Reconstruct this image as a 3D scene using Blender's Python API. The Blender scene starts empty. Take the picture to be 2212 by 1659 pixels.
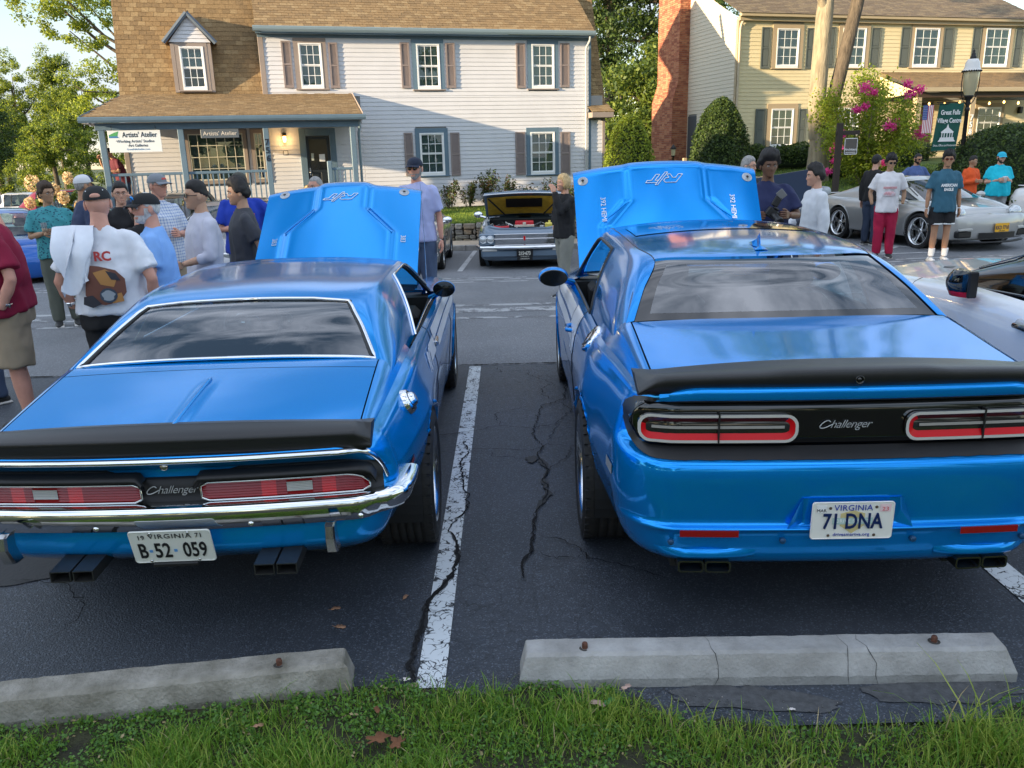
import bpy, math, random
import numpy as np
from mathutils import Vector, Matrix, noise
random.seed(7); np.random.seed(7)
R_ = math.radians
S = bpy.context.scene
COL = S.collection
TH, ROLL, YAW, CH = R_(15.72), R_(-1.5), -0.00105, 1.9
cam = bpy.data.cameras.new('camera'); cam_o = bpy.data.objects.new('camera', cam); COL.objects.link(cam_o)
cam.sensor_width = 36; cam.lens = 36*1760/2212; cam.clip_start = .05; cam.clip_end = 2000
cam_o.matrix_world = Matrix.Translation((0,0,CH)) @ Matrix.Rotation(YAW,4,'Z') @ Matrix.Rotation(math.pi/2-TH,4,'X') @ Matrix.Rotation(ROLL,4,'Z')
S.camera = cam_o
SUN_DIR = Vector((-.874,-.485,0)).normalized()*math.cos(R_(9.5)) + Vector((0,0,math.sin(R_(9.5))))
W = bpy.data.worlds.new('World'); S.world = W; W.use_nodes = True
nt = W.node_tree; nt.nodes.clear()
def N(nt, t, **k):
 n = nt.nodes.new(t)
 for a, b in k.items(): setattr(n, a, b)
 return n
sky = N(nt,'ShaderNodeTexSky', sky_type='NISHITA', sun_disc=False, sun_elevation=R_(9.5),
  sun_rotation=math.atan2(SUN_DIR.x, SUN_DIR.y), air_density=1.0, dust_density=.15, ozone_density=1.0)
tc = N(nt,'ShaderNodeTexCoord'); mp = N(nt,'ShaderNodeMapping'); mp.inputs['Scale'].default_value = (1.1,1.5,4.0)
nz = N(nt,'ShaderNodeTexNoise'); nz.inputs['Scale'].default_value = 2.1; nz.inputs['Detail'].default_value = 9; nz.inputs['Roughness'].default_value=.58
cr = N(nt,'ShaderNodeValToRGB'); cr.color_ramp.elements[0].position=.40; cr.color_ramp.elements[1].position=.62
bg = N(nt,'ShaderNodeBackground'); bg.inputs['Strength'].default_value = .12
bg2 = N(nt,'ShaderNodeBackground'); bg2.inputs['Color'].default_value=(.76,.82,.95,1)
mx = N(nt,'ShaderNodeMixShader'); out = N(nt,'ShaderNodeOutputWorld')
L = nt.links.new
sx_=N(nt,'ShaderNodeSeparateXYZ'); mr=N(nt,'ShaderNodeMapRange',interpolation_type='SMOOTHSTEP'); mr.inputs['From Min'].default_value=.0; mr.inputs['From Max'].default_value=.8; mr.inputs['To Min'].default_value=.36; mr.inputs['To Max'].default_value=.98  # clouds made brighter toward the zenith, above the view, to light the foreground
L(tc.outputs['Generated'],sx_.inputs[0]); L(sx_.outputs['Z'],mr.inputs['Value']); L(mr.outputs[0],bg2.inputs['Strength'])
L(tc.outputs['Generated'], mp.inputs['Vector']); L(mp.outputs[0], nz.inputs['Vector']); L(nz.outputs['Fac'], cr.inputs['Fac'])
mt = N(nt,'ShaderNodeMath', operation='MULTIPLY'); mt.inputs[1].default_value=.85
L(cr.outputs['Color'], mt.inputs[0]); L(mt.outputs[0], mx.inputs['Fac'])
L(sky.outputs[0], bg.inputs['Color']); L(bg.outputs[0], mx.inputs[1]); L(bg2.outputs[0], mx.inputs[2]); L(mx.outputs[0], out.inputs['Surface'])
sun = bpy.data.lights.new('sun','SUN'); sun.energy = 4.6; sun.angle = R_(.6); sun.color=(1,.78,.50)
so = bpy.data.objects.new('sun', sun); COL.objects.link(so)
so.rotation_euler = SUN_DIR.to_track_quat('Z','Y').to_euler()
S.view_settings.view_transform='Standard'; S.view_settings.look='None'; S.view_settings.gamma=1; S.view_settings.use_curve_mapping=False
S.view_settings.exposure = 1.55
S.render.engine='CYCLES'
def tag(o, label=None, cat=None, group=None, kind=None):
 if label: o['label']=label
 if cat: o['category']=cat
 if group: o['group']=group
 if kind: o['kind']=kind
 return o
def empty(name, loc=(0,0,0), rz=0, label=None, cat=None, group=None, scale=1):
 o = bpy.data.objects.new(name, None); COL.objects.link(o); o.location = loc; o.rotation_euler=(0,0,rz); o.empty_display_size=.1
 if scale!=1: o.scale=(scale,)*3
 return tag(o, label, cat, group)
def mk(name, V, F, mats=None, parent=None, smooth=False, mi=None, loc=None, uv=None):
 me = bpy.data.meshes.new(name)
 if isinstance(V, np.ndarray): V = V.tolist()
 me.from_pydata(V, [], F);
 if mats is not None:
  for m in (mats if isinstance(mats,(list,tuple)) else [mats]): me.materials.append(m)
 if mi is not None: me.polygons.foreach_set('material_index', mi)
 if smooth is True: me.polygons.foreach_set('use_smooth', [True]*len(me.polygons))
 elif smooth: me.polygons.foreach_set('use_smooth', list(smooth))
 me.update()
 o = bpy.data.objects.new(name, me); COL.objects.link(o)
 if parent is not None: o.parent = parent
 if loc is not None: o.location = loc
 return o
class MB:
 """collects primitives of one part into one mesh"""
 def __init__(s): s.V=[]; s.F=[]; s.M=[]; s.S=[]; s.m=0; s.T=Matrix.Identity(4)
 def add(s, V, F, smooth=False):
  b=len(s.V);
  if s.T==Matrix.Identity(4): s.V += [tuple(v) for v in V]
  else: s.V += [tuple(s.T@Vector(v)) for v in V]
  s.F += [tuple(b+i for i in f) for f in F]; s.M += [s.m]*len(F); s.S += [smooth]*len(F); return s
 def box(s, x0,y0,z0,x1,y1,z1, b=0):
  if b<=0:
   V=[(x,y,z) for z in (z0,z1) for y in (y0,y1) for x in (x0,x1)]
   return s.add(V,[(0,2,3,1),(4,5,7,6),(0,1,5,4),(2,6,7,3),(0,4,6,2),(1,3,7,5)])
  V=[];
  for (sx,sy,sz) in [(a,c,d) for a in (0,1) for c in (0,1) for d in (0,1)]:
   X=(x0,x1)[sx];Y=(y0,y1)[sy];Z=(z0,z1)[sz];ax=(1-2*sx)*b;ay=(1-2*sy)*b;az=(1-2*sz)*b
   V+=[(X,Y+ay,Z+az),(X+ax,Y,Z+az),(X+ax,Y+ay,Z)]
  def i(a,c,d,k): return (a*4+c*2+d)*3+k
  F=[]
  for a in (0,1): q=[i(a,0,0,0),i(a,1,0,0),i(a,1,1,0),i(a,0,1,0)]; F.append(tuple(q if a else q[::-1]))
  for c in (0,1): q=[i(0,c,0,1),i(1,c,0,1),i(1,c,1,1),i(0,c,1,1)]; F.append(tuple(q[::-1] if c else q))
  for d in (0,1): q=[i(0,0,d,2),i(1,0,d,2),i(1,1,d,2),i(0,1,d,2)]; F.append(tuple(q if d else q[::-1]))
  for a in (0,1):
   for c in (0,1):
    q=[i(a,c,0,0),i(a,c,0,1),i(a,c,1,1),i(a,c,1,0)]; F.append(tuple(q if (a^c) else q[::-1]))
  for a in (0,1):
   for d in (0,1):
    q=[i(a,0,d,0),i(a,0,d,2),i(a,1,d,2),i(a,1,d,0)]; F.append(tuple(q[::-1] if (a^d) else q))
  for c in (0,1):
   for d in (0,1):
    q=[i(0,c,d,1),i(0,c,d,2),i(1,c,d,2),i(1,c,d,1)]; F.append(tuple(q if (c^d) else q[::-1]))
  for a in (0,1):
   for c in (0,1):
    for d in (0,1):
     q=[i(a,c,d,0),i(a,c,d,1),i(a,c,d,2)]; F.append(tuple(q if (a^c^d) else q[::-1]))
  return s.add(V,F)
 def grid(s, P, smooth=True, closeu=False, flip=False):
  P=np.asarray(P); nu,nv=P.shape[:2]; F=[]
  for i in range(nu-(0 if closeu else 1)):
   for j in range(nv-1):
    a=i*nv+j;b=((i+1)%nu)*nv+j
    F.append((a,b,b+1,a+1) if not flip else (a,a+1,b+1,b))
  return s.add(P.reshape(-1,3).tolist(),F,smooth)
 def lathe(s, prof, c=(0,0,0), axis='z', n=24, smooth=True, a0=0, a1=None):
  full=a1 is None; a1=2*math.pi if full else a1; m=n if full else n+1
  P=[]
  for i in range(m):
   a=a0+(a1-a0)*i/n; ca,sa=math.cos(a),math.sin(a); row=[]
   for r,h in prof:
    if axis=='z': row.append((c[0]+r*ca,c[1]+r*sa,c[2]+h))
    elif axis=='x': row.append((c[0]+h,c[1]+r*ca,c[2]+r*sa))
    else: row.append((c[0]+r*ca,c[1]+h,c[2]+r*sa))
   P.append(row)
  return s.grid(P,smooth,closeu=full)
 def tube(s, pts, r, n=8, smooth=True, cap=True):
  pts=[Vector(p) for p in pts]; rr = r if isinstance(r,(list,tuple)) else [r]*len(pts)
  rows=[]; up=None
  for i,p in enumerate(pts):
   t=(pts[min(i+1,len(pts)-1)]-pts[max(i-1,0)]);
   if t.length<1e-9: t=Vector((0,0,1))
   t.normalize()
   if up is None:
    up=Vector((0,0,1)) if abs(t.z)<.9 else Vector((0,1,0))
   a=t.cross(up);
   if a.length<1e-6: a=t.cross(Vector((1,0,0)))
   a.normalize(); b=a.cross(t); up=b
   q=rr[i]; qa,qb=(q if isinstance(q,(tuple,list)) else (q,q))
   rows.append([tuple(p+a*math.cos(2*math.pi*k/n)*qa+b*math.sin(2*math.pi*k/n)*qb) for k in range(n)])
  P=np.array(rows).transpose(1,0,2); s.grid(P,smooth,closeu=True)
  if cap:
   s.add(rows[0],[tuple(range(n))],False); s.add(rows[-1],[tuple(range(n))[::-1]],False)
  return s
 def prism(s, poly, fn, h0, h1):
  """poly: list of 2-D points, fn(u,v,h)->xyz"""
  n=len(poly); V=[fn(u,v,h0) for u,v in poly]+[fn(u,v,h1) for u,v in poly]
  F=[tuple(range(n))[::-1],tuple(range(n,2*n))]+[(i,(i+1)%n,n+(i+1)%n,n+i) for i in range(n)]
  return s.add(V,F)
 def ball(s, c, r, nu=16, nv=10, smooth=True):
  rx,ry,rz=r if isinstance(r,(tuple,list)) else (r,r,r)
  P=[[(c[0]+rx*math.sin(math.pi*j/nv)*math.cos(2*math.pi*i/nu),c[1]+ry*math.sin(math.pi*j/nv)*math.sin(2*math.pi*i/nu),c[2]-rz*math.cos(math.pi*j/nv)) for j in range(nv+1)] for i in range(nu)]
  return s.grid(P,smooth,closeu=True)
 def build(s, name, mats, parent=None, loc=None):
  return mk(name, s.V, s.F, mats, parent, s.S, s.M, loc)
def copy_tree(o, parent=None):
 c=o.copy(); COL.objects.link(c); c.parent=parent
 for ch in list(o.children): copy_tree(ch,c)
 return c
def finish(o, mods):
 """apply modifiers to a mesh object without bpy.ops"""
 for t,k in mods:
  m=o.modifiers.new(t.lower(),t)
  for a,b in k.items(): setattr(m,a,b)
 dg=bpy.context.evaluated_depsgraph_get(); dg.update()
 me=bpy.data.meshes.new_from_object(o.evaluated_get(dg)); old=o.data
 o.modifiers.clear(); o.data=me; bpy.data.meshes.remove(old); return o
def text_mesh(txt, size=1, ext=.002, shear=0, space=1, bold=0, align='CENTER'):
 cu=bpy.data.curves.new('text','FONT'); cu.body=txt; cu.size=size; cu.extrude=ext; cu.shear=shear; cu.space_character=space; cu.offset=bold
 cu.align_x=align; cu.align_y='CENTER'; cu.resolution_u=3
 o=bpy.data.objects.new('text',cu); COL.objects.link(o)
 dg=bpy.context.evaluated_depsgraph_get(); me=bpy.data.meshes.new_from_object(o.evaluated_get(dg))
 bpy.data.objects.remove(o); bpy.data.curves.remove(cu); return me
def text(name, txt, M, mat, parent=None, size=1, ext=.002, shear=0, space=1, sx=1, bold=0, align='CENTER'):
 me=text_mesh(txt,size,ext,shear,space,bold,align); me.transform(Matrix.Scale(sx,4,(1,0,0))); me.materials.clear(); me.materials.append(mat); me.name=name
 o=bpy.data.objects.new(name,me); COL.objects.link(o); o.parent=parent; o.matrix_local=M; return o
def frame(o, ex, ey):
 """matrix with local x = ex, local y = ey, at o"""
 ex=Vector(ex).normalized(); ez=ex.cross(Vector(ey)).normalized(); ey=ez.cross(ex)
 M=Matrix.Identity(4)
 for i in range(3): M[i][0]=ex[i];M[i][1]=ey[i];M[i][2]=ez[i];M[i][3]=o[i]
 return M
MATS={}
def mat(name, col, rough=.6, metal=0, spec=.5, coat=0, coatr=.05, noise_amt=0, noise_scale=10, col2=None, bump=0, bump_scale=60, bump_dist=.01, trans=0, ior=1.45, emit=None, estr=0, sheen=0, coord='Object', detail=6, alpha=1, stretch=(1,1,1), sss=0, contrast=(.3,.7)):
 if name in MATS: return MATS[name]
 m=bpy.data.materials.new(name); m.use_nodes=True; nt=m.node_tree; b=nt.nodes['Principled BSDF']; L=nt.links.new
 c=(*col,1); b.inputs['Base Color'].default_value=c; b.inputs['Roughness'].default_value=rough; b.inputs['Metallic'].default_value=metal
 b.inputs['Specular IOR Level'].default_value=spec; b.inputs['Coat Weight'].default_value=coat; b.inputs['Coat Roughness'].default_value=coatr
 b.inputs['Transmission Weight'].default_value=trans; b.inputs['IOR'].default_value=ior; b.inputs['Alpha'].default_value=alpha
 if sheen: b.inputs['Sheen Weight'].default_value=sheen
 if sss: b.inputs['Subsurface Weight'].default_value=sss; b.inputs['Subsurface Radius'].default_value=(.02,.008,.005); b.inputs['Subsurface Scale'].default_value=.5
 if emit: b.inputs['Emission Color'].default_value=(*emit,1); b.inputs['Emission Strength'].default_value=estr
 tc=N(nt,'ShaderNodeTexCoord'); mp=N(nt,'ShaderNodeMapping'); mp.inputs['Scale'].default_value=stretch; L(tc.outputs[coord],mp.inputs[0])
 if noise_amt or col2:
  n=N(nt,'ShaderNodeTexNoise'); n.inputs['Scale'].default_value=noise_scale; n.inputs['Detail'].default_value=detail; n.inputs['Roughness'].default_value=.62; L(mp.outputs[0],n.inputs['Vector'])
  r=N(nt,'ShaderNodeValToRGB'); r.color_ramp.elements[0].position=contrast[0]; r.color_ramp.elements[1].position=contrast[1]
  if col2: a0,a1=col,col2
  else: a0=[x*(1-noise_amt) for x in col]; a1=[min(1,x*(1+noise_amt)) for x in col]
  r.color_ramp.elements[0].color=(*a0,1); r.color_ramp.elements[1].color=(*a1,1)
  L(n.outputs['Fac'],r.inputs['Fac']); L(r.outputs[0],b.inputs['Base Color'])
 if bump:
  n2=N(nt,'ShaderNodeTexNoise'); n2.inputs['Scale'].default_value=bump_scale; n2.inputs['Detail'].default_value=5; L(mp.outputs[0],n2.inputs['Vector'])
  bp=N(nt,'ShaderNodeBump'); bp.inputs['Strength'].default_value=bump; bp.inputs['Distance'].default_value=bump_dist; L(n2.outputs['Fac'],bp.inputs['Height']); L(bp.outputs[0],b.inputs['Normal'])
 m['b']=1; MATS[name]=m; return m
def carpaint(name, col, metal=.35, flake=.25, rough=.38, coat=1):
 m=mat(name,col,rough=rough,metal=metal,coat=coat,coatr=.03)
 nt=m.node_tree; b=nt.nodes['Principled BSDF']; L=nt.links.new
 tc=N(nt,'ShaderNodeTexCoord'); v=N(nt,'ShaderNodeTexVoronoi'); v.inputs['Scale'].default_value=900; L(tc.outputs['Object'],v.inputs['Vector'])
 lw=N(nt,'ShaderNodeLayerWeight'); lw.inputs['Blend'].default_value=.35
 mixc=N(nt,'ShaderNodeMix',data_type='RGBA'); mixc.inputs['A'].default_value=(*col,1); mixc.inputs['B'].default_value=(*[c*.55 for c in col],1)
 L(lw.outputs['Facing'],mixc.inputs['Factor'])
 hs=N(nt,'ShaderNodeMix',data_type='RGBA',blend_type='MULTIPLY'); hs.inputs['Factor'].default_value=flake
 L(mixc.outputs['Result'],hs.inputs['A']); L(v.outputs['Color'],hs.inputs['B']); L(hs.outputs['Result'],b.inputs['Base Color'])
 nzz=N(nt,'ShaderNodeTexNoise'); nzz.inputs['Scale'].default_value=3; L(tc.outputs['Object'],nzz.inputs['Vector'])
 bp=N(nt,'ShaderNodeBump'); bp.inputs['Strength'].default_value=.02; bp.inputs['Distance'].default_value=.05; L(nzz.outputs['Fac'],bp.inputs['Height']); L(bp.outputs[0],b.inputs['Coat Normal'])
 return m
def glassm(name, tint=(.6,.75,.75), dark=.5, rough=0.0, ior=1.65):
 """thin window glass: clear film that reflects, tinted see-through"""
 m=bpy.data.materials.new(name); m.use_nodes=True; nt=m.node_tree; nt.nodes.clear(); L=nt.links.new
 o=N(nt,'ShaderNodeOutputMaterial'); tr=N(nt,'ShaderNodeBsdfTransparent'); tr.inputs['Color'].default_value=(*[t*dark for t in tint],1)
 g=N(nt,'ShaderNodeBsdfGlossy'); g.inputs['Roughness'].default_value=rough; g.inputs['Color'].default_value=(.95,.97,1,1)
 f0=((ior-1)/(ior+1))**2; ge=N(nt,'ShaderNodeNewGeometry'); dt=N(nt,'ShaderNodeVectorMath',operation='DOT_PRODUCT'); L(ge.outputs['Normal'],dt.inputs[0]); L(ge.outputs['Incoming'],dt.inputs[1])
 ab=N(nt,'ShaderNodeMath',operation='ABSOLUTE'); L(dt.outputs['Value'],ab.inputs[0]); om=N(nt,'ShaderNodeMath',operation='SUBTRACT'); om.inputs[0].default_value=1; L(ab.outputs[0],om.inputs[1]); pw=N(nt,'ShaderNodeMath',operation='POWER'); pw.inputs[1].default_value=5; L(om.outputs[0],pw.inputs[0])
 ma=N(nt,'ShaderNodeMath',operation='MULTIPLY_ADD'); ma.inputs[1].default_value=1-f0; ma.inputs[2].default_value=f0; L(pw.outputs[0],ma.inputs[0]); mx=N(nt,'ShaderNodeMixShader')
 L(ma.outputs[0],mx.inputs['Fac']); L(tr.outputs[0],mx.inputs[1]); L(g.outputs[0],mx.inputs[2]); L(mx.outputs[0],o.inputs['Surface']); MATS[name]=m; return m
CHROME=mat('chrome',(.82,.83,.85),rough=.07,metal=1)
DCHROME=mat('dull_chrome',(.55,.56,.57),rough=.22,metal=1)
BLACKP=mat('black_plastic',(.012,.012,.013),rough=.45,bump=.15,bump_scale=300,bump_dist=.001)
SATIN=mat('satin_black',(.014,.014,.015),rough=.42,coat=.15,coatr=.3)
GLOSSB=mat('gloss_black',(.004,.004,.005),rough=.05,coat=1)
RUBBER=mat('tyre_rubber',(.018,.018,.018),rough=.75,bump=.2,bump_scale=120,bump_dist=.002,noise_amt=.3,noise_scale=30)
DARK=mat('dark_interior',(.012,.013,.015),rough=.7)
SEATM=mat('seat_vinyl',(.02,.022,.025),rough=.45)
REDL=mat('red_lens',(.26,.004,.008),rough=.25,coat=.25)
REDB=mat('bright_red_lens',(.58,.008,.01),rough=.2,coat=.3)
WHITEL=mat('clear_lens',(.45,.45,.43),rough=.15,coat=1)
ALU=mat('polished_alloy',(.68,.69,.70),rough=.2,metal=1)
WHITEP=mat('white_print',(.82,.82,.82),rough=.5)
def smooth01(t): t=min(1,max(0,t)); return t*t*(3-2*t)
def gz(x,y): return -.024*smooth01((8-x)/6)*max(0,min(y,30)-7.4)
def kerb_y(x): return 19.72-.085*(x+1)
def lz(x,y):
 """height of the lawns behind the kerb"""
 ky=kerb_y(x); b=gz(x,ky)+.12
 if y<ky+1.25: return b
 t=smooth01((x-4)/4); top=b+.42+.03*t
 return top+(.15*smooth01((y-ky-1.2)/5))*(1-t)+t*.8*smooth01((y-ky-1.3)/11)
def sheet(name, xs, ys, f, m, kind='structure', dz=0):
 V=[(x,y,f(x,y)+dz) for x in xs for y in ys]; n=len(ys)
 F=[(i*n+j,(i+1)*n+j,(i+1)*n+j+1,i*n+j+1) for i in range(len(xs)-1) for j in range(n-1)]
 return tag(mk(name,V,F,m,smooth=True),kind=kind)
def asphalt(name, a, b, crack=1.0, rough=.78, agg=1.0, wear=(.03,.05,.05)):
 m=bpy.data.materials.new(name); m.use_nodes=True; nt=m.node_tree; L=nt.links.new; bs=nt.nodes['Principled BSDF']
 tc=N(nt,'ShaderNodeTexCoord')
 n1=N(nt,'ShaderNodeTexNoise'); n1.inputs['Scale'].default_value=1.1; n1.inputs['Detail'].default_value=7; L(tc.outputs['Object'],n1.inputs['Vector'])
 r1=N(nt,'ShaderNodeValToRGB'); r1.color_ramp.elements[0].color=(*a,1); r1.color_ramp.elements[1].color=(*b,1); r1.color_ramp.elements[0].position=.36; r1.color_ramp.elements[1].position=.68; L(n1.outputs['Fac'],r1.inputs['Fac'])
 v=N(nt,'ShaderNodeTexVoronoi'); v.inputs['Scale'].default_value=170; L(tc.outputs['Object'],v.inputs['Vector'])
 sp=N(nt,'ShaderNodeValToRGB'); sp.color_ramp.elements[0].position=.80; sp.color_ramp.elements[1].position=.97;
 sep=N(nt,'ShaderNodeSeparateColor'); L(v.outputs['Color'],sep.inputs[0]); L(sep.outputs[0],sp.inputs['Fac'])
 mx=N(nt,'ShaderNodeMix',data_type='RGBA'); mx.inputs['B'].default_value=(*[c*4.2 for c in b],1); mf=N(nt,'ShaderNodeMath',operation='MULTIPLY'); mf.inputs[1].default_value=.5*agg
 L(sp.outputs[0],mf.inputs[0]); L(mf.outputs[0],mx.inputs['Factor']); L(r1.outputs[0],mx.inputs['A'])
 w=N(nt,'ShaderNodeTexNoise'); w.inputs['Scale'].default_value=6; w.inputs['Detail'].default_value=4; L(tc.outputs['Object'],w.inputs['Vector'])
 va=N(nt,'ShaderNodeVectorMath',operation='MULTIPLY_ADD'); va.inputs[1].default_value=(.22,.22,.22); L(w.outputs['Color'],va.inputs[0]); L(tc.outputs['Object'],va.inputs[2])
 ve=N(nt,'ShaderNodeTexVoronoi',feature='DISTANCE_TO_EDGE'); ve.inputs['Scale'].default_value=9; L(va.outputs[0],ve.inputs['Vector'])
 ce=N(nt,'ShaderNodeMath',operation='LESS_THAN'); ce.inputs[1].default_value=.018; L(ve.outputs['Distance'],ce.inputs[0])
 pm=N(nt,'ShaderNodeTexNoise'); pm.inputs['Scale'].default_value=.55; L(tc.outputs['Object'],pm.inputs['Vector'])
 pr=N(nt,'ShaderNodeValToRGB'); pr.color_ramp.elements[0].position=.44; pr.color_ramp.elements[1].position=.60; L(pm.outputs['Fac'],pr.inputs['Fac'])
 cm=N(nt,'ShaderNodeMath',operation='MULTIPLY'); L(ce.outputs[0],cm.inputs[0]); L(pr.outputs[0],cm.inputs[1]); cm2=N(nt,'ShaderNodeMath',operation='MULTIPLY'); cm2.inputs[1].default_value=crack*.75; L(cm.outputs[0],cm2.inputs[0])
 mk2=N(nt,'ShaderNodeMix',data_type='RGBA'); mk2.inputs['B'].default_value=(.006,.006,.007,1); L(cm2.outputs[0],mk2.inputs['Factor']); L(mx.outputs['Result'],mk2.inputs['A']); L(mk2.outputs['Result'],bs.inputs['Base Color'])
 n3=N(nt,'ShaderNodeTexNoise'); n3.inputs['Scale'].default_value=140; n3.inputs['Detail'].default_value=3; L(tc.outputs['Object'],n3.inputs['Vector'])
 ad=N(nt,'ShaderNodeMath',operation='SUBTRACT'); L(n3.outputs['Fac'],ad.inputs[0]); L(cm2.outputs[0],ad.inputs[1])
 bp=N(nt,'ShaderNodeBump'); bp.inputs['Strength'].default_value=.9; bp.inputs['Distance'].default_value=.007; L(ad.outputs[0],bp.inputs['Height']); L(bp.outputs[0],bs.inputs['Normal'])
 rr=N(nt,'ShaderNodeMapRange'); rr.inputs['To Min'].default_value=rough-.2; rr.inputs['To Max'].default_value=rough+.1; L(n1.outputs['Fac'],rr.inputs['Value']); L(rr.outputs[0],bs.inputs['Roughness'])
 return m
LOT=asphalt('sealed_asphalt',(.024,.031,.042),(.052,.060,.074),.8,.62,.7)
ROAD=asphalt('worn_asphalt',(.12,.128,.14),(.165,.172,.185),.25,.8,.6)
GREY=asphalt('old_asphalt',(.06,.062,.065),(.10,.10,.10),.4,.85)
xs=list(np.linspace(-60,-14,24))[:-1]+list(np.linspace(-14,14,57))+list(np.linspace(14,60,24))[1:];
sheet('parking_lot',xs,[2.35,3.2,4.2,5.2,6.2,7.4],lambda x,y:0,LOT,dz=.004)
sheet('road',xs,[7.4]+list(np.linspace(7.8,30,75)),gz,ROAD,dz=0)
LAWNM=mat('lawn_ground',(.045,.075,.016),rough=.95,col2=(.09,.14,.03),noise_scale=2.2,bump=.6,bump_scale=70,bump_dist=.03,contrast=(.3,.7))
EARTH=mat('dark_earth',(.018,.015,.012),rough=.95,noise_amt=.5,noise_scale=12,bump=.8,bump_scale=50,bump_dist=.02)
PAVE=mat('pavement_concrete',(.40,.33,.25),rough=.9,noise_amt=.15,noise_scale=4,bump=.2,bump_scale=80,bump_dist=.004)
KERBM=mat('kerb_concrete',(.30,.29,.27),rough=.9,noise_amt=.25,noise_scale=6,bump=.4,bump_scale=60,bump_dist=.006)
sheet('terrain',list(np.linspace(-300,300,41)),list(np.linspace(-300,2.36,12))+[2.4]+list(np.linspace(30,600,30)),lambda x,y:-.75 if y>29 else -.012,mat('far_ground',(.05,.07,.025),rough=.95,noise_amt=.4,noise_scale=.05),dz=0)
GX0,GX1=-7.0,60
xk=list(np.linspace(GX0,GX1,90))
def band(name,d0,d1,f,m,n=8,dz=0,x=xk):
 V=[];
 for q in x:
  for t in np.linspace(d0,d1,n): V.append((q,kerb_y(q)+t,f(q,kerb_y(q)+t)+dz))
 F=[(i*n+j,(i+1)*n+j,(i+1)*n+j+1,i*n+j+1) for i in range(len(x)-1) for j in range(n-1)]
 return tag(mk(name,V,F,m,smooth=True),kind='structure')
band('pavement',.14,1.245,lz,PAVE,4)
band('lawn',1.36,42,lambda x,y:lz(x,y),LAWNM,44)
kr=empty('kerb',(0,0,0)); tag(kr,kind='structure')
kx=GX0
base=None
while kx<26:
 x1=kx+1.5; y0,y1=kerb_y(kx),kerb_y(x1-.01); z0=gz(kx,y0); b=MB()
 V=[(kx,y0,z0-.05),(x1-.012,y1,z0-.05),(kx,y0+.012,z0+.115),(x1-.012,y1+.012,z0+.115),(kx,y0+.03,z0+.127),(x1-.012,y1+.03,z0+.127),(kx,y0+.145,z0+.127),(x1-.012,y1+.145,z0+.127)]
 b.add(V,[(0,1,3,2),(2,3,5,4),(4,5,7,6),(0,2,4,6),(1,7,5,3)]); b.build('kerb_stone',KERBM,kr); kx=x1
def paint_mat(name, col, under, wear=.5, scale=9, crk=True):
 m=bpy.data.materials.new(name); m.use_nodes=True; nt=m.node_tree; L=nt.links.new; bs=nt.nodes['Principled BSDF']; bs.inputs['Roughness'].default_value=.75
 tc=N(nt,'ShaderNodeTexCoord'); n=N(nt,'ShaderNodeTexNoise'); n.inputs['Scale'].default_value=scale; n.inputs['Detail'].default_value=10; n.inputs['Roughness'].default_value=.72; L(tc.outputs['Object'],n.inputs['Vector'])
 w=N(nt,'ShaderNodeTexNoise'); w.inputs['Scale'].default_value=9; L(tc.outputs['Object'],w.inputs['Vector'])
 va=N(nt,'ShaderNodeVectorMath',operation='MULTIPLY_ADD'); va.inputs[1].default_value=(.15,.15,.15); L(w.outputs['Color'],va.inputs[0]); L(tc.outputs['Object'],va.inputs[2])
 v=N(nt,'ShaderNodeTexVoronoi',feature='DISTANCE_TO_EDGE'); v.inputs['Scale'].default_value=26; L(va.outputs[0],v.inputs['Vector'])
 s=N(nt,'ShaderNodeMath',operation='MULTIPLY'); s.inputs[1].default_value=1.6 if crk else 0; L(v.outputs['Distance'],s.inputs[0]); mn=N(nt,'ShaderNodeMath',operation='MINIMUM'); mn.inputs[1].default_value=.16; L(s.outputs[0],mn.inputs[0])
 a=N(nt,'ShaderNodeMath',operation='ADD'); L(n.outputs['Fac'],a.inputs[0]); L(mn.outputs[0],a.inputs[1])
 r=N(nt,'ShaderNodeValToRGB'); r.color_ramp.elements[0].position=wear+.10*(1 if crk else 0); r.color_ramp.elements[1].position=wear+.045+.10*(1 if crk else 0); r.color_ramp.elements[0].color=(*under,1); r.color_ramp.elements[1].color=(*col,1); L(a.outputs[0],r.inputs['Fac']); L(r.outputs[0],bs.inputs['Base Color'])
 bp=N(nt,'ShaderNodeBump'); bp.inputs['Strength'].default_value=.5; bp.inputs['Distance'].default_value=.004; L(r.outputs['Color'],bp.inputs['Height']); L(bp.outputs[0],bs.inputs['Normal'])
 return m
PNT=paint_mat('stall_line_paint',(.58,.62,.64),(.03,.034,.04),.43,14); PNT2=paint_mat('worn_road_paint',(.34,.35,.36),(.12,.125,.135),.47,3.5,False); PNT3=paint_mat('far_line_paint',(.46,.47,.48),(.12,.125,.135),.40,6,False)
def pline(name,x0,y0,x1,y1,w,m,label,dz=.009,n=None,cat='line marking'):
 n=n or max(2,int(math.hypot(x1-x0,y1-y0)/.3)); d=Vector((x1-x0,y1-y0)).normalized(); p=Vector((-d.y,d.x))*w/2; V=[]
 for i in range(n+1):
  t=i/n; x=x0+(x1-x0)*t; y=y0+(y1-y0)*t;
  for s_ in (-1,1): X=x+p.x*s_;Y=y+p.y*s_; V.append((X,Y,gz(X,Y)+dz))
 o=mk(name,V,[(2*i,2*i+1,2*i+3,2*i+2) for i in range(n)],m); tag(o,kind='structure'); return o
pline('parking_line',-.330,2.60,-.330,7.36,.108,PNT,'')
pline('parking_line',2.225,2.75,2.225,7.36,.135,PNT,'')
pline('parking_line',-2.95,2.60,-2.95,7.36,.108,PNT,'')
pline('parking_line',4.85,2.60,4.85,7.36,.108,PNT,'')
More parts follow.
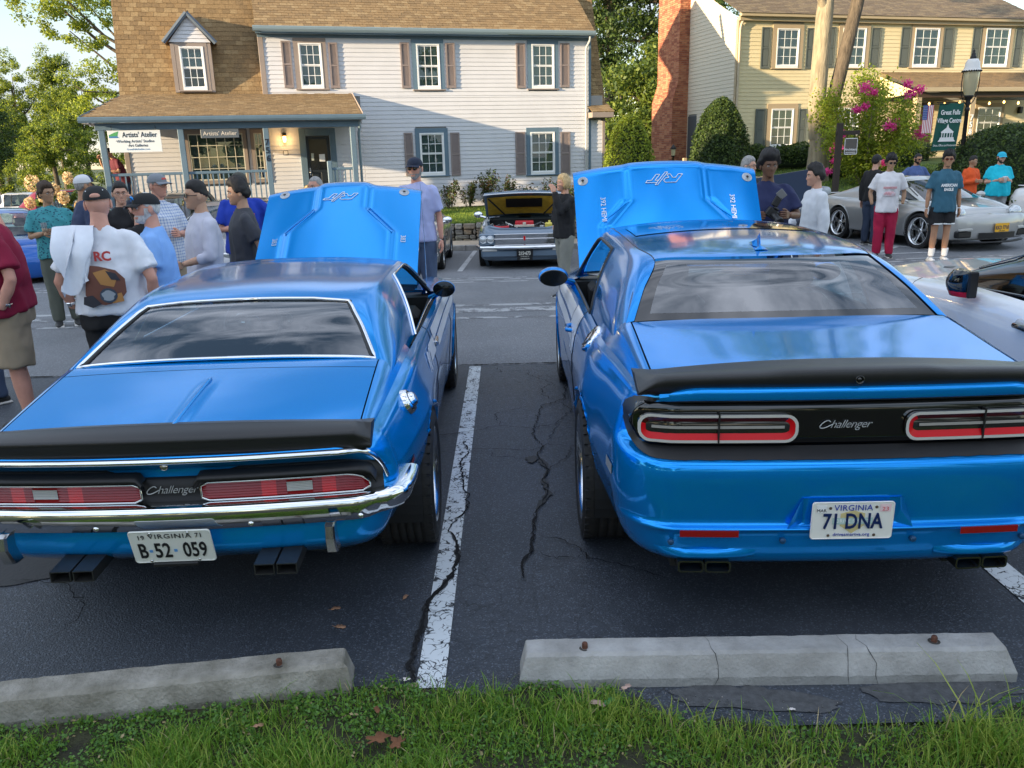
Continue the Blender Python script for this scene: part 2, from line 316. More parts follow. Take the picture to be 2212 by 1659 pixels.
for k,(ya,w) in enumerate(((14.15,.10),(13.9,.10),(13.62,.10),(11.05,.16),(10.62,.34),(10.02,.12))): pline('road_marking',-11,ya+.2,13,ya-.9*(13/24)*.2,w,PNT2,'',dz=.0028)
for x in (-.84,-3.54,-6.24,1.86): pline('parking_line',x+.07,19.6,x-.07,15.3,.10,PNT3,'',dz=.006)
pline('parking_line',7.40,16.49,7.85,15.2,.09,PNT3,'',dz=.006); pline('parking_line',6.6,14.90,7.9,14.77,.09,PNT3,'',dz=.0065); pline('parking_line',6.4,14.6,7.6,15.9,.09,PNT3,'',dz=.007); pline('parking_line',5.5,15.3,6.3,18.6,.09,PNT3,'',dz=.006)
CRK=mat('crack_shadow',(.004,.004,.005),rough=.95); FILL=mat('crack_filler',(.013,.014,.016),rough=.6,bump=.5,bump_scale=60,bump_dist=.004)
def crack(pts,w,m=CRK,dz=.0145,name='crack',jit=.012,seed=0):
 rnd=random.Random(seed); P=[]
 for (a,b) in zip(pts[:-1],pts[1:]):
  n=max(2,int(math.hypot(b[0]-a[0],b[1]-a[1])/.025))
  for i in range(n): t=i/n; P.append((a[0]+(b[0]-a[0])*t+rnd.gauss(0,jit*.6),a[1]+(b[1]-a[1])*t+rnd.gauss(0,jit*.6)))
 P.append(pts[-1]); V=[]
 for i,p in enumerate(P):
  a=P[max(0,i-1)];b=P[min(len(P)-1,i+1)]; d=Vector((b[0]-a[0],b[1]-a[1])); d=d.normalized() if d.length>0 else Vector((1,0)); e=min(1,i/4,(len(P)-1-i)/4)+.15; ww=w*.62*(.35+rnd.random()*.95)*e/2
  V+=[(p[0]-d.y*ww,p[1]+d.x*ww,dz),(p[0]+d.y*ww*rnd.uniform(.5,1.1),p[1]-d.x*ww*rnd.uniform(.5,1.1),dz)]
 o=mk(name,V,[(2*i,2*i+1,2*i+3,2*i+2) for i in range(len(P)-1)],m); return tag(o,kind='structure')
CA=[(-.343,5.307),(-.291,5.1),(-.341,4.878),(-.304,4.536),(-.265,4.349),(-.252,4.191),(-.319,4.048),(-.343,3.899),(-.298,3.778),(-.283,3.601),(-.300,3.45),(-.348,3.30),(-.396,3.19),(-.397,3.043),(-.415,2.892),(-.417,2.737),(-.391,2.60)]
crack(CA,.016,seed=1); crack(CA[7:],.045,FILL,.0125,'crack_filler',.004,2); crack(CA[8:],.020,CRK,.0165,'crack',.010,12)
CB=[(.48,6.773),(.415,6.224),(.227,6.074),(.179,5.67),(.14,5.398),(.208,5.141),(.154,4.989),(.215,4.731),(.175,4.567),(.196,4.349),(.123,4.154),(.09,3.849),(.078,3.656),(.024,3.522),(.036,3.383)]
crack(CB,.014,seed=3); crack(CB[6:11],.055,FILL,.0125,'crack_filler',.006,4); crack(CB[10:],.020,CRK,.0165,'crack',.008,5)
for k,c in enumerate(([(-.434,5.072),(-.3,5.14),(-.022,5.099),(.129,5.068),(.231,5.18),(.396,5.147)],[(.396,5.147),(.356,4.974),(.235,4.747),(.215,4.731)],[(-.9,5.3),(-.271,5.498),(-.094,5.598),(.129,5.533),(.312,5.611),(.459,5.947),(.362,6.172)],
 [(.11,3.824),(.245,3.758),(.321,3.675),(.352,3.565),(.419,3.541),(.7,3.35)],[(.078,3.645),(.151,3.577),(.354,3.586)],[(-.094,5.598),(-.128,5.894),(.145,6.054)],[(-.145,7.35),(-.086,7.108),(.159,7.156),(.155,7.012),(.359,6.686),(.246,6.538),(.271,6.324),(.364,6.2)],
 [(.235,5.262),(.327,5.61)],[(-.146,5.089),(-.13,4.973),(.098,4.919)],[(-2.4,3.5),(-2.1,3.45),(-1.9,3.2),(-1.95,3.0)],[(-.60,5.15),(-.434,5.072)])): crack(c,.009,seed=20+k,jit=.015)
crack([(-20,7.40),(-8,7.41),(-2,7.39),(0,7.42),(2,7.4),(8,7.41),(20,7.4)],.05,CRK,.0105,'pavement_joint',.006,40)
def blob(name,pts,m,dz):
 c=sum((Vector(p) for p in pts),Vector((0,0)))/len(pts); V=[(c.x,c.y,dz)]; P=[]
 for a,b in zip(pts,pts[1:]+pts[:1]):
  for t in np.linspace(0,1,7)[:-1]: p=Vector(a).lerp(Vector(b),t); q=p+(p-c).normalized()*random.gauss(0,.010); P.append((q.x,q.y,dz))
 n=len(P); return tag(mk(name,V+P,[(0,1+i,1+(i+1)%n) for i in range(n)],m),kind='structure')
WET=mat('dried_patch',(.07,.072,.075),rough=.9,noise_amt=.35,noise_scale=40,bump=.6,bump_scale=130,bump_dist=.005)
blob('dry_patch',[(.539,2.544),(.652,2.578),(.80,2.565),(.974,2.536),(1.143,2.461),(1.055,2.402),(.776,2.438),(.59,2.463)],WET,.0085)
blob('dry_patch',[(1.234,2.54),(1.425,2.568),(1.769,2.567),(1.801,2.484),(1.578,2.418),(1.283,2.46)],WET,.0085)
blob('tar_patch',[(-2.75,3.75),(-2.2,3.72),(-2.15,3.55),(-2.4,3.45),(-2.8,3.5)],FILL,.009)
blob('tar_patch',[(.07,4.93),(.12,4.98),(.17,4.93),(.12,4.85)],FILL,.0125)
CONC=mat('concrete',(.24,.235,.22),rough=.92,col2=(.40,.395,.38),noise_scale=7,bump=.7,bump_scale=90,bump_dist=.006,detail=9)
CONC2=mat('weathered_concrete',(.15,.14,.11),rough=.95,col2=(.36,.34,.30),noise_scale=8,bump=.8,bump_scale=80,bump_dist=.008,detail=10)
RUST=mat('rusty_steel',(.10,.04,.025),rough=.8,noise_amt=.5,noise_scale=60,bump=.5,bump_scale=200,bump_dist=.002)
def wheel_stop(loc,rz,L_,prof,m,label,pins,seed,cracks=()):
 T=empty('wheel_stop',loc,rz,label,'wheel stop','concrete wheel stops at the head of the stalls'); b=MB(); n=60; rnd=random.Random(seed); rows=[]
 for i in range(n+1):
  x=L_*i/n; e=min(i,n-i); r=[]
  k0=.012 if e==0 else 0
  for j,(y,z) in enumerate(prof):
   jit=(rnd.gauss(0,.0013),rnd.gauss(0,.0013)) if 0<j<len(prof)-1 else (0,0)
   r.append((x+(k0 if i==0 else -k0)*(1 if z>.05 else 0)+(.012 if i==0 and z>.1 else -.012 if i==n and z>.1 else 0),y+jit[0],max(0,z+jit[1]-(k0*.6 if z>.1 else 0))))
  rows.append(r)
 b.grid(rows,smooth=False,flip=False); k=len(prof); b.add(rows[0],[tuple(range(k))[::-1]]); b.add(rows[-1],[tuple(range(k))])
 b.build('concrete_bar',m,T)
 for x,y in pins:
  p=MB(); p.lathe([(0,.022),(.009,.021),(.011,.016),(.011,-.01)],c=(x,y,prof[3][1]+.002),n=12); p.m=1; p.lathe([(.012,.0012),(.018,.0016),(.022,.001)],c=(x,y,prof[3][1]),n=16); p.build('rebar_pin',[RUST,mat('pin_hole',(.05,.045,.04),rough=.95)],T)
 for cx,s in cracks:
  P=[]; rr=random.Random(s); x=cx
  for (y,z) in [(-.002,.0),(-.002,.035),(.016,.075),(.033,.113),(.06,.1195),(.10,.1225),(.13,.1235)]:
   x+=rr.gauss(0,.010); P.append((x,y-.0015,z+.0022))
  c=MB(); c.tube(P,[.0004,.0010,.0008,.0013,.0006,.0005,.0003],4); c.build('hairline_crack',CRK,T)
 return T
wheel_stop((.002,2.587,.004),R_(-1.2),1.81,[(.0,0),(.0,.036),(.034,.110),(.050,.118),(.130,.122),(.145,.112),(.168,.0)],CONC,'pale grey concrete wheel stop with two rusty pins behind the modern coupe','wheel stop' and [(.245,.075),(1.54,.085)],3,((.70,1),(1.18,2),(1.32,5)))
wheel_stop((-2.43,2.355,.004),R_(7.2),1.83,[(.0,0),(.0,.03),(.020,.100),(.036,.112),(.122,.118),(.14,.105),(.165,.0)],CONC2,'weathered brownish concrete wheel stop half sunk in weeds behind the vintage coupe','' and '' or [(1.57,.062),(.3,.07)],4)
SHM=[mat('shingle_tan',(.235,.155,.075),rough=.95,noise_amt=.3,noise_scale=30,bump=.5,bump_scale=200,bump_dist=.002),mat('shingle_brown',(.195,.13,.065),rough=.95,noise_amt=.3,noise_scale=30,bump=.5,bump_scale=200,bump_dist=.002),mat('shingle_light',(.28,.195,.10),rough=.95,noise_amt=.3,noise_scale=30,bump=.5,bump_scale=200,bump_dist=.002)]
SID1=mat('grey_lilac_siding',(.60,.605,.64),rough=.55,noise_amt=.05,noise_scale=1.5); SID2=mat('cream_siding',(.68,.58,.36),rough=.6,noise_amt=.05,noise_scale=1.5); SID3=mat('cream_side_siding',(.62,.55,.44),rough=.6)
TRIMB=mat('blue_grey_trim',(.11,.175,.235),rough=.5,noise_amt=.08,noise_scale=3); TRIMT=mat('taupe_trim',(.27,.225,.20),rough=.6,noise_amt=.08,noise_scale=3); SHUT=mat('taupe_shutter',(.25,.205,.195),rough=.6)
SHUTG=mat('grey_green_shutter',(.10,.115,.105),rough=.6); WINW=mat('white_window_frame',(.78,.79,.80),rough=.4); TRIMH=mat('tan_trim',(.40,.31,.20),rough=.6)
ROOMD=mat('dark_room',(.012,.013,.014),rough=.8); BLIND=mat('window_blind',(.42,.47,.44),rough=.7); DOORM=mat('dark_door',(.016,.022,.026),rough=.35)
WGL=glassm('window_glass',(.75,.85,.85),.85); PORCHF=mat('porch_boards',(.22,.21,.20),rough=.8)
def panel_shingles(parent, O, A, la, B, lb, mats=SHM, w=.19, ex=.13, indiv=0, seed=0, nm='shingle', skip=None, cutl=0):
 rnd=random.Random(seed); A=Vector(A).normalized(); B=Vector(B).normalized(); Nn=A.cross(B).normalized(); O=Vector(O)
 base=[MB() for _ in mats]; proto=None; cnt=0
 rows=int(lb/ex)+1
 t=.012
 def unit(dw): return [(0,-.0,t),(dw,-.0,t),(dw,ex*1.15,t*.15),(0,ex*1.15,t*.15),(0,-.0,-.002),(dw,-.0,-.002)],[(0,1,2,3),(4,5,1,0),(0,3,4),(1,5,2)]
 protos=[]
 if indiv:
  for m in mats:
   V,F=unit(w-.006); me=bpy.data.meshes.new(nm); me.from_pydata(V,[],F); me.materials.append(m); protos.append(me)
 for r in range(rows):
  off=(rnd.random()*.3+(r%2)*.5)*w; x=-off; v0=r*ex
  if v0>lb: break
  while x<la:
   xa=max(0,x); xb=min(la,x+w-.006)
   if xb-xa>.02 and not (skip and skip(xa,xb,v0)):
    k=rnd.choices(range(len(mats)),[5,3,2][:len(mats)])[0]; dz=rnd.uniform(0,.004); dv=rnd.uniform(-.006,.006)
    if cnt<indiv and xb-xa>w-.008:
     o=bpy.data.objects.new(nm,protos[k]); COL.objects.link(o); o.parent=parent; P=O+A*xa+B*(v0+dv)+Nn*dz; M=Matrix.Identity(4)
     for i in range(3): M[i][0]=A[i];M[i][1]=B[i];M[i][2]=Nn[i];M[i][3]=P[i]
     o.matrix_local=M; cnt+=1
    else:
     V,F=unit(xb-xa); P=O+B*(v0+dv)+Nn*dz; base[k].add([tuple(P+A*(xa+a)+B*b_+Nn*c) for a,b_,c in V],F)
   x+=w
 for m,b in zip(mats,base):
  if b.V: tag(b.build(nm+'s',m,parent),kind='stuff')
 u=MB(); u.add([tuple(O-Nn*.006),tuple(O+A*la-Nn*.006),tuple(O+A*la+B*lb-Nn*.006),tuple(O+A*cutl+B*lb-Nn*.006)],[(0,1,2,3)]); u.build('roof_deck',mats[1],parent)
_bd={}
def siding(parent, x0,x1,z0,z1,y,m,ex=.117,holes=(),nm='siding_board',axis='x',seed=0,top=None):
 """courses of lap siding on the plane y, facing -y (or facing -x when axis='y')"""
 rnd=random.Random(seed); z=z0; wall=MB()
 while z<z1-.01:
  h=min(ex,z1-z); X1=x1 if top is None else min(x1,top(z+h*.5)); segs=[(x0,X1)]
  for (a,b,c,d) in holes:
   if z+h>c+.01 and z<d-.01:
    ns=[]
    for s,e in segs:
     if b<=s or a>=e: ns.append((s,e)); continue
     if a>s: ns.append((s,a))
     if b<e: ns.append((b,e))
    segs=ns
  for s,e in segs:
   if e-s<.03: continue
   cuts=[s];
   if e-s>3.2 and rnd.random()<.75: cuts.append(rnd.uniform(s+1,e-1))
   cuts.append(e)
   for a,b in zip(cuts[:-1],cuts[1:]):
    L_=b-a-.003; t=.017; V=[(0,-t,0),(L_,-t,0),(L_,-.003,h),(0,-.003,h),(0,0,0),(L_,0,0)]; F=[(0,1,2,3),(4,5,1,0),(0,3,4),(1,5,2)]
    if axis=='x': V=[(a+p[0],y+p[1],z+p[2]) for p in V]
    else: V=[(y+p[1],a+p[0],z+p[2]) for p in V]; F=[f[::-1] for f in F]
    mk(nm,V,F,m,parent)
  z+=ex
def dh_window(parent,x0,x1,z0,z1,y=-.02,trim=TRIMB,ft=.13,cols=3,rows=2,blind=0,bot=True,mull=True,lt=None,sill=True,top_only=False,frame_m=WINW,head=None):
 """double-hung window, facing -y"""
 W_=bpy.data.objects.new('window',None); COL.objects.link(W_); W_.parent=parent; W_.empty_display_size=.1
 b=MB(); f=ft; head=head or f
 for a in ((x0-f,z1,x1+f,z1+head),(x0-f,z0-f*.35,x0,z1),(x1,z0-f*.35,x1+f,z1)): b.box(a[0],y-.035,a[1],a[2],y+.02,a[3])
 b.build('window_trim',trim,W_)
 if sill: b=MB(); b.box(x0-f-.02,y-.06,z0-f*.35-.035,x1+f+.02,y+.02,z0-f*.35,.006); b.build('sill',lt or trim,W_)
 b=MB(); k=.035;
 for a in ((x0,z1-k,x1,z1),(x0,z0-f*.35,x1,z0+k),(x0,z0+k,x0+k,z1-k),(x1-k,z0+k,x1,z1-k)): b.box(a[0],y-.045,a[1],a[2],y+.03,a[3])
 b.build('frame',frame_m,W_)
 zm=(z0+z1)/2
 for q,(za,zb,yy) in enumerate(((zm,z1-k,y-.022),(z0+k,zm+.0,y-.008))):
  s=MB(); e=.028
  for a in ((x0+k,zb-e,x1-k,zb),(x0+k,za,x1-k,za+e),(x0+k,za+e,x0+k+e,zb-e),(x1-k-e,za+e,x1-k,zb-e)): s.box(a[0],yy,a[1],a[2],yy+.022,a[3])
  ax0,ax1,az0,az1=x0+k+e,x1-k-e,za+e,zb-e
  if mull:
   for c in range(1,cols): xx=ax0+(ax1-ax0)*c/cols; s.box(xx-.008,yy+.004,az0,xx+.008,yy+.018,az1)
   for r in range(1,rows): z_=az0+(az1-az0)*r/rows; s.box(ax0,yy+.005,z_-.008,ax1,yy+.017,z_+.008)
  s.build('sash',frame_m,W_)
  g=MB(); g.box(ax0,yy+.009,az0,ax1,yy+.013,az1); g.build('pane',WGL,W_)
 if blind: b=MB(); zb=z1-k-(z1-z0-2*k)*blind; b.box(x0+k,y+.10,zb,x1-k,y+.11,z1-k); b.build('blind',BLIND,W_)
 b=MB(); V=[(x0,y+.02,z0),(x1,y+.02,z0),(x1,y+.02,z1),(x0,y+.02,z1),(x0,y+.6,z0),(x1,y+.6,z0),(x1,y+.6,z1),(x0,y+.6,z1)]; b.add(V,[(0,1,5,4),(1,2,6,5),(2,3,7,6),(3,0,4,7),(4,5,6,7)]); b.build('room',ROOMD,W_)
 return W_
def shutter(parent,x0,x1,z0,z1,y,m,louver=True):
 b=MB(); e=.045; b.box(x0,y-.03,z0,x0+e,y,z1); b.box(x1-e,y-.03,z0,x1,y,z1); zm=(z0+z1)/2
 for za,zb in ((z0,z0+e*1.6),(zm-e*.5,zm+e*.5),(z1-e,z1)): b.box(x0+e,y-.028,za,x1-e,y,zb)
 if louver:
  z=z0+e*1.6+.01
  while z<z1-e-.02:
   if not (zm-e*.6<z+.01<zm+e*.5): b.add([(x0+e,y-.024,z),(x1-e,y-.024,z),(x1-e,y-.006,z+.026),(x0+e,y-.006,z+.026)],[(0,1,2,3)])
   z+=.029
  b.box(x0+e,y-.006,z0,x1-e,y,z1)
 else:
  for za,zb in ((z0+e*1.6,zm-e*.5),(zm+e*.5,z1-e)): b.box(x0+e,y-.012,za,x1-e,y,zb); b.box(x0+e+.02,y-.02,za+.03,x1-e-.02,y-.012,zb-.03,.006)
 return b.build('shutter',m,parent)
LAMPG=mat('lamp_glow',(.9,.7,.3),rough=.3,emit=(1,.50,.12),estr=4)
def house_left():
 T=empty('house',(-1.335,25.549,0),R_(16),'pale lilac-grey sided house with tan shingled gambrel roof, dormer and blue porch','house')
 uw=[(-4.50,-3.875,3.87,5.02),(-1.20,-.525,3.84,5.03),(2.285,3.0,3.85,5.06)]; lw=[(-1.24,-.51,1.40,2.58),(2.20,2.99,1.33,2.55)]
 holes=[(a-.1,b+.1,c-.02,d+.08) for a,b,c,d in uw+lw]+[(-4.66,-3.72,.5,2.66)]
 siding(T,-5.42,4.12,3.62,5.28,0,SID1,holes=holes,seed=1)
 siding(T,-2.90,4.60,.30,3.62,0,SID1,holes=holes+[(4.17,4.7,2.98,3.7)],seed=2)
 wh=[(-7.68,-6.2,1.36,2.72),(-5.95,-5.72,1.36,2.70)]
 siding(T,-9.2,-2.90,.55,2.88,.0,SID1,holes=holes+[(-7.78,-6.10,1.30,2.80),(-6.02,-5.62,1.30,2.80)],seed=3)
 b=MB(); b.box(-9.2,.03,-.3,4.6,7.5,3.6); b.box(-5.42,.03,3.6,4.12,4,5.2); b.build('wall_core',mat('wall_core',(.3,.3,.3),rough=.9),T)
 for (x0,x1,z0,z1,y0,m) in ((-5.56,-5.42,3.60,5.22,-.03,TRIMT),(4.12,4.20,.3,5.22,-.03,TRIMB),(4.58,4.68,.3,3.0,-.02,TRIMT),(-9.32,-9.2,.55,2.9,-.03,TRIMT)):
  b=MB(); b.box(x0,y0,z0,x1,.25,z1,.006); b.build('corner_board',m,T)
 b=MB(); b.box(-5.56,-.035,5.16,4.20,.02,5.30,.004); b.build('frieze',TRIMB,T)
 def gutter(x0,x1,y,z,name='gutter',m=TRIMB):
  b=MB(); pr=[(0,0),(-.10,.0),(-.125,.05),(-.13,.115),(-.12,.13),(-.10,.13),(0.02,.13)]
  V=[(x,y+a,z+c) for x in (x0,x1) for a,c in pr]; n=len(pr); b.add(V,[(i,i+1,n+i+1,n+i) for i in range(n-1)]+[tuple(range(n))[::-1],tuple(range(n,2*n))]); return b.build(name,m,T)
 gutter(-5.66,4.22,-.25,5.28,m=mat('gutter_blue_grey',(.20,.27,.31),rough=.45)); b=MB(); b.box(-5.6,-.27,5.235,4.2,.0,5.275); b.build('soffit',TRIMB,T)
 GB=mat('gutter_blue_grey',(.20,.27,.31),rough=.45)
 b=MB(); b.tube([(4.06,-.30,5.26),(4.06,-.28,5.15),(4.02,-.10,4.98),(4.02,-.07,4.9),(4.02,-.07,.5)],[.035]*5,8); b.build('downspout',mat('downspout_grey',(.42,.44,.44),rough=.5),T)
 b=MB(); b.tube([(-3.20,-2.12,2.85),(-3.20,-2.1,2.72),(-3.22,-1.95,2.55),(-3.22,-1.93,.5)],[.035]*4,8); b.build('downspout',GB,T)
 panel_shingles(T,(-5.60,-.36,5.40),(1,0,0),9.78,(0,math.cos(R_(38)),math.sin(R_(38))),4.6,seed=5,indiv=0)
 ga=R_(70); gb=(0,math.cos(ga),math.sin(ga))
 panel_shingles(T,(-9.22,.0,3.66),(1,0,0),3.80,gb,4.2,seed=6)
 panel_shingles(T,(4.20,.06,3.30),(1,0,0),.52,gb,4.4,seed=7)
 panel_shingles(T,(4.08,-.42,3.10),(1,0,0),.74,(0,.9,.42),.55,seed=8); b=MB(); b.box(4.08,-.42,2.93,4.80,.02,3.09,.01); b.build('eave_board',TRIMT,T)
 b=MB(); b.box(4.15,.03,3.0,4.2,2.0,5.2); b.build('cheek_wall',SID1,T)
 up=Vector((0,2.25,.66)); lb=up.length; up.normalize()
 panel_shingles(T,(-9.86,-2.25,3.03),(1,0,0),6.72,tuple(up),lb,seed=9,indiv=300,skip=lambda a,b,v: a < (v/lb)*.66-.04, cutl=.66)
 b=MB(); b.add([(-3.12,-2.25,3.02),(-3.12,0,3.67),(-3.12,0,2.95),(-3.12,-2.25,2.90)],[(0,1,2,3)]); b.build('rake_panel',SID1,T)
 b=MB(); b.tube([(-3.11,-2.27,3.0),(-3.11,0.0,3.66)],[(.02,.07)]*2,4,smooth=False); b.build('rake_board',TRIMT,T)
 b=MB(); b.tube([(-9.88,-2.27,3.0),(-9.20,0.0,3.64)],[(.02,.05)]*2,4,smooth=False); b.build('rake_board',TRIMB,T)
 gutter(-9.90,-3.05,-2.25,2.89); b=MB(); b.box(-9.6,-2.12,2.72,-3.2,-1.98,2.89,.006); b.build('porch_beam',TRIMB,T); b=MB(); b.box(-9.85,-2.2,2.875,-3.12,0,2.888); b.build('porch_ceiling',mat('porch_ceiling',(.35,.36,.37),rough=.8),T)
 b=MB(); b.box(-9.65,-2.2,.50,-3.15,.0,.62,.01); b.build('porch_floor',PORCHF,T); b=MB(); b.box(-9.6,-2.1,-.35,-3.2,-2.05,.5); b.build('porch_skirt',TRIMB,T)
 for x in (-9.47,-7.655,-5.60,-3.39): b=MB(); b.box(x-.07,-2.12,.62,x+.07,-1.98,2.72,.01); b.box(x-.085,-2.135,.62,x+.085,-1.965,.74,.01); b.build('porch_post',TRIMB,T)
 def rail(xa,xb):
  b=MB(); b.box(xa,-2.08,1.62,xb,-2.02,1.69,.008); b.build('handrail',TRIMB,T); b=MB(); b.box(xa,-2.07,.80,xb,-2.03,.86,.005); b.build('bottom_rail',TRIMB,T)
  n=int((xb-xa)/.125)
  me=None
  for i in range(n):
   x=xa+(i+.5)*(xb-xa)/n
   if me is None: m_=MB(); m_.box(-.017,-.017,.86,.017,.017,1.62); o=m_.build('baluster',TRIMB,T); me=o.data
   else: o=bpy.data.objects.new('baluster',me); COL.objects.link(o); o.parent=T
   o.location=(x,-2.05,0)
 rail(-9.40,-7.725); rail(-7.585,-5.67); rail(-4.0,-3.46)
 b=MB(); b.box(-4.12,-2.11,.62,-4.0,-1.99,1.86,.015); b.build('newel_post',TRIMB,T)
 for k in range(3): b=MB(); b.box(-5.3,-2.5-.28*k,-.2,-4.1,-2.2-.28*k,.45-.17*k,.01); b.build('step',PORCHF,T)
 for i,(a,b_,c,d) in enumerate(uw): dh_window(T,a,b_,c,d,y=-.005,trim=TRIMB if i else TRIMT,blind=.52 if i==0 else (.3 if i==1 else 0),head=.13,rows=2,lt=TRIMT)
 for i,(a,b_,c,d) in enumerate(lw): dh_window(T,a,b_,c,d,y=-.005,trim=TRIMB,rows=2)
 for x0,x1,z0,z1,m in ((-4.955,-4.70,3.85,5.07,SHUT),(-3.68,-3.43,3.84,5.04,SHUT),(-1.665,-1.40,3.83,5.07,SHUT),(-.34,-.065,3.83,5.07,SHUT),(1.80,2.09,3.82,5.09,SHUT),(3.20,3.49,3.84,5.10,SHUT),(-1.70,-1.44,1.37,2.60,SHUT),(-.31,-.03,1.33,2.58,SHUT),(1.72,2.03,1.29,2.56,SHUT),(3.19,3.50,1.26,2.54,SHUT)): shutter(T,x0,x1,z0,z1,-.018,m)
 def gridwin(x0,x1,z0,z1,c,r):
  W_=bpy.data.objects.new('window',None); COL.objects.link(W_); W_.parent=T; b=MB()
  for a in ((x0-.09,z1,x1+.09,z1+.1),(x0-.09,z0-.1,x1+.09,z0),(x0-.09,z0,x0,z1),(x1,z0,x1+.09,z1)): b.box(a[0],-.05,a[1],a[2],.02,a[3])
  b.build('window_trim',TRIMT,W_); s=MB(); k=.03
  for a in ((x0,z1-k,x1,z1),(x0,z0,x1,z0+k),(x0,z0+k,x0+k,z1-k),(x1-k,z0+k,x1,z1-k)): s.box(a[0],-.045,a[1],a[2],.01,a[3])
  for i in range(1,c): xx=x0+(x1-x0)*i/c; s.box(xx-.009,-.04,z0+k,xx+.009,-.02,z1-k)
  for i in range(1,r): z_=z0+(z1-z0)*i/r; s.box(x0+k,-.038,z_-.009,x1-k,-.022,z_+.009)
  s.build('sash',mat('cream_window_bars',(.62,.60,.50),rough=.4),W_)
  for i in range(c):
   for j in range(r): g=MB(); g.box(x0+(x1-x0)*i/c+.01,-.032,z0+(z1-z0)*j/r+.01,x0+(x1-x0)*(i+1)/c-.01,-.028,z0+(z1-z0)*(j+1)/r-.01); g.build('pane',WGL,W_)
  b=MB(); b.add([(x0,.03,z0),(x1,.03,z0),(x1,.03,z1),(x0,.03,z1),(x0,1.5,z0),(x1,1.5,z0),(x1,1.5,z1),(x0,1.5,z1)],[(0,1,5,4),(1,2,6,5),(2,3,7,6),(3,0,4,7),(4,5,6,7)]); b.build('room',ROOMD,W_)
  return W_
 gridwin(-7.66,-6.22,1.42,2.66,6,4); gridwin(-5.93,-5.70,1.42,2.66,2,4)
 D=bpy.data.objects.new('door',None); COL.objects.link(D); D.parent=T
 b=MB();
 for a in ((-4.70,.62,-4.52,2.76),(-3.86,.62,-3.68,2.76),(-4.52,2.56,-3.86,2.76)): b.box(a[0],-.05,a[1],a[2],.03,a[3],.006)
 b.build('door_trim',TRIMB,D); b=MB(); b.box(-4.50,-.02,.64,-3.88,.02,2.54);
 for xa,xb,za,zb in ((-4.42,-4.22,.75,1.2),(-4.16,-3.96,.75,1.2),(-4.42,-4.22,1.28,1.55),(-4.16,-3.96,1.28,1.55)): b.box(xa,-.028,za,xb,-.018,zb,.008)
 b.build('door_leaf',DOORM,D); b=MB(); b.box(-4.44,-.026,1.62,-3.94,-.020,2.46); b.build('door_glass',mat('door_glass_dark',(.01,.012,.014),rough=.12),D)
 for za,xa in ((2.05,-4.40),(2.02,-4.18)): b=MB(); b.box(xa,-.032,za-.17,xa+(.07 if xa<-4.3 else .16),-.027,za+.03,); b.build('door_notice',WHITEP if xa>-4.3 else BLIND,D)
 b=MB(); b.ball((-4.46,-.06,1.55),(.03,.03,.03),10,8); b.box(-4.475,-.03,1.47,-4.445,-.018,1.68); b.build('door_knob',DCHROME,D)
 h=bpy.data.objects.new('porch_lamp',None); COL.objects.link(h); h.parent=T
 b=MB(); b.box(-5.15,-.05,2.50,-5.05,.0,2.66,.01); b.tube([(-5.10,-.03,2.62),(-5.10,-.12,2.66),(-5.10,-.14,2.60)],.012,6); b.lathe([(0,.08),(.045,.03),(.05,.015),(0,.02)],c=(-5.10,-.14,2.55),n=12); b.build('lamp_bracket',BLACKP,h)
 b=MB(); b.lathe([(.0,-.17),(.03,-.165),(.052,-.08),(.048,.0),(0,.0)],c=(-5.10,-.14,2.56),n=12); b.build('lamp_glass',LAMPG,h)
 li=bpy.data.lights.new('porch_lamp_light','POINT'); li.energy=3.2; li.color=(1,.62,.25); li.shadow_soft_size=.05; lo=bpy.data.objects.new('porch_lamp_light',li); COL.objects.link(lo); lo.parent=T; lo.location=(-5.10,-.26,2.46)
 b=MB(); b.box(-5.17,-.025,2.05,-5.03,-.012,2.17,.004); b.m=1; b.box(-5.155,-.028,2.065,-5.045,-.024,2.155); b.build('wall_plaque',[BLACKP,WHITEP],T)
 for k,c in enumerate('756'): text('house_number',c,frame(Vector((-5.60,-2.126,2.36-.2*k)),(1,0,0),(0,0,1)),mat('number_dark',(.012,.02,.035),rough=.4),T,size=.22,ext=.006,bold=.004)
 Dm=bpy.data.objects.new('dormer',None); COL.objects.link(Dm); Dm.parent=T; xc=-7.30
 for sg in (-1,1):
  x=xc+sg*.51; b=MB(); V=[(x,-.06,3.74),(x,-.06,4.98),(x,.52,4.98),(x,.05,3.74)]; V2=[(x-sg*.1,y,z) for x,y,z in V]; b.add(V+V2,[(0,1,2,3),(4,7,6,5),(0,4,5,1),(1,5,6,2)]); b.build('dormer_cheek',TRIMT,Dm)
 b=MB(); b.box(xc-.41,-.055,3.74,xc+.41,-.02,3.80); b.box(xc-.41,-.055,4.92,xc+.41,-.02,5.0); b.build('dormer_trim',TRIMT,Dm)
 dh_window(Dm,-7.60,-6.99,3.83,4.90,y=-.03,trim=TRIMT,ft=.10,blind=.5)
 z=5.0;
 while z<5.6:
  w_=.53*(5.66-z)/.66; b=MB(); b.add([(xc-w_,-.085,z),(xc+w_,-.085,z),(xc+w_*(1-.1/max(.12,5.66-z)),-.07,z+.10),(xc-w_*(1-.1/max(.12,5.66-z)),-.07,z+.10)],[(0,1,2,3)]); b.build('siding_board',SID1,Dm); z+=.10
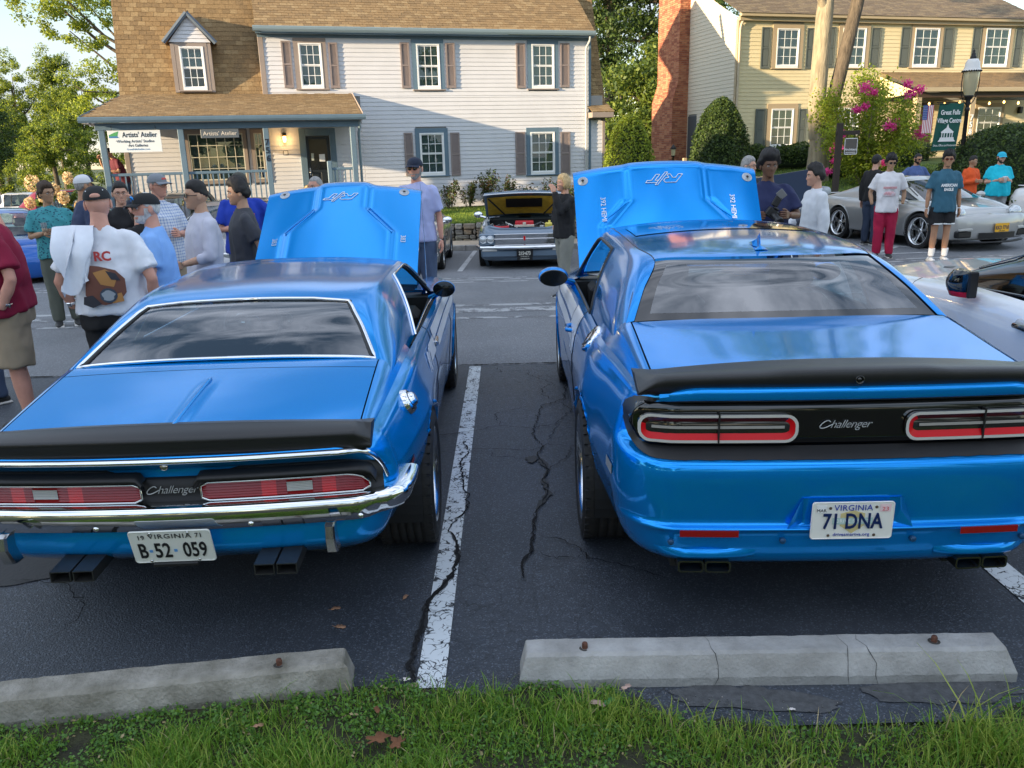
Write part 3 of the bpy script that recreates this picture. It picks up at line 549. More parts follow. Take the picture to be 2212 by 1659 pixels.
 for sg in (-1,1):
  A_=Vector((sg*.66,0,-.74)).normalized(); O_=Vector((xc,-.16,5.74));
  s0=(xc+sg*.66,-.16,5.0)
  if sg<0: panel_shingles(Dm,s0,(0,1,0),.66+.2,(.66,0,.74),.99,seed=11,nm='shingle')
  else: panel_shingles(Dm,(s0[0],s0[1]+.86,s0[2]),(0,-1,0),.86,(-.66,0,.74),.99,seed=12,nm='shingle')
  b=MB(); b.tube([(s0[0],-.165,s0[2]-.02),(xc,-.165,5.72)],[(.018,.055)]*2,4,smooth=False); b.build('barge_board',mat('dark_barge',(.10,.13,.17),rough=.5),Dm)
 M=T.matrix_basis
 s1=empty('hanging_sign',M@Vector((-8.72,-2.16,2.46)),R_(16),'white rectangular sign reading Artists Atelier hanging left on the porch','sign'); b=MB(); b.box(-.60,-.02,-.27,.60,.0,.25,.004); b.build('board',mat('sign_white',(.72,.75,.76),rough=.5),s1)
 GR=mat('sign_green',(.08,.33,.12),rough=.6); DKT=mat('sign_dark_letters',(.02,.03,.04),rough=.5); BLT=mat('sign_blue',(.05,.18,.40),rough=.5)
 F_=lambda x,z: frame(Vector((x,-.022,z)),(1,0,0),(0,0,1))
 b=MB(); b.prism([(-.58,.08),(-.40,.08),(-.35,.23),(-.45,.20),(-.58,.14)],lambda u,v,q:(u,-.021-q,v),0,.001); b.build('sign_picture',GR,s1); b=MB(); b.prism([(-.58,.075),(-.35,.075),(-.40,.12),(-.58,.11)],lambda u,v,q:(u,-.0225-q,v),0,.001); b.build('sign_picture',BLT,s1)
 text('lettering',"Artists' Atelier",F_(.12,.14),DKT,s1,size=.17,ext=.001,bold=.003,sx=.78); text('lettering',"·Working Artists' Studios",F_(.0,-.01),DKT,s1,size=.095,ext=.001,sx=.9,bold=.001); text('lettering',"·Art Galleries",F_(.05,-.11),DKT,s1,size=.095,ext=.001,sx=.9,bold=.001); text('lettering',"GreatFallsAtelier.com",F_(.05,-.20),BLT,s1,size=.06,ext=.001)
 for x in (-.5,.5): b=MB(); b.tube([(x,-.01,.25),(x,-.01,.36)],.006,5); b.build('hook',BLACKP,s1)
 s2=empty('porch_sign',M@Vector((-6.72,-2.14,2.60)),R_(16),'small slate blue sign reading Artists Atelier above the big porch window','sign'); b=MB(); b.box(-.46,-.03,-.11,.46,.0,.11,.01); b.build('board',mat('slate_sign',(.10,.12,.14),rough=.5),s2); text('lettering',"Artists' Atelier",frame(Vector((0,-.034,0)),(1,0,0),(0,0,1)),mat('sign_cream_letters',(.75,.68,.58),rough=.5),s2,size=.135,ext=.001)
 return T
def house_right():
 T=empty('house',(9.515,30.384,0),R_(16),'cream yellow sided colonial house with brick chimney and lit side wall','house')
 X0=-1.5
 uw=[(-.05,.96,4.64,5.87),(2.62,3.72,4.66,5.93),(5.71,6.92,4.68,5.97),(8.93,10.18,4.70,6.02)]; lw=[(-.10,.93,1.95,3.23),(2.57,3.70,1.98,3.23)]
 holes=[(a-.1,b+.1,c-.02,d+.1) for a,b,c,d in uw+lw]
 siding(T,X0,11.4,4.4,6.12,0,SID2,ex=.13,holes=holes,seed=21); siding(T,X0,4.72,1.05,4.4,0,SID2,ex=.13,holes=holes,seed=22)
 siding(T,4.72,11.4,1.0,3.45,.0,SID2,ex=.13,holes=[(6.1,6.95,1.0,3.4),(8.95,10.25,1.9,3.3)],seed=23)
 zt=6.15
 siding(T,0.0,5.15,1.0,6.15,X0,SID3,ex=.13,axis='y',holes=[(2.70,3.30,.9,3.12)],seed=24)
 z=6.15
 while z<8.2:
  a=(z-6.15)/.50; b_=MB(); e=7.8-a*.0
  mk('siding_board',[(X0-.017,a,z),(X0-.017,5.15,z),(X0-.003,5.15,z+.13),(X0-.003,a+.26,z+.13)],[(0,3,2,1)],SID3,T); z+=.13
 b=MB(); b.box(X0+.03,.03,-.3,11.4,5.1,6.1); b.build('wall_core',mat('wall_core',(.3,.3,.3),rough=.9),T)
 for (xa,xb,ya,yb) in ((X0-.03,X0+.1,-.03,.1),): b=MB(); b.box(xa,ya,.9,xb,yb,6.15,.006); b.build('corner_board',TRIMH,T)
 b=MB(); b.box(X0-.05,-.16,6.08,11.5,-.02,6.22,.01); b.box(X0-.08,-.30,6.20,11.5,-.16,6.32,.01); b.build('gutter',mat('tan_gutter',(.42,.34,.22),rough=.5),T)
 b=MB(); b.tube([(X0+.12,-.12,6.15),(X0+.05,-.08,5.95),(X0+.03,-.07,5.8),(X0+.03,-.07,1.0)],.04,8); b.build('downspout',mat('tan_downspout',(.50,.42,.30),rough=.5),T)
 panel_shingles(T,(X0-.15,-.32,6.30),(1,0,0),13,(0,.894,.447),5.0,mats=[mat('shingle_grey_brown',(.16,.12,.08),rough=.95,noise_amt=.35,noise_scale=20),mat('shingle_grey_tan',(.21,.16,.10),rough=.95,noise_amt=.35,noise_scale=20)],w=.3,ex=.15,seed=25)
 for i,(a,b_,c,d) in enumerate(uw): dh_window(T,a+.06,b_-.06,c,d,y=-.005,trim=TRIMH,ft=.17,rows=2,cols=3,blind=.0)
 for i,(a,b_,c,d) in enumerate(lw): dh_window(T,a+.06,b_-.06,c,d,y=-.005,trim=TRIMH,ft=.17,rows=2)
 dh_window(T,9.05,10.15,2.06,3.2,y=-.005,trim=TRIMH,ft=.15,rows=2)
 for x0,x1,z0,z1 in ((-.60,-.24,4.56,5.90),(1.20,1.50,4.56,5.9),(2.05,2.38,4.6,5.95),(3.88,4.30,4.63,5.96),(5.17,5.66-.06,4.63,5.99),(7.06,7.52,4.64,6.0),(8.38,8.78,4.64,6.03),(10.38,10.75,4.65,6.04),(-.68,-.24,1.88,3.23),(1.08,1.42,1.85,3.22),(2.02,2.40,1.88,3.23),(3.86,4.25,1.9,3.23)): shutter(T,x0,x1,z0,z1,-.018,SHUTG,louver=False)
 b=MB(); b.box(X0-.03,2.68,1.0,X0-.005,3.32,3.14); b.build('side_door',mat('grey_door',(.07,.08,.09),rough=.5),T)
 Cn=bpy.data.objects.new('chimney',None); COL.objects.link(Cn); Cn.parent=T
 y0,y1=3.42,5.2;
 def xl(z): return X0-.66 if z<3.7 else (X0-.44 if z>4.4 else X0-.66+.22*(z-3.7)/.7)
 b=MB(); b.box(X0-.64,y0+.015,0.2,X0,y1-.01,3.7); b.box(X0-.42,y0+.015,3.7,X0,y1-.01,9.0); b.build('mortar_core',mat('mortar',(.36,.30,.25),rough=.95),Cn)
 BR=[mat('brick_red',(.40,.15,.085),rough=.9,noise_amt=.25,noise_scale=25),mat('brick_orange',(.46,.20,.11),rough=.9,noise_amt=.25,noise_scale=25),mat('brick_dark',(.30,.10,.06),rough=.9,noise_amt=.25,noise_scale=25)]
 pm=[];
 for m in BR: q=MB(); q.box(0,0,0,.205,.06,.060); o=q.build('brick',m,Cn); pm.append(o.data); bpy.data.objects.remove(o)
 rest=[MB() for _ in BR]; z=1.1; r=0; cnt=0; rnd=random.Random(5)
 while z<9.0:
  x=X0-.01-(.1 if r%2 else 0);
  first=True
  xe=xl(z)
  xr=X0-.005
  while xr>xe+.03:
   wdt=min(.205 if not (first and r%2) else .10, xr-xe); k=rnd.randrange(3)
   if cnt<300 and wdt>.2 and z>2.4:
    o=bpy.data.objects.new('brick',pm[k]); COL.objects.link(o); o.parent=Cn; o.location=(xr-wdt,y0-rnd.uniform(0,.004),z); cnt+=1
   else: rest[k].box(xr-wdt,y0-rnd.uniform(0,.004),z,xr,y0+.06,z+.060)
   xr-=wdt+.010; first=False
  yy=y0+.0
  while yy<y1-.05:
   k=rnd.randrange(3); wdt=min(.205,y1-yy); rest[k].box(xe-.003,yy+.001,z,xe+.05,yy+wdt,z+.060); yy+=.215
  z+=.070; r+=1
 for m,q in zip(BR,rest): tag(q.build('bricks',m,Cn),kind='stuff')
 P_=T; panel_shingles(T,(4.42,-1.95,3.78),(1,0,0),7.4,(0,.945,.327),2.06,mats=SHM[:2],w=.3,ex=.15,seed=27)
 b=MB(); b.box(4.40,-2.08,3.63,11.6,-1.95,3.77,.01); b.build('porch_gutter',mat('tan_gutter',(.42,.34,.22),rough=.5),T); b=MB(); b.box(4.5,-1.9,3.44,11.6,-1.78,3.62,.01); b.build('porch_beam',mat('brown_beam',(.06,.035,.02),rough=.6),T)
 b=MB(); b.add([(4.44,-1.95,3.62),(4.44,0,4.30),(4.44,0,3.5)],[(0,1,2)]); b.build('rake_panel',SID2,T)
 for x in (4.55,6.88,9.6): b=MB(); b.box(x-.11,-1.95,1.05,x+.11,-1.75,3.45,.01); b.build('porch_post',TRIMH,T)
 b=MB(); b.box(4.4,-2.0,.95,11.6,0,1.10,.01); b.build('porch_floor',mat('tan_floor',(.4,.35,.28),rough=.8),T)
 for xa,xb in ((7.0,9.48),):
  b=MB(); b.box(xa,-1.9,1.98,xb,-1.82,2.05); b.build('handrail',TRIMH,T)
  for i in range(18): x=xa+.07+i*(xb-xa)/18; b=MB(); b.box(x-.02,-1.88,1.15,x+.02,-1.84,1.98); b.build('baluster',WINW,T)
 b=MB(); b.box(6.12,-.03,1.1,6.92,.0,3.35,.005); b.build('door_leaf',mat('brown_door',(.05,.02,.012),rough=.5),T)
 for k,c in enumerate('758'): text('house_number',c,frame(Vector((6.88,-1.957,2.75-.24*k)),(1,0,0),(0,0,1)),WINW,T,size=.28,ext=.006,bold=.004)
 st=empty('string_lights',T.matrix_basis@Vector((4.6,-1.7,3.40)),R_(16),'string of warm glowing bulbs under the yellow house porch eave','string lights')
 b=MB(); b.tube([(x,0,-.05*abs(math.sin(x*1.6))) for x in np.linspace(0,6,40)],.006,5); b.build('wire',BLACKP,st)
 for i in range(9): x=.6+i*.66; b=MB(); b.lathe([(0,-.10),(.03,-.08),(.035,-.05),(.015,-.0),(0,.0)],c=(x,0,-.06-.05*abs(math.sin(x*1.6))),n=10); b.build('bulb',LAMPG,st)
 h=bpy.data.objects.new('wall_lantern',None); COL.objects.link(h); h.parent=T; b=MB(); b.box(10.95,-.16,2.95,11.1,-.02,3.2,.02); b.build('lantern_body',BLACKP,h)
 return T
HL=house_left(); HR=house_right()
def leafmat(name, c1, c2, trans=.35, scale=1.6, rough=.55):
 m=bpy.data.materials.new(name); m.use_nodes=True; nt=m.node_tree; nt.nodes.clear(); L=nt.links.new
 o=N(nt,'ShaderNodeOutputMaterial'); d=N(nt,'ShaderNodeBsdfPrincipled'); d.inputs['Roughness'].default_value=rough; d.inputs['Specular IOR Level'].default_value=.35; t=N(nt,'ShaderNodeBsdfTranslucent'); mx=N(nt,'ShaderNodeMixShader'); mx.inputs[0].default_value=trans
 g=N(nt,'ShaderNodeNewGeometry'); r=N(nt,'ShaderNodeValToRGB'); r.color_ramp.elements[0].color=(*c1,1); r.color_ramp.elements[1].color=(*c2,1)
 L(g.outputs['Random Per Island'],r.inputs['Fac']); L(r.outputs[0],d.inputs['Base Color'])
 h=N(nt,'ShaderNodeHueSaturation'); h.inputs['Value'].default_value=1.5; h.inputs['Hue'].default_value=.485; L(r.outputs[0],h.inputs['Color']); L(h.outputs[0],t.inputs['Color'])
 L(d.outputs[0],mx.inputs[1]); L(t.outputs[0],mx.inputs[2]); L(mx.outputs[0],o.inputs['Surface']); MATS[name]=m; return m
def fast(name,V,nper,nf,mats,parent=None,faces=None,mi=None,smooth=False):
 """V: (N,nper,3) vertices; faces: list of index tuples of equal length used for every item"""
 n=V.shape[0]; fl=len(faces[0]); me=bpy.data.meshes.new(name); me.vertices.add(n*nper); me.vertices.foreach_set('co',V.reshape(-1).astype(np.float32))
 F=(np.array(faces)[None]+ (np.arange(n)*nper)[:,None,None]).reshape(-1); nfc=n*len(faces)
 me.loops.add(len(F)); me.loops.foreach_set('vertex_index',F.astype(np.int32)); me.polygons.add(nfc); me.polygons.foreach_set('loop_start',(np.arange(nfc)*fl).astype(np.int32)); me.polygons.foreach_set('loop_total',np.full(nfc,fl,np.int32))
 for m in (mats if isinstance(mats,(list,tuple)) else [mats]): me.materials.append(m)
 if mi is not None: me.polygons.foreach_set('material_index',np.repeat(mi,len(faces)).astype(np.int32))
 me.update(calc_edges=True)
 o=bpy.data.objects.new(name,me); COL.objects.link(o); o.parent=parent; return o
RNG=np.random.default_rng(3)
def leaf_quads(P, size, flat=.0, up=None, asp=.55, rng=RNG, out=None):
 n=len(P); a=rng.normal(size=(n,3));
 if out is not None: a=a*.8+out*1.0
 a[:,2]+=flat; a/=np.linalg.norm(a,axis=1,keepdims=True); b=np.cross(a,rng.normal(size=(n,3))); b/=np.linalg.norm(b,axis=1,keepdims=True); c=np.cross(a,b)
 s=(size*rng.uniform(.6,1.35,n))[:,None]; l=b*s; w=c*s*asp
 return np.stack([P-l,P+w-l*.1+a*s*.12,P+l,P-w-l*.1+a*s*.12],axis=1)
def clump_points(ells, nleaf, clump_r, rng, shell=.75, nclump=None, weight=None):
 """ells: list of (cx,cy,cz,rx,ry,rz); leaves in clumps spread mainly over the outer shell"""
 vol=np.array([e[3]*e[4]*e[5] for e in ells])**.67; vol/=vol.sum(); nc=nclump or max(20,nleaf//90); cen=[];rad=[]
 for e,k in zip(ells,rng.multinomial(nc,vol)):
  d=rng.normal(size=(k,3)); d/=np.linalg.norm(d,axis=1,keepdims=True); r=shell+(1-shell)*rng.random(k)**.5; r*=np.where(rng.random(k)<.22,rng.random(k),1)
  cen.append(np.array(e[:3])+d*r[:,None]*np.array(e[3:6])); rad.append(np.full(k,clump_r)*rng.uniform(.6,1.3,k))
 cen=np.concatenate(cen); rad=np.concatenate(rad); i=rng.integers(0,len(cen),nleaf); g=rng.normal(size=(nleaf,3)); g/=np.linalg.norm(g,axis=1,keepdims=True); q=g*(rng.random(nleaf)**.45)[:,None]
 return cen[i]+q*rad[i][:,None]*np.array([1,1,.75]), q
BARK=mat('bark_grey_brown',(.10,.08,.06),rough=.95,noise_amt=.45,noise_scale=14,bump=.9,bump_scale=30,bump_dist=.03,stretch=(1,1,.25)); BARKL=mat('bark_light',(.27,.23,.16),rough=.95,noise_amt=.4,noise_scale=10,bump=.9,bump_scale=26,bump_dist=.02,stretch=(1,1,.2))
LF_Y=leafmat('leaf_yellow_green',(.17,.25,.02),(.36,.42,.045),.45); LF_G=leafmat('leaf_green',(.045,.085,.018),(.10,.15,.03),.35); LF_D=leafmat('leaf_dark',(.022,.045,.014),(.05,.085,.022),.28); LF_M=leafmat('leaf_mid',(.09,.14,.022),(.20,.25,.035),.4)
def tree(name,label,loc,h,ells,nleaf,lsize,cr,mats,trunk_r=.18,limbs=5,seed=0,group=None,bark=BARK,cat='tree',lean=(0,0),trunk_top=.75,asp=.55,rest=True):
 rng=np.random.default_rng(seed); rnd=random.Random(seed); T=empty(name,loc,0,label,cat,group)
 b=MB(); tz=h*trunk_top; b.tube([(lean[0]*t+math.sin(t*3+seed)*.05*h*.1,lean[1]*t,tz*t) for t in np.linspace(0,1,7)],[trunk_r*(1.25 if t<.05 else 1-.65*t) for t in np.linspace(0,1,7)],10); b.build('trunk',bark,T)
 for k in range(limbs):
  e=ells[k%len(ells)]; t0=rnd.uniform(.45,.9)*trunk_top*h; s=Vector((lean[0]*t0/tz,lean[1]*t0/tz,t0)); tip=Vector((e[0]+rnd.gauss(0,e[3]*.4),e[1]+rnd.gauss(0,e[4]*.4),e[2]+rnd.gauss(0,e[5]*.3))); mid=(s+tip)/2+Vector((0,0,-.08*h*rnd.random()))
  m=MB(); m.tube([s,mid,tip],[trunk_r*.42,trunk_r*.26,trunk_r*.08],7); m.build('limb',bark,T)
 nleaf=int(nleaf*1.9) if lsize<.3 else nleaf; lsize=lsize*.70 if lsize<.3 else lsize
 P,q=clump_points(ells,nleaf,cr,rng,nclump=max(20,nleaf//160)); Q=leaf_quads(P,lsize,.3,rng=rng,out=q,asp=asp); fast('crown',Q,4,1,mats,T,faces=[(0,1,2,3)],mi=rng.integers(0,len(mats),len(P)) if len(mats)>1 else None)
 return T
def dome_shrub(name,label,loc,r,h,n,ls,mats,seed,cat='shrub',power=2.2,cone=0,group=None,noise_=.06,base=.0):
 """clipped shrub: leaves in a dense skin over a dark core"""
 rng=np.random.default_rng(seed); T=empty(name,loc,0,label,cat,group)
 def prof(t): return r*((1-t**power)**(1/power))*(1-cone*t)
 u=rng.random(n); ph=rng.random(n)*2*math.pi; t=np.clip(rng.random(n)**(.85),0,.999); rr=np.array([prof(x) for x in t]); wob=1+noise_*np.sin(ph*5+t*7)+noise_*.8*np.sin(ph*9-t*13)+rng.normal(0,.028,n); dep=1-.16*rng.random(n)**2.2; rr*=wob*dep
 P=np.stack([rr*np.cos(ph),rr*np.sin(ph),base+t*(h-base)*(1+rng.normal(0,.012,n))],axis=1); out=np.stack([np.cos(ph)*(1-t*.6),np.sin(ph)*(1-t*.6),t*.9],axis=1)
 Q=leaf_quads(P,ls,.1,rng=rng,out=out,asp=.6); fast('foliage',Q,4,1,mats,T,faces=[(0,1,2,3)],mi=rng.integers(0,len(mats),n) if len(mats)>1 else None)
 b=MB(); b.lathe([(prof(x)*.86,base+x*(h-base)*.97) for x in np.linspace(0,.995,12)]+[(0,h*.96)],n=20); b.build('shade_core',mat('inner_shade_leaf',(.015,.028,.010),rough=.9),T)  # solid core; the shade between the leaves is put into its dark colour
 b=MB(); b.tube([(0,0,-.1),(0,0,h*.5)],.05,6); b.build('stem',BARK,T); return T
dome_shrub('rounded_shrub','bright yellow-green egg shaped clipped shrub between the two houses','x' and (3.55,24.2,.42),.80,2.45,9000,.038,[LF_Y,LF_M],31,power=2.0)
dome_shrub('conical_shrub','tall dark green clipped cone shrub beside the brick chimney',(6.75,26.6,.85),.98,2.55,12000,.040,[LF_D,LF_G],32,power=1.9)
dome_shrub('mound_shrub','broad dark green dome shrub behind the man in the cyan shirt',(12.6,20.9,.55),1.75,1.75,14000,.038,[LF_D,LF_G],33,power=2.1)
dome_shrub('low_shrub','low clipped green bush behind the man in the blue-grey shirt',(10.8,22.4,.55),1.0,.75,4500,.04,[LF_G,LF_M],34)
def hedge(label,x0,y0,x1,y1,h,w,n,mats,seed):
 rng=np.random.default_rng(seed); T=empty('hedge',((x0+x1)/2,(y0+y1)/2,lz((x0+x1)/2,(y0+y1)/2)-.02),math.atan2(y1-y0,x1-x0),label,'hedge'); Ln=math.hypot(x1-x0,y1-y0)
 u=rng.uniform(-Ln/2,Ln/2,n); a=rng.uniform(-1.4,1.4,n); hh=h*(1+.07*np.sin(u*3)+.05*np.sin(u*7.3)); dep=1-.15*rng.random(n)**2; P=np.stack([u,w/2*np.sin(a)*dep*1.05,hh*np.maximum(.03,np.abs(np.cos(a))**.35*rng.random(n)**.3)*dep],axis=1)
 Q=leaf_quads(P,.045,.3,rng=rng); fast('foliage',Q,4,1,mats,T,faces=[(0,1,2,3)],mi=rng.integers(0,len(mats),n)); b=MB(); b.box(-Ln/2+.1,-w*.36,0,Ln/2-.1,w*.36,h*.86,.1); b.build('shade_core',mat('inner_shade_leaf',(.015,.028,.010),rough=.9),T)  # solid block inside the hedge, its colour darkened as inner shade
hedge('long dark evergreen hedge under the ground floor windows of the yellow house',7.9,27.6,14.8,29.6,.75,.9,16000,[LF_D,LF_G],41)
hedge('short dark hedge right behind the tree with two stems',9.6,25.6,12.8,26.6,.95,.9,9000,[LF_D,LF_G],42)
def sprig(name,label,loc,h,r,n,seed,mats,group=None,ns=9,ls=.06,cat='plant'):
 rng=np.random.default_rng(seed); T=empty(name,loc,0,label,cat,group); b=MB(); pts=[]
 for k in range(ns):
  a=rng.random()*6.28; R_2=r*rng.uniform(.2,1); hh=h*rng.uniform(.65,1.1); p0=Vector((.06*math.cos(a),.06*math.sin(a),0)); p1=Vector((R_2*math.cos(a),R_2*math.sin(a),hh)); m_=p0.lerp(p1,.5)+Vector((0,0,.12*h)); b.tube([p0,m_,p1],[.008,.006,.003],4)
  for t in np.linspace(.25,1.05,7): q=p0.lerp(m_,t*2) if t<.5 else m_.lerp(p1,t*2-1); pts.append(q)
 b.build('stems',BARK,T); pts=np.array([tuple(p) for p in pts]); i=rng.integers(0,len(pts),n); P=pts[i]+rng.normal(0,.045,(n,3)); P[:,2]=np.maximum(P[:,2],.01)
 fast('foliage',leaf_quads(P,ls,.2,rng=rng,asp=.38),4,1,mats,T,faces=[(0,1,2,3)],mi=rng.integers(0,len(mats),n)); return T
hdir=Vector((.961,.276,0)); hp0=Vector((-1.335,25.549,0)); hn=Vector((.276,-.961,0))
for k,(u,h,n) in enumerate(((-.55,.75,500),(.05,.80,750),(.62,.95,950),(1.2,.80,600),(1.95,.55,260),(2.6,.72,300),(3.3,.5,260))):
 p=hp0+hdir*u+hn*.55; sprig('nandina_shrub',['sparse reddish green shrub at the lilac wall near the capped man','dark leafy shrub against the lilac wall, second from the left','tallest leafy shrub in the bed against the lilac wall','leafy shrub at the wall above the grey retaining wall','thin small shrub at the wall behind the open yellow lined hood','feathery young shrub behind the raised sedan hood','small shrub at the wall behind the blond woman'][k],(p.x,p.y,lz(p.x,p.y)-.02),h,.38,n,50+k,[LF_D,LF_G,leafmat('leaf_reddish',(.06,.05,.02),(.14,.07,.03))],'shrubs in the bed along the lilac wall','x' and 10,.045,'shrub')
b=MB();
V=[];
for i in range(41):
 u=-4+9*i/40;
 for d_ in (.0,.9+.06*math.sin(i*1.7)): q=hp0+hdir*u+hn*d_; V.append((q.x,q.y,lz(q.x,q.y)+.012))
tag(mk('mulch_bed',V,[(2*i,2*i+1,2*i+3,2*i+2) for i in range(40)],EARTH),kind='structure')
PINK=leafmat('pink_petals',(.55,.03,.20),(.80,.10,.38),.3)
def crape():
 T=empty('crape_myrtle',(10.35,24.2,lz(10.35,24.2)-.05),0,'multi-stemmed flowering shrub tree with vivid pink blossoms before the yellow porch','tree'); rng=np.random.default_rng(60); pts=[]
 for k in range(9):
  a=k*.7+.3; R_2=[1.5,.9,.5,1.3,1.1,1.55,.6,1.2,.9][k]; hh=[1.3,2.5,2.8,1.9,2.3,1.3,2.4,1.6,2.0][k]; p0=Vector((.1*math.cos(a),.1*math.sin(a),0)); p1=Vector((R_2*math.cos(a),R_2*.8*math.sin(a),hh)); m_=p0.lerp(p1,.45)+Vector((0,0,.25)); b=MB(); b.tube([p0,m_,p1],[.035,.025,.01],6); b.build('stem',BARKL,T)
  pts+= [p0.lerp(m_,t) for t in (.5,.8)]+[m_.lerp(p1,t) for t in (.2,.5,.8,1,1.1)]
 pts=np.array([tuple(p) for p in pts]); n=19000; i=rng.integers(0,len(pts),n); P=pts[i]+rng.normal(0,.20,(n,3)); P[:,2]=np.maximum(P[:,2],.1)
 fast('crown',leaf_quads(P,.042,.2,rng=rng),4,1,[LF_Y,LF_M,LF_Y],T,faces=[(0,1,2,3)],mi=rng.integers(0,3,n))
 for k,(x,z,s) in enumerate(((-1.15,1.35,.13),(-1.25,1.0,.15),(-.85,.95,.14),(-.55,2.55,.16),(-.35,2.4,.12),(-.45,2.05,.10),(.35,1.55,.22),(.15,1.5,.13),(.75,2.35,.16),(.65,2.6,.12),(.95,2.45,.12),(1.05,1.3,.14),(-1.45,.35,.12),(.2,.55,.10),(-.75,1.95,.10),(1.15,1.5,.10),(-1.2,.62,.10))):
  P=rng.normal(0,s*.5,(170,3))*np.array([1,1,.8])+np.array([x,-.75-.3*rng.random(),z+.1]); fast('blossom',leaf_quads(P,.028,.2,rng=rng,asp=.8),4,1,PINK,T,faces=[(0,1,2,3)])
crape()
CREAM=leafmat('hydrangea_petals',(.55,.38,.17),(.72,.60,.36),.2); PEACH=leafmat('hydrangea_pink_petals',(.50,.25,.13),(.66,.40,.22),.2); LIME=leafmat('hydrangea_lime_petals',(.50,.55,.22),(.68,.70,.40),.2)
def hydrangea(label,loc,w,h,heads,seed,nleaf=900):
 rng=np.random.default_rng(seed); T=empty('hydrangea',loc,0,label,'flowering shrub','hydrangeas in front of the blue porch'); b=MB()
 for k in range(8): a=rng.random()*6.28; b.tube([(0,0,0),(w*.3*math.cos(a),w*.2*math.sin(a),h*.5),(w*.5*math.cos(a),w*.3*math.sin(a),h*.9)],[.014,.01,.006],5)
 b.build('stems',BARK,T); P,q=clump_points([(0,0,h*.48,w*.5,w*.38,h*.46)],nleaf,.2,rng,shell=.6); fast('foliage',leaf_quads(P,.075,.4,rng=rng,out=q,asp=.6),4,1,[LF_G,LF_M],T,faces=[(0,1,2,3)],mi=rng.integers(0,2,nleaf))
 for (x,z,s,c) in heads:
  yy=-w*.36+rng.uniform(-.05,.1); n=240; d=rng.normal(size=(n,3)); d/=np.linalg.norm(d,axis=1,keepdims=True); P=np.array([x,yy,z])+d*np.array([s,s,s*1.15])*rng.uniform(.8,1.05,(n,1)); fast('flower_head',leaf_quads(P,.026,0,rng=rng,out=d,asp=.9),4,1,[CREAM,PEACH,LIME][c],T,faces=[(0,1,2,3)])
def rh(seed,n,w,z0,z1,cs=(0,0,1,1,2)):
 r=random.Random(seed); return [(r.uniform(-w/2,w/2),r.uniform(z0,z1),r.uniform(.085,.125),r.choice(cs)) for _ in range(n)]
GZL=lambda x,y: -.3
hydrangea('big cream-headed hydrangea left of the porch corner post',(-10.75,20.6,-.32),1.7,1.8,[(-.5,1.85,.17,0),(-.25,1.55,.14,0),(-.02,1.7,.12,0),(-.6,1.4,.12,0),(.2,1.5,.13,0),(.35,1.95,.12,0),(-.2,1.2,.12,0),(.5,1.3,.11,0)],70,1500)
hydrangea('hydrangea with peach heads in front of the first porch railing',(-9.6,21.6,-.3),1.5,1.35,rh(71,7,1.3,.8,1.4),71)
hydrangea('hydrangea with lime and peach heads below the second porch post',(-8.0,21.9,-.3),1.6,1.35,rh(72,9,1.4,.7,1.4),72,1200)
hydrangea('leafy hydrangea with few heads behind the plaid shirt man',(-6.4,22.2,-.3),1.5,1.2,rh(73,5,1.3,.7,1.2),73,1400)
hydrangea('hydrangea loaded with peach heads below the big porch window',(-5.0,22.2,-.3),1.7,1.5,rh(74,12,1.5,.6,1.5,(1,1,0,2)),74,1500)
STN=[mat('fieldstone_grey',(.17,.16,.145),rough=.95,noise_amt=.35,noise_scale=9,bump=.6,bump_scale=30,bump_dist=.01),mat('fieldstone_brown',(.20,.165,.125),rough=.95,noise_amt=.35,noise_scale=9,bump=.6,bump_scale=30,bump_dist=.01),mat('fieldstone_light',(.26,.25,.225),rough=.95,noise_amt=.3,noise_scale=9,bump=.6,bump_scale=30,bump_dist=.01)]
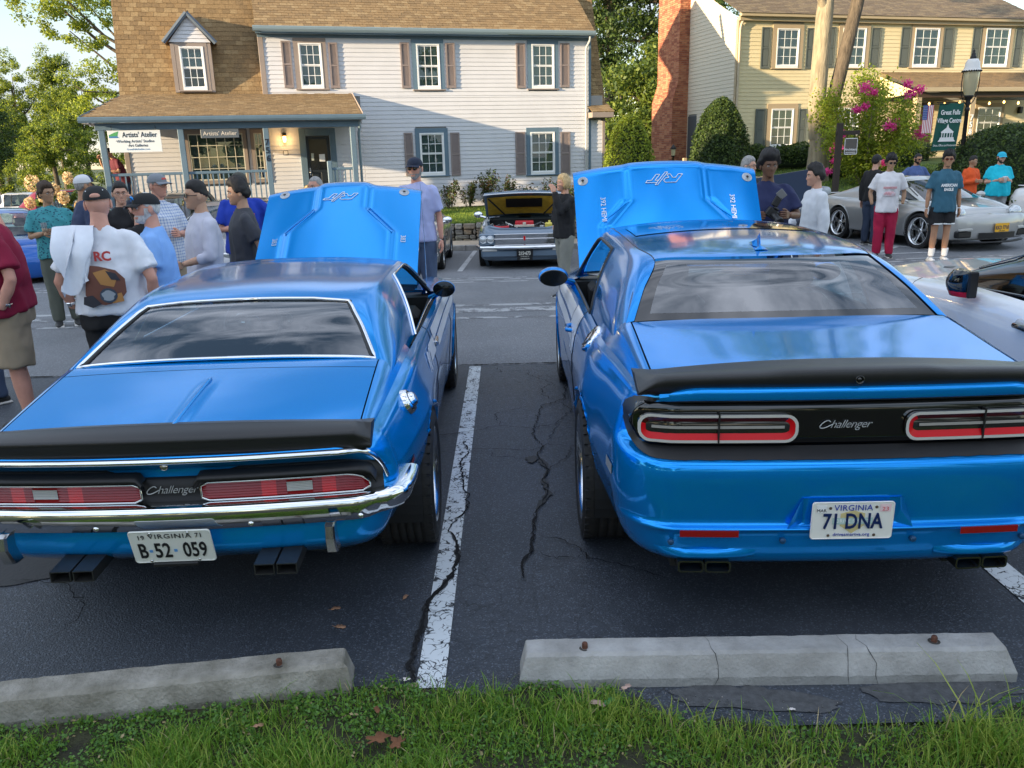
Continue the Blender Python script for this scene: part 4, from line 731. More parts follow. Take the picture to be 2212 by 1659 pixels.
def stone_wall():
 T=empty('stone_wall',(0,0,0),0,'low dry-laid fieldstone retaining wall holding up the lawns','wall'); rnd=random.Random(8); cnt=0; rest=[MB() for _ in STN]
 x0,x1=-7.0,22
 def top(x): return lz(x,kerb_y(x)+1.45)
 def face(x): return kerb_y(x)+1.25
 core=MB(); n=40
 V=[];
 for i in range(n+1):
  x=x0+(x1-x0)*i/n; V+=[(x,face(x)+.06,lz(x,face(x)-.1)-.1),(x,face(x)+.06,top(x)-.03),(x,face(x)+.35,top(x)-.03)]
 core.add(V,[(3*i,3*i+3,3*i+4,3*i+1) for i in range(n)]+[(3*i+1,3*i+4,3*i+5,3*i+2) for i in range(n)]); core.build('wall_core',mat('wall_gap_dark',(.02,.018,.015),rough=.95),T)
 x=x0
 while x<x1:
  w=rnd.uniform(.45,.75); zb=lz(x,face(x)-.1)-.02; zt=top(x+w/2)+rnd.uniform(-.01,.02); H=zt-zb; zs=[0];
  while zs[-1]<H-.05: zs.append(min(H,zs[-1]+rnd.uniform(.06,.15)))
  if H-zs[-1]>.001: zs.append(H)
  for za,zc in zip(zs[:-1],zs[1:]):
   xx=x
   while xx<x+w-.01:
    sw=min(x+w-xx,rnd.uniform(.12,.38));
    if x+w-xx-sw<.08: sw=x+w-xx
    k=rnd.choices((0,1,2),(5,4,2))[0]; g=.008; y=face(xx)+rnd.uniform(-.03,.02); nx=[];
    P=[]; j=lambda s=.012: rnd.uniform(-s,s)
    c0=(xx+g,zb+za+g*.7); c1=(xx+sw-g,zb+zc-g*.7); cx=(c0[0]+c1[0])/2; cz=(c0[1]+c1[1])/2
    ring=[(c0[0]+.02+j(),c0[1]+j(.006)),(cx+j(),c0[1]-.002),(c1[0]-.02+j(),c0[1]+j(.006)),(c1[0]+j(.006),cz+j()),(c1[0]-.02+j(),c1[1]+j(.006)),(cx+j(),c1[1]+.002),(c0[0]+.02+j(),c1[1]+j(.006)),(c0[0]+j(.006),cz+j())]
    Vv=[(a,y+.02+j(.008),b_) for a,b_ in ring]+[(cx+(a-cx)*.75,y-.012+j(.008),cz+(b_-cz)*.7) for a,b_ in ring]+[(a,y+.14,b_) for a,b_ in ring]
    F=[tuple(range(8,16))]+[(i,(i+1)%8,8+(i+1)%8,8+i) for i in range(8)]+[(16+i,16+(i+1)%8,(i+1)%8,i) for i in range(8)]
    vis=(-1.6<xx<1.0) or (6.3<xx<8.5) or rnd.random()<.3
    if cnt<300 and vis: mk('stone',Vv,F,STN[k],T,smooth=False); cnt+=1
    else: rest[k].add(Vv,F)
    xx+=sw
  x+=w
 for m,q in zip(STN,rest): tag(q.build('stones',m,T),kind='stuff')
stone_wall()
def E_(*a): return a
tree('round_shade_tree','dark green dense rounded tree at the far left edge',(-33.5,50,-.5),9,[(0,0,4.8,4.2,3.6,3.3),(-1,0,6.5,2.8,2.6,2.2),(1.3,0,3.4,2.8,2.6,1.8)],26000,.12,.65,[LF_D,LF_G],.3,6,101)
tree('slim_tree','thin grey-green feathery tree top above the dark tree at far left',(-40.5,62,-.5),13,[(0,0,7,2.4,2,3),(.6,0,10,1.6,1.5,2.5),(1.6,0,8,1.6,1.5,2)],5000,.16,.7,[LF_G],.2,6,102)
for k,(x,y,h,w,lab,n) in enumerate(((-43,76,12.5,3.2,'tall sunlit yellow-green tree left of the porch roof, leftmost of the far wood',9000),(-38.5,74,12.8,2.0,'narrow tall sunlit tree with twin tops in the far wood',8000),(-47,80,9.5,4.0,'broad low hazy green tree behind the dark tree',6500),(-34.5,70,10.0,3.4,'full sunlit tree just left of the porch eave',9500),(-39.5,66,7.5,4.2,'low yellow-green tree crown in front of the far wood',8000),(-33,62,6.3,3.0,'small golden-green tree behind the garden cable',6500))):
 tree('far_tree',lab,(x,y,-.6),h,[(0,0,h*.42,w,w*.8,h*.34),(w*.35,0,h*.68,w*.6,w*.5,h*.26),(-w*.35,0,h*.62,w*.55,w*.5,h*.24),(0,0,h*.86,w*.32,w*.3,h*.15)],int(n*1.55),.115,.55,[LF_Y,LF_M,LF_G] if k!=2 else [LF_G,LF_M],.22,7,110+k,'trees of the wood at the left')
tree('bright_maple','bright lime leaved tree showing over the left slope of the house roof',(-14.0,37.5,-.4),12,[(-4.6,-1,9.7,2.0,1.6,1.8),(-3.3,-1,8.0,1.5,1.4,1.5),(-3.0,-1,5.3,1.6,1.3,1.2),(-5.9,-1,10.4,1.3,1.2,1.1),(-2,0,11.5,3.2,2,1.5)],16000,.085,.45,[LF_Y,LF_M],.25,8,120)
tree('garden_tree','shaded green tree glimpsed behind the porch corner post',(-15.5,40,-.5),7,[(0,0,2.8,2.6,2.2,2.4),(1,0,4.5,1.8,1.8,1.6)],6500,.11,.6,[LF_G,LF_M],.2,5,121)
for k,(x,y,h,w,n,m,lab) in enumerate(((6.2,50,17,4.6,16000,[LF_D,LF_G],'very tall dark tree right of the lilac house roof'),(9.8,53,18,4.0,14000,[LF_M,LF_Y,LF_G],'tall golden-green tree between the houses, nearer the chimney'),(3.2,56,16,3.6,9000,[LF_Y,LF_M],'sunlit tree crown peeping beside the lilac house gable'),(7.6,42,6.5,2.8,8000,[LF_G,LF_M],'lower green tree filling the gap between the houses'),(11.5,47,9,3,7000,[LF_G,LF_D],'mid-height tree behind the brick chimney'))):
 tree('tall_tree',lab,(x,y,.2),h,[(0,0,h*.38,w*.9,w*.7,h*.30),(w*.3,0,h*.6,w*.7,w*.6,h*.24),(-w*.4,0,h*.66,w*.6,w*.5,h*.2),(0,0,h*.86,w*.6,w*.5,h*.2)],n,.15,.8,m,.35,8,130+k,'trees between the two houses')
def twin_tree():
 x,y=9.35,25.2; z=lz(x,y)-.1; T=empty('twin_stem_tree',(x,y,z),0,'big lawn tree with thick trunk forking into a pale and a dark stem','tree')
 b=MB(); b.tube([(-.02,0,-.1),(0,0,.15),(.02,0,.8),(.05,0,1.55),(.02,0,2.2)],[(.42,.42),(.34,.34),(.31,.31),(.33,.30),(.2,.22)],14); b.build('trunk',BARKL,T)
 b=MB(); b.tube([(-.08,0,1.3),(-.16,0,2.3),(-.14,0,3.6),(-.10,.05,4.7),(-.05,.1,5.6),(-.1,.1,7.5),(-.4,.1,10)],[.24,.25,.24,.24,.20,.17,.10],12); b.build('stem',BARKL,T)
 b=MB(); b.tube([(.12,0,1.3),(.32,0,2.4),(.55,0,3.6),(.80,.05,4.9),(1.0,.1,6.2),(1.2,.1,8),(1.6,.1,10)],[.20,.20,.19,.18,.17,.14,.08],12); b.build('stem',BARK,T)
 b=MB(); b.tube([(-.12,0,4.8),(-.5,-.2,5.6),(-1.4,-.4,6.6),(-2.6,-.5,7.0)],[.13,.10,.06,.03],8); b.build('limb',BARKL,T)
 b=MB(); b.tube([(-.1,0,5.2),(.1,-.1,5.9),(.3,-.1,7.2)],[.10,.09,.05],8); b.build('limb',BARKL,T)
 rng=np.random.default_rng(77); P,q=clump_points([(-2.6,-.4,6.35,1.15,1.0,.55),(-1.6,-.4,7.2,1.5,1.2,.8),(0,0,9.2,4.6,4,1.9),(5.6,-.6,7.1,.9,.9,.45)],17000,.42,rng,shell=.5); fast('crown',leaf_quads(P,.075,.3,rng=rng,out=q),4,1,[LF_Y,LF_M],T,faces=[(0,1,2,3)],mi=rng.integers(0,2,len(P)))
 P=rng.normal(0,.10,(150,3))+np.array([.05,-.2,5.75]); fast('leaf_tuft',leaf_quads(P,.06,.3,rng=rng),4,1,LF_Y,T,faces=[(0,1,2,3)])
twin_tree()
k=0
for (x,y,h,w) in ((-42,-10,15,5.5),(-42,-17,16,6.5),(-40,-22,16,6.5),(-36,-30,15,6.5),(-30,-37,15,6.5),(-56,-16,18,6.5),(-52,-27,18,7),(-24,-44,15,7)):
 tree('shade_tree','large leafy tree off to the left whose shade covers the lot',(x,y,-.8),h,[(0,0,h*.36,w*.95,w*.9,h*.33),(0,0,h*.62,w,w,h*.34),(0,0,h*.85,w*.6,w*.6,h*.16)],8500,.42,1.6,[LF_D,LF_G],.4,5,200+k,'large shade trees beyond the left edge of the lot'); k+=1
for (x,y,h,w) in ((-14,-34,12,6),(0,-38,13,6.5),(13,-36,12,6),(26,-32,13,6.5)):
 tree('shade_tree','large leafy tree behind the photographer',(x,y,-.8),h,[(0,0,h*.40,w*.95,w*.9,h*.35),(0,0,h*.7,w*.8,w*.8,h*.28)],4200,.40,1.4,[LF_G,LF_M],.4,5,230+k,'trees behind the photographer'); k+=1
GR1=leafmat('grass_blade',(.07,.17,.015),(.20,.36,.04),.4); GR2=leafmat('grass_yellow',(.19,.27,.035),(.38,.45,.09),.4); GRD=leafmat('dry_grass',(.28,.22,.10),(.42,.34,.18),.2); CLV=leafmat('clover_leaf',(.06,.15,.03),(.15,.29,.06),.3); LAWNB=leafmat('lawn_blade',(.07,.14,.02),(.17,.26,.045),.35)
gx=[-3.0,-1.816,-1.349,-.872,-.66,-.58,-.38,-.204,-.037,.15,.30,.45,.527,.894,1.34,1.60,1.85,3.2]; gy=[2.30,2.425,2.485,2.545,2.575,2.60,2.60,2.535,2.585,2.57,2.535,2.47,2.40,2.315,2.29,2.34,2.44,2.44]
def blades(name,X,Y,h,w,mats,mi,lean=.5,z=None,rng=RNG,kind='stuff',label=None):
 n=len(X); a=rng.random(n)*6.283; l=h*np.abs(rng.normal(lean,.35,n)); dx=np.cos(a)*l; dy=np.sin(a)*l; b_=a+1.57+rng.normal(0,.5,n); wx=np.cos(b_)*w; wy=np.sin(b_)*w; z0=np.zeros(n) if z is None else z
 V=np.stack([np.stack([X-wx,Y-wy,z0],1),np.stack([X+wx,Y+wy,z0],1),np.stack([X+dx*.3+wx*.8,Y+dy*.3+wy*.8,z0+h*.5],1),np.stack([X+dx*.3-wx*.8,Y+dy*.3-wy*.8,z0+h*.5],1),
  np.stack([X+dx*.72+wx*.45,Y+dy*.72+wy*.45,z0+h*.84],1),np.stack([X+dx*.72-wx*.45,Y+dy*.72-wy*.45,z0+h*.84],1),np.stack([X+dx*1.05,Y+dy*1.05,z0+h*.96],1),np.stack([X+dx*1.06,Y+dy*1.06,z0+h*.955],1)],axis=1)
 return tag(fast(name,V,8,3,mats,faces=[(0,1,2,3),(3,2,4,5),(5,4,6,7)],mi=mi),kind=kind)
n=230000; X=RNG.uniform(-2.3,2.5,n); Y=RNG.uniform(1.55,2.62,n); edge=np.interp(X,gx,gy); dens=np.where(X<-.62,.55,np.where(X<-.2,.6,np.where(X<.6,.35,.55)))
pat=np.array([noise.noise(Vector((x*3.1,y*3.1,0))) for x,y in zip(X[::1],Y[::1])]) if n<300000 else 0
keep=(Y<edge+RNG.normal(0,.012,n))&(RNG.random(n)<dens*(.55+pat*1.1)*np.where(Y>edge-.09,.35,1)*np.where(Y<1.85,.3,1)); X=X[keep];Y=Y[keep];pk=pat[keep]; tall=.035+.035*np.clip(pk+.3,0,1)+np.where(X>.5,.018,0)+np.where((X>-.9)&(X<-.55),.01,0); h=tall*RNG.uniform(.45,1.5,len(X)); h=np.where((X>1.15)&(Y>2.1)&(RNG.random(len(X))<.10),h*1.9,h)
mi=np.where(RNG.random(len(X))<.03,2,np.where((RNG.random(len(X))<.22+.3*(X>.2)),1,0)); blades('grass',X,Y,h,.0016+h*.010,[GR1,GR2,GRD],mi,.55)
n=160000; X=RNG.uniform(-2.3,2.3,n); Y=RNG.uniform(2.02,2.66,n); edge=np.interp(X,gx,gy)+.03*np.sin(X*23)+.02*np.sin(X*61); pr=np.where(X<-.9,.8,np.where(X<.55,.8,.30))*np.where(Y>edge-.25,1,.6); pt=np.array([noise.noise(Vector((x*9,y*9,3))) for x,y in zip(X,Y)])
keep=(Y<edge+RNG.normal(0,.014,n))&(RNG.random(n)<pr*np.clip(.6+pt*1.6,0,1)); X=X[keep];Y=Y[keep]; P=np.stack([X,Y,RNG.random(len(X))**1.5*.034+.008],1); tag(fast('creeping_weeds',leaf_quads(P,.0068,1.1,asp=.62),4,1,[CLV,GR1,GRD],faces=[(0,1,2,3)],mi=np.where(RNG.random(len(P))<.035,2,(RNG.random(len(P))<.3).astype(int))),kind='stuff')
V=[(x,y,.006) for x in np.linspace(-3,3.2,60) for y in [-1.0]+[1.0]];
sx=np.linspace(-3,3.2,120); V=[];
for x in sx: e=float(np.interp(x,gx,gy))+.02*math.sin(x*19)+.012*math.sin(x*47); V+=[(x,-8,.0),(x,e-.25,.014),(x,e-.03,.012),(x,e+.015,.0065)]
tag(mk('verge_soil',V,[(4*i+j,4*i+4+j,4*i+5+j,4*i+1+j) for i in range(119) for j in range(3)],mat('verge_soil',(.022,.020,.014),rough=.95,col2=(.05,.055,.02),noise_scale=14,bump=.9,bump_scale=60,bump_dist=.02),smooth=True),kind='structure')
n=2600; X=RNG.uniform(-.6,2.2,n); e=np.interp(X,gx,gy); Y=e+RNG.normal(.03,.05,n); s=RNG.uniform(.0012,.0042,n); T4=np.array([[1,0,-.5],[-.5,.87,-.5],[-.5,-.87,-.5],[0,0,.9]]); V=np.stack([X,Y,np.full(n,.012)],1)[:,None]+T4[None]*s[:,None,None]*RNG.uniform(.7,1.2,(n,4,1)); tag(fast('gravel',V,4,4,[mat('gravel_grey',(.14,.14,.14),rough=.9),mat('gravel_pale',(.35,.33,.30),rough=.9)],faces=[(0,1,3),(1,2,3),(2,0,3),(0,2,1)],mi=(RNG.random(n)<.2).astype(int)),kind='stuff')
n=60000; X=np.concatenate([RNG.uniform(-3,3.5,n//2),RNG.uniform(6,16,n//2)]); ky=19.72-.085*(X+1); Y=ky+1.4+RNG.random(n)**1.3*np.where(X<5,4.2,8); Z=np.array([lz(x,y) for x,y in zip(X,Y)]); hh=RNG.uniform(.03,.075,n); blades('lawn_grass',X,Y,hh,.006+hh*0,[LAWNB,GR2],(RNG.random(n)<.25).astype(int),.5,z=Z)
LB=[mat('dead_leaf_tan',(.36,.20,.12),rough=.8),mat('dead_leaf_pink',(.50,.34,.28),rough=.8),mat('dead_leaf_brown',(.17,.07,.03),rough=.8),mat('fresh_leaf',(.05,.20,.05),rough=.5),mat('pale_petal',(.72,.66,.62),rough=.7)]
def fallen(x,y,s,m,rz,label,lobes=0,z=.008):
 rnd=random.Random(int(x*1000+y*77)); pts=[]; n=16
 for i in range(n):
  a=2*math.pi*i/n; r=s*(.45+.55*abs(math.cos(a)))*(1+rnd.uniform(-.12,.12)) if not lobes else s*(.38+.62*abs(math.cos(a*lobes/2))**1.5)
  pts.append((r*math.cos(a),r*math.sin(a)*.75,rnd.uniform(0,.35)*s*abs(math.sin(a))+.002))
 T=empty('fallen_leaf',(x,y,z),rz,label,'leaf','fallen leaves on the asphalt and grass'); V=[(0,0,.002)]+pts; V2=[(a,b_,c+.0006) for a,b_,c in V]; k=len(V)
 mk('leaf_blade',V+V2,[(0,1+(i+1)%n,1+i) for i in range(n)]+[(k,k+1+i,k+1+(i+1)%n) for i in range(n)]+[(1+i,1+(i+1)%n,k+1+(i+1)%n,k+1+i) for i in range(n)],m,T,smooth=True); b=MB(); b.tube([(-s*.9,0,.002),(-s*1.5,s*.15,.003)],.0008,4); b.build('leaf_stalk',m,T)
for a in ((-.792,3.172,.022,LB[0],.3,'small curled tan leaf on the dark asphalt behind the vintage coupe',0,.006),(-.744,3.025,.026,LB[0],-.2,'flat tan oval leaf on the asphalt nearer the left wheel stop',0,.006),(-.496,3.254,.020,LB[0],1.2,'tiny tan leaf close to the cracked white line',0,.006),(-.393,2.60,.026,LB[1],.9,'pinkish round leaf at the foot of the cracked line',0,.014),(-.423,2.645,.018,LB[4],.2,'white petal scrap beside the pinkish leaf',3,.014),(-.221,2.553,.018,LB[1],2.2,'pale leaf at the weed edge right of the line',0,.012),
 (.387,2.535,.022,LB[1],.6,'pink leaf on the weeds by the right wheel stop',0,.035),(.272,2.44,.028,LB[1],-.4,'broad pink-brown leaf left of the green leaf',0,.04),(.318,2.45,.026,LB[3],.8,'fresh green pointed leaf lying on the weeds',0,.042),(-.473,2.285,.050,LB[2],.3,'brown lobed oak leaf low in the grass',5,.045),(-.405,2.262,.040,LB[2],1.4,'second brown lobed leaf beside the oak leaf',5,.045),(-.89,2.36,.018,LB[0],.2,'small tan leaf in the grass by the left stop',0,.05),(-.50,2.44,.020,LB[2],2.0,'rust coloured leaf between the weeds and grass',0,.04),(.95,2.42,.012,LB[4],0,'tiny white petal on the dried patch edge',0,.012)): fallen(*a[:6],lobes=a[6],z=a[7])
def pchip(xs, Y, q):
 xs=np.asarray(xs,float); Y=np.asarray(Y,float); q=np.atleast_1d(np.asarray(q,float)); n=len(xs)
 sh=(-1,)+(1,)*(Y.ndim-1); h=np.diff(xs).reshape(sh); d=np.diff(Y,axis=0)/h
 m=np.zeros_like(Y);
 if n>2:
  w1=2*h[1:]+h[:-1]; w2=h[1:]+2*h[:-1]; a=d[:-1]; b=d[1:]; ok=(a*b)>0
  with np.errstate(divide='ignore',invalid='ignore'): mm=(w1+w2)/(w1/a+w2/b)
  m[1:-1]=np.where(ok,mm,0)
 m[0]=d[0]; m[-1]=d[-1]
 i=np.clip(np.searchsorted(xs,q,side='right')-1,0,n-2); hh=(xs[i+1]-xs[i]); t=((q-xs[i])/hh).reshape(sh); hh=hh.reshape(sh)
 return (2*t**3-3*t**2+1)*Y[i]+(t**3-2*t**2+t)*hh*m[i]+(-2*t**3+3*t**2)*Y[i+1]+(t**3-t**2)*hh*m[i+1]
def catm(xs, Y, q):
 xs=np.asarray(xs,float); Y=np.asarray(Y,float); q=np.atleast_1d(np.asarray(q,float)); n=len(xs)
 sh=(-1,)+(1,)*(Y.ndim-1); m=np.zeros_like(Y); h=np.diff(xs).reshape(sh); d=np.diff(Y,axis=0)/h
 m[1:-1]=(d[1:]*h[:-1]+d[:-1]*h[1:])/(h[1:]+h[:-1]); m[0]=d[0]; m[-1]=d[-1]
 i=np.clip(np.searchsorted(xs,q,side='right')-1,0,n-2); hh=(xs[i+1]-xs[i]); t=((q-xs[i])/hh).reshape(sh); hh=hh.reshape(sh)
 return (2*t**3-3*t**2+1)*Y[i]+(t**3-2*t**2+t)*hh*m[i]+(-2*t**3+3*t**2)*Y[i+1]+(t**3-t**2)*hh*m[i+1]
class Belt:
 """wrap-around body side: rear fascia, corner, side, corner, nose; columns u, levels v"""
 def __init__(s, rear, rc, rw, rr, ys, secs, front, fc, fw, fr, y0, y1, dy=.035, nR=16, nC=14):
  K=len(rear); s.K=K; secs=np.array(secs,float)
  def side(y): return catm(ys,secs,[y])[0]
  cols=[]
  def end(pts,c,w,r,yb,sg):
   S0=side(yb); out=[]
   for t in np.linspace(0,1,nR,endpoint=False):
    row=[]
    for k in range(K):
     wk=w*S0[k][0]; x=(wk-r)*t; y=pts[k][0]+sg*c*(x/w)**2; row.append((x,y,pts[k][1]+ (S0[k][1]-pts[k][1])*0.0))
    out.append(row)
   for t in np.linspace(0,1,nC,endpoint=False):
    a=t*math.pi/2; b=t*t*(3-2*t); row=[]
    for k in range(K):
     wk=w*S0[k][0]; ax=wk-r; ay=pts[k][0]+sg*c*(ax/w)**2
     row.append((ax+(S0[k][0]-ax)*math.sin(a), ay+(yb-ay)*(1-math.cos(a)), pts[k][1]*(1-b)+S0[k][1]*b))
    out.append(row)
   return out
  R=end(rear,rc,rw,rr,y0,1); Fr=end(front,fc,fw,fr,y1,-1)
  n=int((y1-y0)/dy); mid=[]
  for y in np.linspace(y0,y1,n+1):
   sc=side(y); mid.append([(sc[k][0],y,sc[k][1]) for k in range(K)])
  s.C=np.array(R+mid+Fr[::-1]); s.nr=len(R); s.side=side; s.nU=len(s.C); s.y0=y0; s.y1=y1; s.n=n
 def ev(s,u,v):
  """u column index (float), v level (float) -> grid of points"""
  u=np.atleast_1d(u); v=np.atleast_1d(v); a=np.clip(np.floor(u).astype(int),0,s.nU-2); f=(u-a)[:,None,None]
  G=s.C[a]*(1-f)+s.C[a+1]*f
  return pchip(range(s.K),G.transpose(1,0,2),v).transpose(1,0,2)
 def surf_y(s,skip=None):
  v=np.arange(0,s.K-1+.01,.25); G=s.ev(np.arange(0,s.nr+.5,.5),v)
  if skip: G=G[:,~((v>skip[0])&(v<skip[1]))]
  P=G.reshape(-1,3)
  def f(x,z):
   d=np.hypot(P[:,0]-abs(x),P[:,2]-z)+1e-4; i=np.argpartition(d,5)[:5]; w=1/d[i]**2; return float((P[i,1]*w).sum()/w.sum())
  return f
 def uy(s,y): return s.nr+(y-s.y0)/(s.y1-s.y0)*s.n
def mirror_faces(V,F):
 n=len(V); return V+[(-x,y,z) for x,y,z in V], F+[tuple(n+i for i in f)[::-1] for f in F]
def add_sym(mb,P,smooth=True,flip=False,keep=None):
 P=np.asarray(P,float)
 if abs(P[:,-1,0]).max()<1e-4 and P.shape[1]>2:
  P=np.concatenate([P,P[:,-2::-1]*np.array([-1,1,1])],axis=1)
  if keep is not None: keep=np.concatenate([keep,keep[:,::-1]],axis=1)
  nu,nv=P.shape[:2]; mb.add([tuple(p) for p in P.reshape(-1,3)],[(i*nv+j,(i+1)*nv+j,(i+1)*nv+j+1,i*nv+j+1) for i in range(nu-1) for j in range(nv-1) if keep is None or keep[i,j]],smooth); return
 nu,nv=P.shape[:2]; F=[]
 for i in range(nu-1):
  for j in range(nv-1):
   if keep is not None and not keep[i,j]: continue
   a=i*nv+j; b=a+nv; F.append((a,b,b+1,a+1) if not flip else (a,a+1,b+1,b))
 V,F=mirror_faces([tuple(p) for p in P.reshape(-1,3)],F); mb.add(V,F,smooth)
def side_obj(name,mats,parent,P,flip=False,keep=None,smooth=True):
 out=[]
 for sg in (1,-1):
  Q=np.asarray(P,float)*np.array([sg,1,1]); nu,nv=Q.shape[:2]; F=[]
  for i in range(nu-1):
   for j in range(nv-1):
    if keep is not None and not keep[i,j]: continue
    a=i*nv+j; b=a+nv; F.append((a,b,b+1,a+1) if (sg>0) else (a,a+1,b+1,b))
  m=MB(); m.add([tuple(p) for p in Q.reshape(-1,3)],F,smooth); out.append(m.build(name,mats,parent))
 return out
def circ_cut(P, wheels, Ra):
 """drop the faces inside wheel circles, snap the rim vertices; returns keep mask and rim loops"""
 nu,nv=P.shape[:2]; keep=np.ones((nu-1,nv-1),bool); rims=[]
 for (wy,wz) in wheels:
  d=np.hypot(P[...,1]-wy,P[...,2]-wz); ins=(d<Ra)&(P[...,0]>.5)
  q=ins[:-1,:-1]&ins[1:,:-1]&ins[:-1,1:]&ins[1:,1:]; keep&=~q
  rim=ins.copy(); core=np.zeros_like(ins);
  for i,j in zip(*np.where(ins)):
   fs=[(i-1,j-1),(i-1,j),(i,j-1),(i,j)]
   if all(0<=a<nu-1 and 0<=b<nv-1 and not keep[a,b] for a,b in fs): continue
   s=Ra/max(d[i,j],.01); P[i,j,1]=wy+(P[i,j,1]-wy)*s; P[i,j,2]=wz+(P[i,j,2]-wz)*s
   rims.append((wy,wz,math.atan2(P[i,j,2]-wz,P[i,j,1]-wy),P[i,j].copy()))
 return keep,rims
def arch_lips(rims,wheels,Ra,mb,depth=.05,trim=None):
 for (wy,wz) in wheels:
  pts=sorted([(a if a>-math.pi/2-.4 else a+2*math.pi,p) for (y,z,a,p) in rims if y==wy],key=lambda q:q[0])
  ang=np.array([a for a,_ in pts]); xs=np.array([p[0] for _,p in pts])
  A=np.linspace(ang.min(),ang.max(),40); X=np.interp(A,ang,xs); X=np.convolve(np.pad(X,2,'edge'),np.ones(5)/5,'valid')
  row=[]
  for a,x in zip(A,X):
   c,s_=math.cos(a),math.sin(a)
   row.append([(x+.004,wy+c*(Ra+.014),wz+s_*(Ra+.014)),(x+.012,wy+c*(Ra+.004),wz+s_*(Ra+.004)),(x+.010,wy+c*(Ra-.004),wz+s_*(Ra-.004)),(x-depth,wy+c*(Ra-.004),wz+s_*(Ra-.004))])
  add_sym(mb,row,flip=False)
  if trim is not None:
   for sg in (1,-1): trim.tube([(sg*(x+.012),wy+math.cos(a)*(Ra+.004),wz+math.sin(a)*(Ra+.004)) for a,x in zip(A,X)],.007,6)
def make_wheel(parent, x, y, r, w, rim_r, side, style, steer=0, white_letters=False):
 """wheel thing-part: tyre, rim, spokes; x = outer face of the tyre"""
 h=bpy.data.objects.new('wheel',None); COL.objects.link(h); h.parent=parent; h.location=(x-side*w/2,y,r); h.rotation_euler=(0,0,steer); h.empty_display_size=.1
 if side<0: h.scale=(-1,1,1)
 t=MB(); hw=w/2
 prof=[(rim_r-.01,-hw+.02),(rim_r,-hw+.015),(rim_r+.03,-hw-.004),(r-.05,-hw-.006),(r-.02,-hw+.004),(r-.005,-hw+.02)]
 ng=6
 for i in range(ng):
  a=-hw+.025+(w-.05)*i/ng; b=a+(w-.05)/ng
  prof+=[(r,a+.003),(r,b-.009),(r-.008,b-.007),(r-.008,b-.001)] if i<ng-1 else [(r,a+.003),(r,b)]
 prof+=[(r-.005,hw-.02),(r-.02,hw-.004),(r-.05,hw+.006),(rim_r+.03,hw+.004),(rim_r,hw-.015),(rim_r-.01,hw-.02)]
 t.lathe(prof,axis='x',n=56)
 nb=44
 for k in range(nb):
  a=2*math.pi*k/nb
  for sg in (1,-1):
   M=Matrix.Rotation(a,4,'X'); t.T=M; t.box(sg*(hw-.045),-.018,r-.014,sg*(hw-.004) ,.018,r+.001) if sg>0 else t.box(-hw+.004,-.018,r-.014,-hw+.045,.018,r+.001)
 t.T=Matrix.Identity(4)
 t.build('tyre',RUBBER,h)
 m=MB(); d=.075 if style!='flat' else .03
 m.lathe([(rim_r-.01,-hw+.02),(rim_r-.03,-hw+.04),(rim_r-.035,hw-d-.02),(rim_r-.02,hw-d),(rim_r-.012,hw-.03),(rim_r+.004,hw-.012),(rim_r+.010,hw-.004),(rim_r+.002,hw),(rim_r-.012,hw-.010),(rim_r-.024,hw-.03),(rim_r-.028,hw-d)],axis='x',n=48)
 m.build('rim',ALU,h)
 s=MB(); ns=5 if style!='twin' else 5
 xf=hw-(d if style!='flat' else .02)
 for k in range(ns):
  for off in ((-.14,.14) if style=='twin' else (0,)):
   s.T=Matrix.Rotation(2*math.pi*k/ns+off,4,'X'); wd=.018 if style=='twin' else .034
   P=[(.03,wd*1.2),(rim_r*.5,wd),(rim_r-.025,wd*1.35)]
   V=[];F=[]
   for q,(rr,ww) in enumerate(P):
    xo=xf-.012+(.012 if q==2 else 0)
    V+=[(xo,-ww,rr),(xo+.018,-ww*.6,rr),(xo+.018,ww*.6,rr),(xo,ww,rr),(xo-.03,0,rr)]
   for q in range(2):
    for e in range(5): a=q*5+e;b=q*5+(e+1)%5; F.append((a,b,b+5,a+5))
   s.add(V,F,False)
 s.T=Matrix.Identity(4); s.lathe([(0,xf+.02),(.03,xf+.018),(.05,xf+.005),(.055,xf-.02),(0,xf-.03)],axis='x',n=20)
 for k in range(5):
  a=2*math.pi*(k+.5)/5; s.lathe([(0,xf+.016),(.009,xf+.014),(.010,xf-.01)],c=(0,.042*math.cos(a),.042*math.sin(a)),axis='x',n=8)
 s.build('spokes',ALU if style!='classic' else mat('rim_grey',(.08,.08,.085),rough=.35,metal=.8),h)
 b=MB(); b.lathe([(0,xf-.05),(rim_r-.06,xf-.05),(rim_r-.06,xf-.07),(0,xf-.075)],axis='x',n=32); b.build('brake_disc',mat('brake_disc',(.1,.1,.1),rough=.4,metal=1),h)
 return h
def offset_grid(P,d):
 P=np.asarray(P,float); du=np.gradient(P,axis=0); dv=np.gradient(P,axis=1); n=np.cross(du,dv); n/=np.maximum(np.linalg.norm(n,axis=2,keepdims=True),1e-9)
 s=np.sign((n[...,0]*P[...,0]).sum()) or 1
 return P+n*s*d
